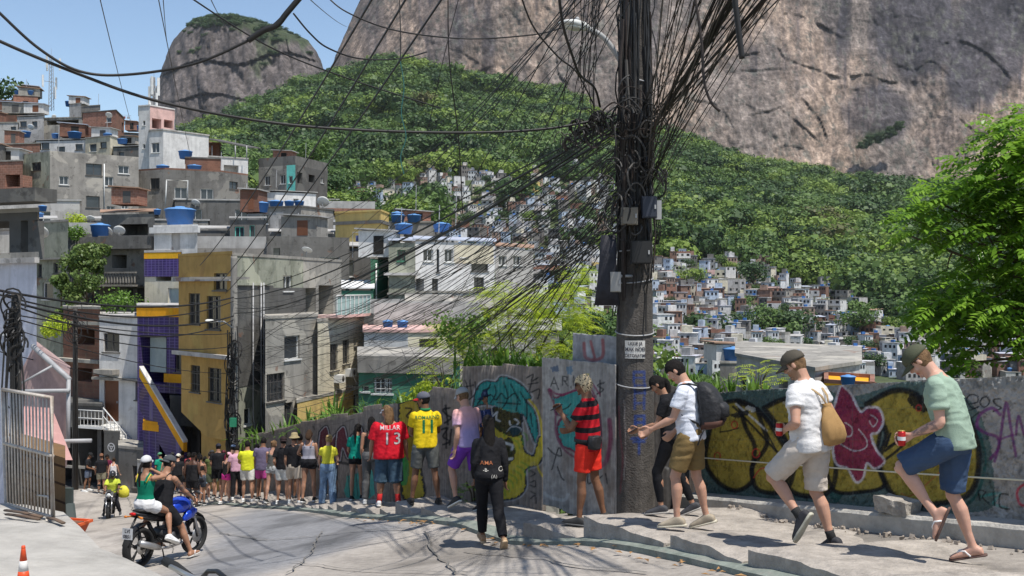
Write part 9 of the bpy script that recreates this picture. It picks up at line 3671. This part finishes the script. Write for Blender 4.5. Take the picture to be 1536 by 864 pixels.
cable_pts([(440,20,10),(465,50,10.2),(492,72,10.5),(540,88,11),(600,88,11.5),(640,78,12)],.009,'thin cable hanging from the splice towards the rock')
cable_pts([(270,-14,14),(400,68,15),(520,117,16),(660,162,17)],.012,'thin line running down from the top edge across the green hill')
cable_pts([(484,-12,11),(520,18,11),(595,46,11.4),(700,58,12),(800,52,12),(848,40,12)],.009,'thin line from the top edge to the street lamp')
g2='steep cables from the top edge down to the left'
for (x0,x1,y1) in ((553,300,398),(604,330,424),(660,338,440)):
 cable(P(x0+22,-30,11),P(x1,y1,36),.25,.014,'steep cable crossing the green hill from the top edge down to the left',g2,n=26)
g3='faint thin lines on the sky'
for (x0,y0,x1,y1) in ((148,-10,198,190),(236,-10,286,235),(244,-10,250,60),(312,-10,340,40),(455,-10,520,40)):
 cable(P(x0,y0,22),P(x1,y1,60),.1,.012,'faint thin line crossing the sky',g3,m=CAB2)
cable_pts([(599,-10,11),(601,60,11),(600,96,11)],.006,'thin cord hanging over the rock, upper part')
cable_pts([(600,90,11),(606,130,11),(602,170,11),(609,205,11),(601,235,11),(606,262,11)],.005,'teal cord dangling down in front of the green hill',m=mat('cord_teal',(.03,.13,.12)))
cable_pts([(672,-10,12),(674,90,12.2),(688,210,12.6),(694,320,13)],.008,'thin vertical line hanging over the green hill')
cable_pts([(690,-10,12),(660,110,12.2),(640,205,12.6)],.005,'hair-thin line beside the thin vertical line')
cable_pts([(780,-10,9),(800,40,9.4),(836,84,10),(866,110,11),(892,160,12)],.009,'cable curving down from the top edge into the tangle left of the pole')
cable_pts([(838,-10,9),(845,40,9.2),(858,82,9.6),(870,112,10),(892,132,11),(900,160,12)],.014,'thick cable curving past the street lamp into the tangle')
cable_pts([(1040,-20,8),(1052,60,8),(1056,120,8),(1066,152,8),(1080,167,8)],.012,'loose brown cable end dangling right of the pole',m=CABR)
cable_pts([(1100,-20,7.5),(1106,30,7.5),(1113,88,7.5)],.022,'thick cut cable end hanging at the upper right')
for (x0,y0,x1,y1,sg,rr0) in ((0,430,350,446,1.0,.03),(0,434,350,452,1.5,.022),(56,455,350,474,1.1,.03),(60,462,350,480,1.6,.022),(40,470,350,500,.5,.016),(60,480,345,520,.8,.016),(40,490,340,560,.6,.012),(0,520,340,590,.4,.012)):
 cable(P(x0-30,y0,21 if x0<50 else 22),P(x1,y1,38.4),sg*.4,rr0,'black cable slung between the slim grey pole and the left edge','cables between the slim pole and the left edge',n=24)
gl_='black cables fanning from the big pole to the lower left'
fr_=random.Random(8)
for (x0,y0,x1,y1,sg,rr0) in ((925,182,352,448,.45,.030),(925,196,352,470,.55,.026),(922,190,352,462,.7,.02),(925,178,352,440,.3,.018)):
 cable(P(x0,y0,12.4),P(x1,y1,38.4),sg,rr0*.62,'thick cable bundle running from the big pole to the slim grey pole','thick bundles between the two poles',n=40,wob=.03)
for k in range(88):
 t=fr_.random()
 y0=168+190*fr_.random()**.9
 x0=fr_.uniform(915,930)
 if t<.35:
  x1,y1,Dq=352+fr_.uniform(-2,3),fr_.uniform(430,560),38.4
 elif t<.8:
  x1=fr_.uniform(360,545)
  y1=fr_.uniform(470,610)+(x1-450)*.05
  Dq=39.5
 else:
  x1=fr_.uniform(545,700)
  y1=fr_.uniform(470,560)
  Dq=31.5
 y1+=(y0-260)*.35
 cable(P(x0,y0,12.4),P(x1,y1,Dq),abs(fr_.gauss(1.0,.9)),fr_.choice([.003,.004,.005,.0065,.008]),'thin black cable fanning from the big pole to the houses at lower left',gl_,m=fr_.choice([CAB,CAB,CAB,CAB2,CABR]),n=20,wob=fr_.uniform(.02,.16))
for k in range(17):
 x0=fr_.uniform(820,925)
 x1=x0-fr_.uniform(120,460)
 cable(P(x0+60,-40,10),P(x1,fr_.uniform(300,520),30),fr_.uniform(.0,.5),fr_.choice([.004,.005,.007]),'thin cable slanting down behind the street lamp to the lower left','slanting cables left of the pole',n=16,wob=.02)
for k in range(12):
 x0=fr_.uniform(862,900)
 cable(P(x0+fr_.uniform(-6,16),-30,11),P(x0-fr_.uniform(0,26),fr_.uniform(110,260),12),fr_.uniform(-.02,.05),.005,'near-vertical thin cable hanging left of the pole','near-vertical cables left of the pole',n=10,wob=.05)
gr_='cables fanning from the big pole to the upper right'
for k in range(54):
 t=(k+fr_.random())/54
 x0,y0=fr_.uniform(960,985),150+150*fr_.random()
 x1=1000+142*t**.75
 ext=fr_.uniform(.96,1.04)
 p0=P(x0,y0+(t-.5)*40,12.4)
 top=P(x1*ext-0 if t<.9 else 1142,0,9.6)
 p1=p0+(top-p0)*1.9
 cable(p0,p1,fr_.uniform(0,.08),fr_.choice([.003,.004,.006,.008]),'black cable of the fan rising from the big pole to the top right',gr_,m=fr_.choice([CAB,CAB,CAB2,CABR]),n=12,wob=.015)
for (x1,rr0) in ((1142,.013),(1139,.011),(1100,.022),(1092,.018),(1070,.016)):
 p0=P(975,190+(1142-x1)*.2,12.4)
 top=P(x1,0,9.6)
 cable(p0,p0+(top-p0)*1.9,.03,rr0,'thick black cable rising from the big pole to the top right','thick cables rising to the top right',n=14)
for k in range(46):
 a0=fr_.uniform(-1.5,1.5)
 zt_=fr_.uniform(2.2,5.5)
 zb0=fr_.choice([fr_.uniform(-.6,1.4),fr_.uniform(.4,2.2)])
 pts_=[]
 dr=fr_.uniform(.0,.10)
 for i in range(15):
  t=i/14
  z=zt_+(zb0-zt_)*t
  a=a0+.35*noise.noise(Vector((z*.9,k*3.1,0)))
  r_=.262-.0135*(z-pz0)+.018+dr*abs(noise.noise(Vector((z*1.4,k*1.3,5))))*2
  pts_.append((pc.x+r_*math.sin(a),pc.y-r_*math.cos(a),z))
 o=MB().tube(pts_,fr_.choice([.008,.01,.014,.02]),n=5).build('cable',fr_.choice([CAB,CAB,CAB2,CABR]))
 tag(o,'black cable strapped lengthwise to the big pole','cable','cables strapped down the big pole')
for k in range(58):
 big=k<30
 px_,py_=(fr_.uniform(905,985),fr_.uniform(130,345)) if big else (fr_.uniform(850,925),fr_.uniform(150,215))
 if not big:
  py_=205-(px_-850)*.35+fr_.uniform(-18,14)
 c_=P(px_,py_,12.15)
 rr1=fr_.uniform(.05,.19) if big else fr_.uniform(.04,.12)
 e=Euler((fr_.uniform(-.5,.5),fr_.uniform(-.5,.5),fr_.uniform(-1,1))).to_matrix()
 pts_=[c_+e @ Vector((rr1*math.cos(a)*(1+.2*noise.noise(Vector((a,k,0)))),.02*a,rr1*1.25*math.sin(a)*(1+.25*noise.noise(Vector((a,k,4)))))) for a in np.linspace(0,fr_.uniform(4.5,11),26)]
 o=MB().tube(pts_,fr_.choice([.005,.007,.01,.013]),n=5).build('cable_coil',fr_.choice([CAB,CAB,CAB2,CABR]))
 tag(o,'tangled loop of spare cable on the big pole' if big else 'tangled loop of spare cable on the bundle left of the big pole','cable coil','tangled loops on the big pole' if big else 'tangled loops left of the big pole')
for k in range(8):
 z=[-.55,.5,.95,1.4,2.0,2.6,-1.2,.1][k]
 r_=.262-.0135*(z-pz0)+.012
 o=MB().tube([(pc.x+r_*math.cos(a),pc.y+r_*math.sin(a),z+.04*math.sin(a+k)) for a in np.linspace(0,2*PI,30)],.009,n=5).build('strap',METAL)
 o.name='metal_strap'
 tag(o,'metal strap clamped round the big pole','strap','metal straps round the big pole')
print('cables',ccount)
# NEAR PLANTS
prs=np.random.RandomState(33)
LEAF_R=mat_leaf('leaf_glossy',(.08,.18,.014),(.27,.45,.05),.45,rough=.32,scale=1.2)
LEAF_Y=mat_leaf('leaf_lime',(.30,.40,.03),(.55,.64,.06),.45,rough=.5,scale=1.0)
LEAF_G=mat_leaf('leaf_grass',(.05,.12,.015),(.17,.29,.04),.35,rough=.4,scale=1.5)
LEAF_C=mat_leaf('leaf_creeper',(.06,.11,.025),(.18,.24,.06),.3,rough=.5,scale=.8)
BARK=MATS['bark']
def fronds(centres,dirs,leaf_len,n_pairs,lw,rs,length):
 """compound leaves: pairs of drooping leaflets along a curved midrib"""
 V,Fc=[],[]
 o=0
 for c,d in zip(centres,dirs):
  d=Vector(d).normalized()
  L=length*rs.uniform(.7,1.25)
  side=d.cross(Vector((0,0,1)))
  if side.length<.05:
   side=Vector((1,0,0))
  side.normalize()
  c=Vector(c)
  roll=rs.uniform(-.5,.5)
  for i in range(n_pairs):
   t=(i+.6)/n_pairs
   p=c+d*L*t+Vector((0,0,-.35*L*t*t))
   sz=leaf_len*(1-.45*abs(t-.45))*rs.uniform(.8,1.2)
   for s in (-1,1):
    out=(side*s*math.cos(roll)+Vector((0,0,1))*s*math.sin(roll)+d*.55+Vector((0,0,-.35+rs.uniform(-.25,.25)))).normalized()
    wv=out.cross(Vector((0,0,1))+d*.3*s)
    if wv.length<.05:
     wv=d.copy()
    wv=wv.normalized()*sz*lw
    a=p
    m=p+out*sz*.45
    e=p+out*sz+Vector((0,0,-.12*sz))
    V+=[a,m+wv,e,m-wv+Vector((0,0,.02*sz))]
    Fc.append((o,o+1,o+2,o+3))
    o+=4
 return np.array([tuple(v) for v in V]),np.array(Fc)
def branch_set(mb,root,tips,r0,rs,sub=3):
 root=Vector(root)
 for tip in tips:
  tip=Vector(tip)
  m1=root.lerp(tip,.4)+Vector((rs.normal(0,.08),rs.normal(0,.08),.15+rs.normal(0,.08)))
  pts=smooth_poly([tuple(root),tuple(m1),tuple(tip)],6)
  mb.tube(pts,[r0*(1-.8*i/(len(pts)-1)) for i in range(len(pts))],n=6)
  for k in range(sub):
   b=m1.lerp(tip,rs.uniform(.1,.8))
   e=b+Vector((rs.normal(0,.35),rs.normal(0,.35),rs.normal(0.1,.25)))
   mb.tube([b,b.lerp(e,.5)+Vector((0,0,.04)),e],[r0*.3,r0*.2,r0*.08],n=5)
D0=11.0
base=P(1790,800,D0)
tr=empty('broadleaf_tree',base,0,'big glossy-leaved tree reaching into view from the right edge','tree')
blobs=[(1490,215,42,38),(1530,200,50,45),(1450,270,55,38),(1400,300,45,28),(1360,325,34,18),(1500,290,60,45),(1560,300,70,70),(1420,345,48,28),(1490,360,60,45),(1540,400,60,50),(1395,450,40,36),(1430,430,50,32),
         (1470,470,60,40),(1530,490,50,35),(1400,495,36,22),(1440,520,30,18),(1375,472,24,16),(1600,230,80,90),(1620,420,80,120),(1440,545,20,12),(1360,352,24,12)]
C_,Dr=[],[]
tot=2500
wts=np.array([b[2]*b[3] for b in blobs],float)
ks=prs.choice(len(blobs),tot,p=wts/wts.sum())
for k in ks:
 bx,by,rx0,ry0=blobs[k]
 bx+=16
 a=prs.normal(0,1,3)
 a /= np.linalg.norm(a)
 rr0=(.45+.55*prs.rand())
 Dd=D0+a[1]*rr0*.9+prs.uniform(-.3,.3)
 px,py=bx+a[0]*rr0*rx0,by-a[2]*rr0*ry0
 C_.append(tuple(P(px,py,Dd)-base))
 hd=prs.uniform(0,2*PI)
 Dr.append((-.7+.8*math.cos(hd)+a[0]*.6,.6*math.sin(hd)-.2+a[1]*.5,-.15+.25*prs.rand()+a[2]*.3))
v,f=fronds(C_,Dr,.105,5,.27,prs,.25)
cr=link_mesh('crown',np_mesh('crown',v,f),LEAF_R,tr)
mb=MB()
mb.tube([(0,0,-1.5),(-.05,0,1),(.05,.05,2.5),(-.1,0,3.8)],[.2,.17,.14,.10],n=10)
tips=[P(b[0],b[1],D0+.1)-base for b in blobs if b[0]<1560]
for t_ in tips:
 st=Vector((0,0,1.2+.6*t_.z/3)) if t_.z>.6 else Vector((0,0,.9))
 branch_set(mb,st,[t_],.045,prs,3)
mb.build('trunk',mat('bark',(.1,.075,.05)),tr)
D0=21
base=P(775,640,D0)
tr=empty('feathery_tree',base,0,'lime-green feathery tree rising behind the fence left of the pole','tree')
blobs=[(870,410,24,14),(850,438,40,22),(800,450,50,24),(760,465,48,22),(820,480,60,24),(870,470,26,20),(770,500,60,22),(840,520,46,18),(720,510,40,20),(690,495,34,10),(670,512,26,10),(740,440,26,10),(790,530,60,16),(884,500,12,18),
         (660,490,16,8),(700,530,40,14),(755,425,16,8),(730,480,30,14)]
wts=np.array([b[2]*b[3] for b in blobs],float)
ks=prs.choice(len(blobs),1900,p=wts/wts.sum())
C_,Dr=[],[]
for k in ks:
 bx,by,rx0,ry0=blobs[k]
 a=prs.normal(0,1,3)
 a /= np.linalg.norm(a)
 rr0=(.25+.8*prs.rand())
 px,py=bx+a[0]*rr0*rx0,by-a[2]*rr0*ry0
 C_.append(tuple(P(px,py,D0+a[1]*rr0*.9)-base))
 hd=prs.uniform(0,2*PI)
 Dr.append((math.cos(hd),math.sin(hd),prs.uniform(-.1,.35)))
v,f=fronds(C_,Dr,.052,12,.17,prs,.42)
link_mesh('crown',np_mesh('crown',v,f),LEAF_Y,tr)
mb=MB()
mb.tube([(0,0,-2),(0,0,-.3),(.05,0,.4)],[.09,.08,.07],n=8)
for b in blobs:
 branch_set(mb,Vector((.03,0,.1)),[P(b[0],b[1]+6,D0)-base],.03,prs,4)
mb.build('trunk',BARK,tr)
def blade_plant(px,py,D,h,n,width,label,group,m=LEAF_G,name='cane_plant',spread=.5,cat='plant'):
 base=P(px,py,D)
 o=empty(name,base,0,label,cat,group)
 V,Fc=[],[]
 k0=0
 for k in range(n):
  a=prs.uniform(0,2*PI)
  L=h*prs.uniform(.6,1.15)
  lean=prs.uniform(.15,spread)
  w_=width*prs.uniform(.6,1.2)
  sx,sy=prs.normal(0,h*.09),prs.normal(0,h*.09)
  dx,dy=math.cos(a),math.sin(a)
  px_,py_=-dy,dx
  segs=7
  for i in range(segs+1):
   t=i/segs
   rr0=L*lean*t**1.6*1.1
   z=L*(t-.42*lean*t*t*1.9)
   ww=w_*math.sin(PI*min(1,.12+t*.95))**.7*(1 if i<segs else .05)
   cx_,cy_=sx+dx*rr0,sy+dy*rr0
   V+=[(cx_+px_*ww,cy_+py_*ww,z),(cx_-px_*ww,cy_-py_*ww,z+ww*.3)]
  for i in range(segs):
   b=k0+i*2
   Fc.append((b,b+1,b+3,b+2))
  k0+=(segs+1)*2
 link_mesh('foliage',np_mesh('foliage',np.array(V),np.array(Fc)),m,o)
 return o
gp_='long-leaved plants behind the wall'
for k,(px,py,D,h) in enumerate(((1012,600,15,.62),(1030,600,15.5,.75),(1052,600,15,.55),(1075,598,15,.5),(1100,598,15.5,.48),(1125,597,15,.42),(1148,597,15,.30),(1040,602,14.6,.5),(998,590,15.6,.6))):
 blade_plant(px,py,D,h,17,.018,'plant with long arching green leaves behind the left end of the graffiti wall',gp_)
gp_='weeds growing over the fence top'
for k in range(34):
 t=k/33
 px=358+(700-358)*t
 D=np.interp(px,[345,450,545,650,700],[42,31,23,17.9,16.6])+.5
 py=np.interp(px,[345,400,450,545,640,700],[672,660,648,622,606,600])
 big=px>520
 blade_plant(px+prs.uniform(-5,5),py+10,D,(.6 if big else 1.0)*prs.uniform(.6,1.3),16,.022 if big else .045,'tuft of long green leaves hanging over the top of the corrugated fence',gp_,spread=.95)
gp_='tall grasses behind the fence'
for k in range(16):
 px=698+112*k/15
 blade_plant(px+prs.uniform(-3,3),570,np.interp(px,[698,815],[16.9,15.2]),prs.uniform(.5,.85),15,.022,'tall grass clump under the lime-green tree, behind the fence',gp_,spread=.6)
def bush(px,py,D,w_,h,label,m,n=420,leaf=.12,group=None,trunk=True,name='shrub',cat='shrub'):
 base=P(px,py,D)
 o=empty(name,base,prs.uniform(0,6),label,cat,group)
 lobes=tree_lobes(prs,h,w_*.5,8,.9)
 p_,n_r=crown_points(prs,n,lobes,.5)
 n_r[:,2]+=.4
 v,f=leaf_quads(p_,n_r,np.full(n,leaf),1.5,prs,jitter=.6)
 link_mesh('foliage',np_mesh('foliage',v,f),m,o)
 if trunk:
  mb=MB()
  mb.tube([(0,0,-.6),(0,0,h*.4),(.05,0,h*.75)],[w_*.04,w_*.03,w_*.01],n=6)
  for k in range(4):
   a=k*1.6
   mb.tube([(0,0,h*.3),(w_*.25*math.cos(a),w_*.25*math.sin(a),h*.6)],[w_*.02,w_*.006],n=5)
  mb.build('stem',BARK,o)
 return o
gp_='climbing plants between the houses on the left'
for (px,py,D,w_,h) in ((112,440,57,1.9,2.4),(128,420,57,1.8,2.2),(105,478,56,1.9,2.0),(130,470,56,1.9,2.4),(96,505,54,1.6,1.6),(150,400,58,1.4,1.3),(118,505,54.5,1.9,1.5),(140,440,57,1.4,2.2),(92,455,56,1.2,1.8)):
 bush(px,py,D,w_,h,'sunlit climbing shrub on the bank between the mossy house and the balustraded house',LEAF_C,900,.13,gp_)
for (px,py,D,w_,h,lab) in ((80,530,50,1.7,1.8,'bright green bush beside the lilac house'),(108,350,74,2.0,1.4,'bright weedy bush at the corner of the bare grey block'),(112,380,70,1.9,1.9,'broad-leaved bush above the climbing plants'),(168,462,52.5,2.8,.5,'low weeds on the flat roof of the brick house'),
        (8,172,170,9,5,'dark tree on the skyline at the left edge'),(640,640,22,1.2,.9,'lime shrub beyond the fence behind the yellow shirt'),
        (690,560,19,1.3,1.1,'leafy shrub beside the green low house')):
 bush(px,py,D,w_,h,lab,LEAF_Y if 'lime' in lab or 'bright' in lab else LEAF_G if D<100 else leafm[0],700,.05 if D<20 else .10 if D<100 else .5,trunk=False)
for (px,py,D,w_,h,k) in ((495,330,190,9,7,1),(520,345,170,8,6,0),(560,350,180,9,7,2),(600,345,170,9,7,1),(640,350,175,9,7,0),(500,300,230,9,7,2),(540,320,220,10,8,0),(470,250,200,9,7,0)):
 x0=P(px,py,D)
 t=empty('broadleaf_tree',x0-Vector((0,0,h*.3)),k*1.3,['dark','green','bright'][k]+' tree filling the gap behind the near rooftops','tree','trees behind the near rooftops')
 t.scale=(w_,w_,w_*.8)
 link_mesh('crown',tree_protos[k],None,t)
 link_mesh('trunk',trunk_me,None,t)
vv_=[]
for k in range(1500):
 px,D=prs.uniform(450,1700),math.sqrt(prs.uniform(60**2,255**2))
 x,y,z=terr_xyz(px,D)
 vv_.append((x,y,z-1.0,prs.uniform(3,6),prs.uniform(2,4)))
v,f=forest('s',vv_,None,prs)
vs_o=link_mesh('undergrowth',np_mesh('undergrowth',v,f),leafm[1])
tag(vs_o,'green undergrowth on the valley floor below the street','undergrowth',kind='stuff')
def frond_bush(px,py,D,w_,h,n,ln,label,m):
 base=P(px,py,D)
 o=empty('shrub',base,0,label,'shrub')
 C_,Dr=[],[]
 for k in range(n):
  a,t=prs.uniform(0,2*PI),prs.rand()
  C_.append((w_*.4*math.cos(a)*t,w_*.4*math.sin(a)*t,h*prs.uniform(.1,.9)*(1-.3*t)))
  Dr.append((math.cos(a),math.sin(a),prs.uniform(.1,.9)))
 v,f=fronds(C_,Dr,ln,9,.2,prs,w_*.4)
 link_mesh('foliage',np_mesh('foliage',v,f),m,o)
 mb=MB()
 for k in range(7):
  a=k*.9
  mb.tube([(0,0,-.4),(w_*.12*math.cos(a),w_*.12*math.sin(a),h*.4),(w_*.3*math.cos(a),w_*.3*math.sin(a),h*.8)],[.02,.012,.005],n=5)
 mb.build('stem',BARK,o)
frond_bush(1138,588,22,1.0,.75,60,.06,'feathery lime shrub just beyond the graffiti wall',LEAF_Y)
frond_bush(712,757,15.6,.5,.45,40,.04,'weed at the foot of the fence beside the purple shorts',LEAF_G)
frond_bush(668,600,19,1.3,.9,70,.06,'feathery shrub over the fence behind the yellow shirt',LEAF_Y)
hz=MB().box((150,600,150),(2400,1500,1300)).build('haze',None)
hm=bpy.data.materials.new('haze')
hm.use_nodes=True
hn=hm.node_tree
hn.nodes.remove(hn.nodes['Principled BSDF'])
pv=hn.nodes.new('ShaderNodeVolumePrincipled')
pv.inputs['Color'].default_value=(.84,.88,.95,1)
pv.inputs['Density'].default_value=.00004
pv.inputs['Anisotropy'].default_value=.2
hn.links.new(pv.outputs['Volume'],hn.nodes['Material Output'].inputs['Volume'])
hz.data.materials.append(hm)
tag(hz,kind='stuff')
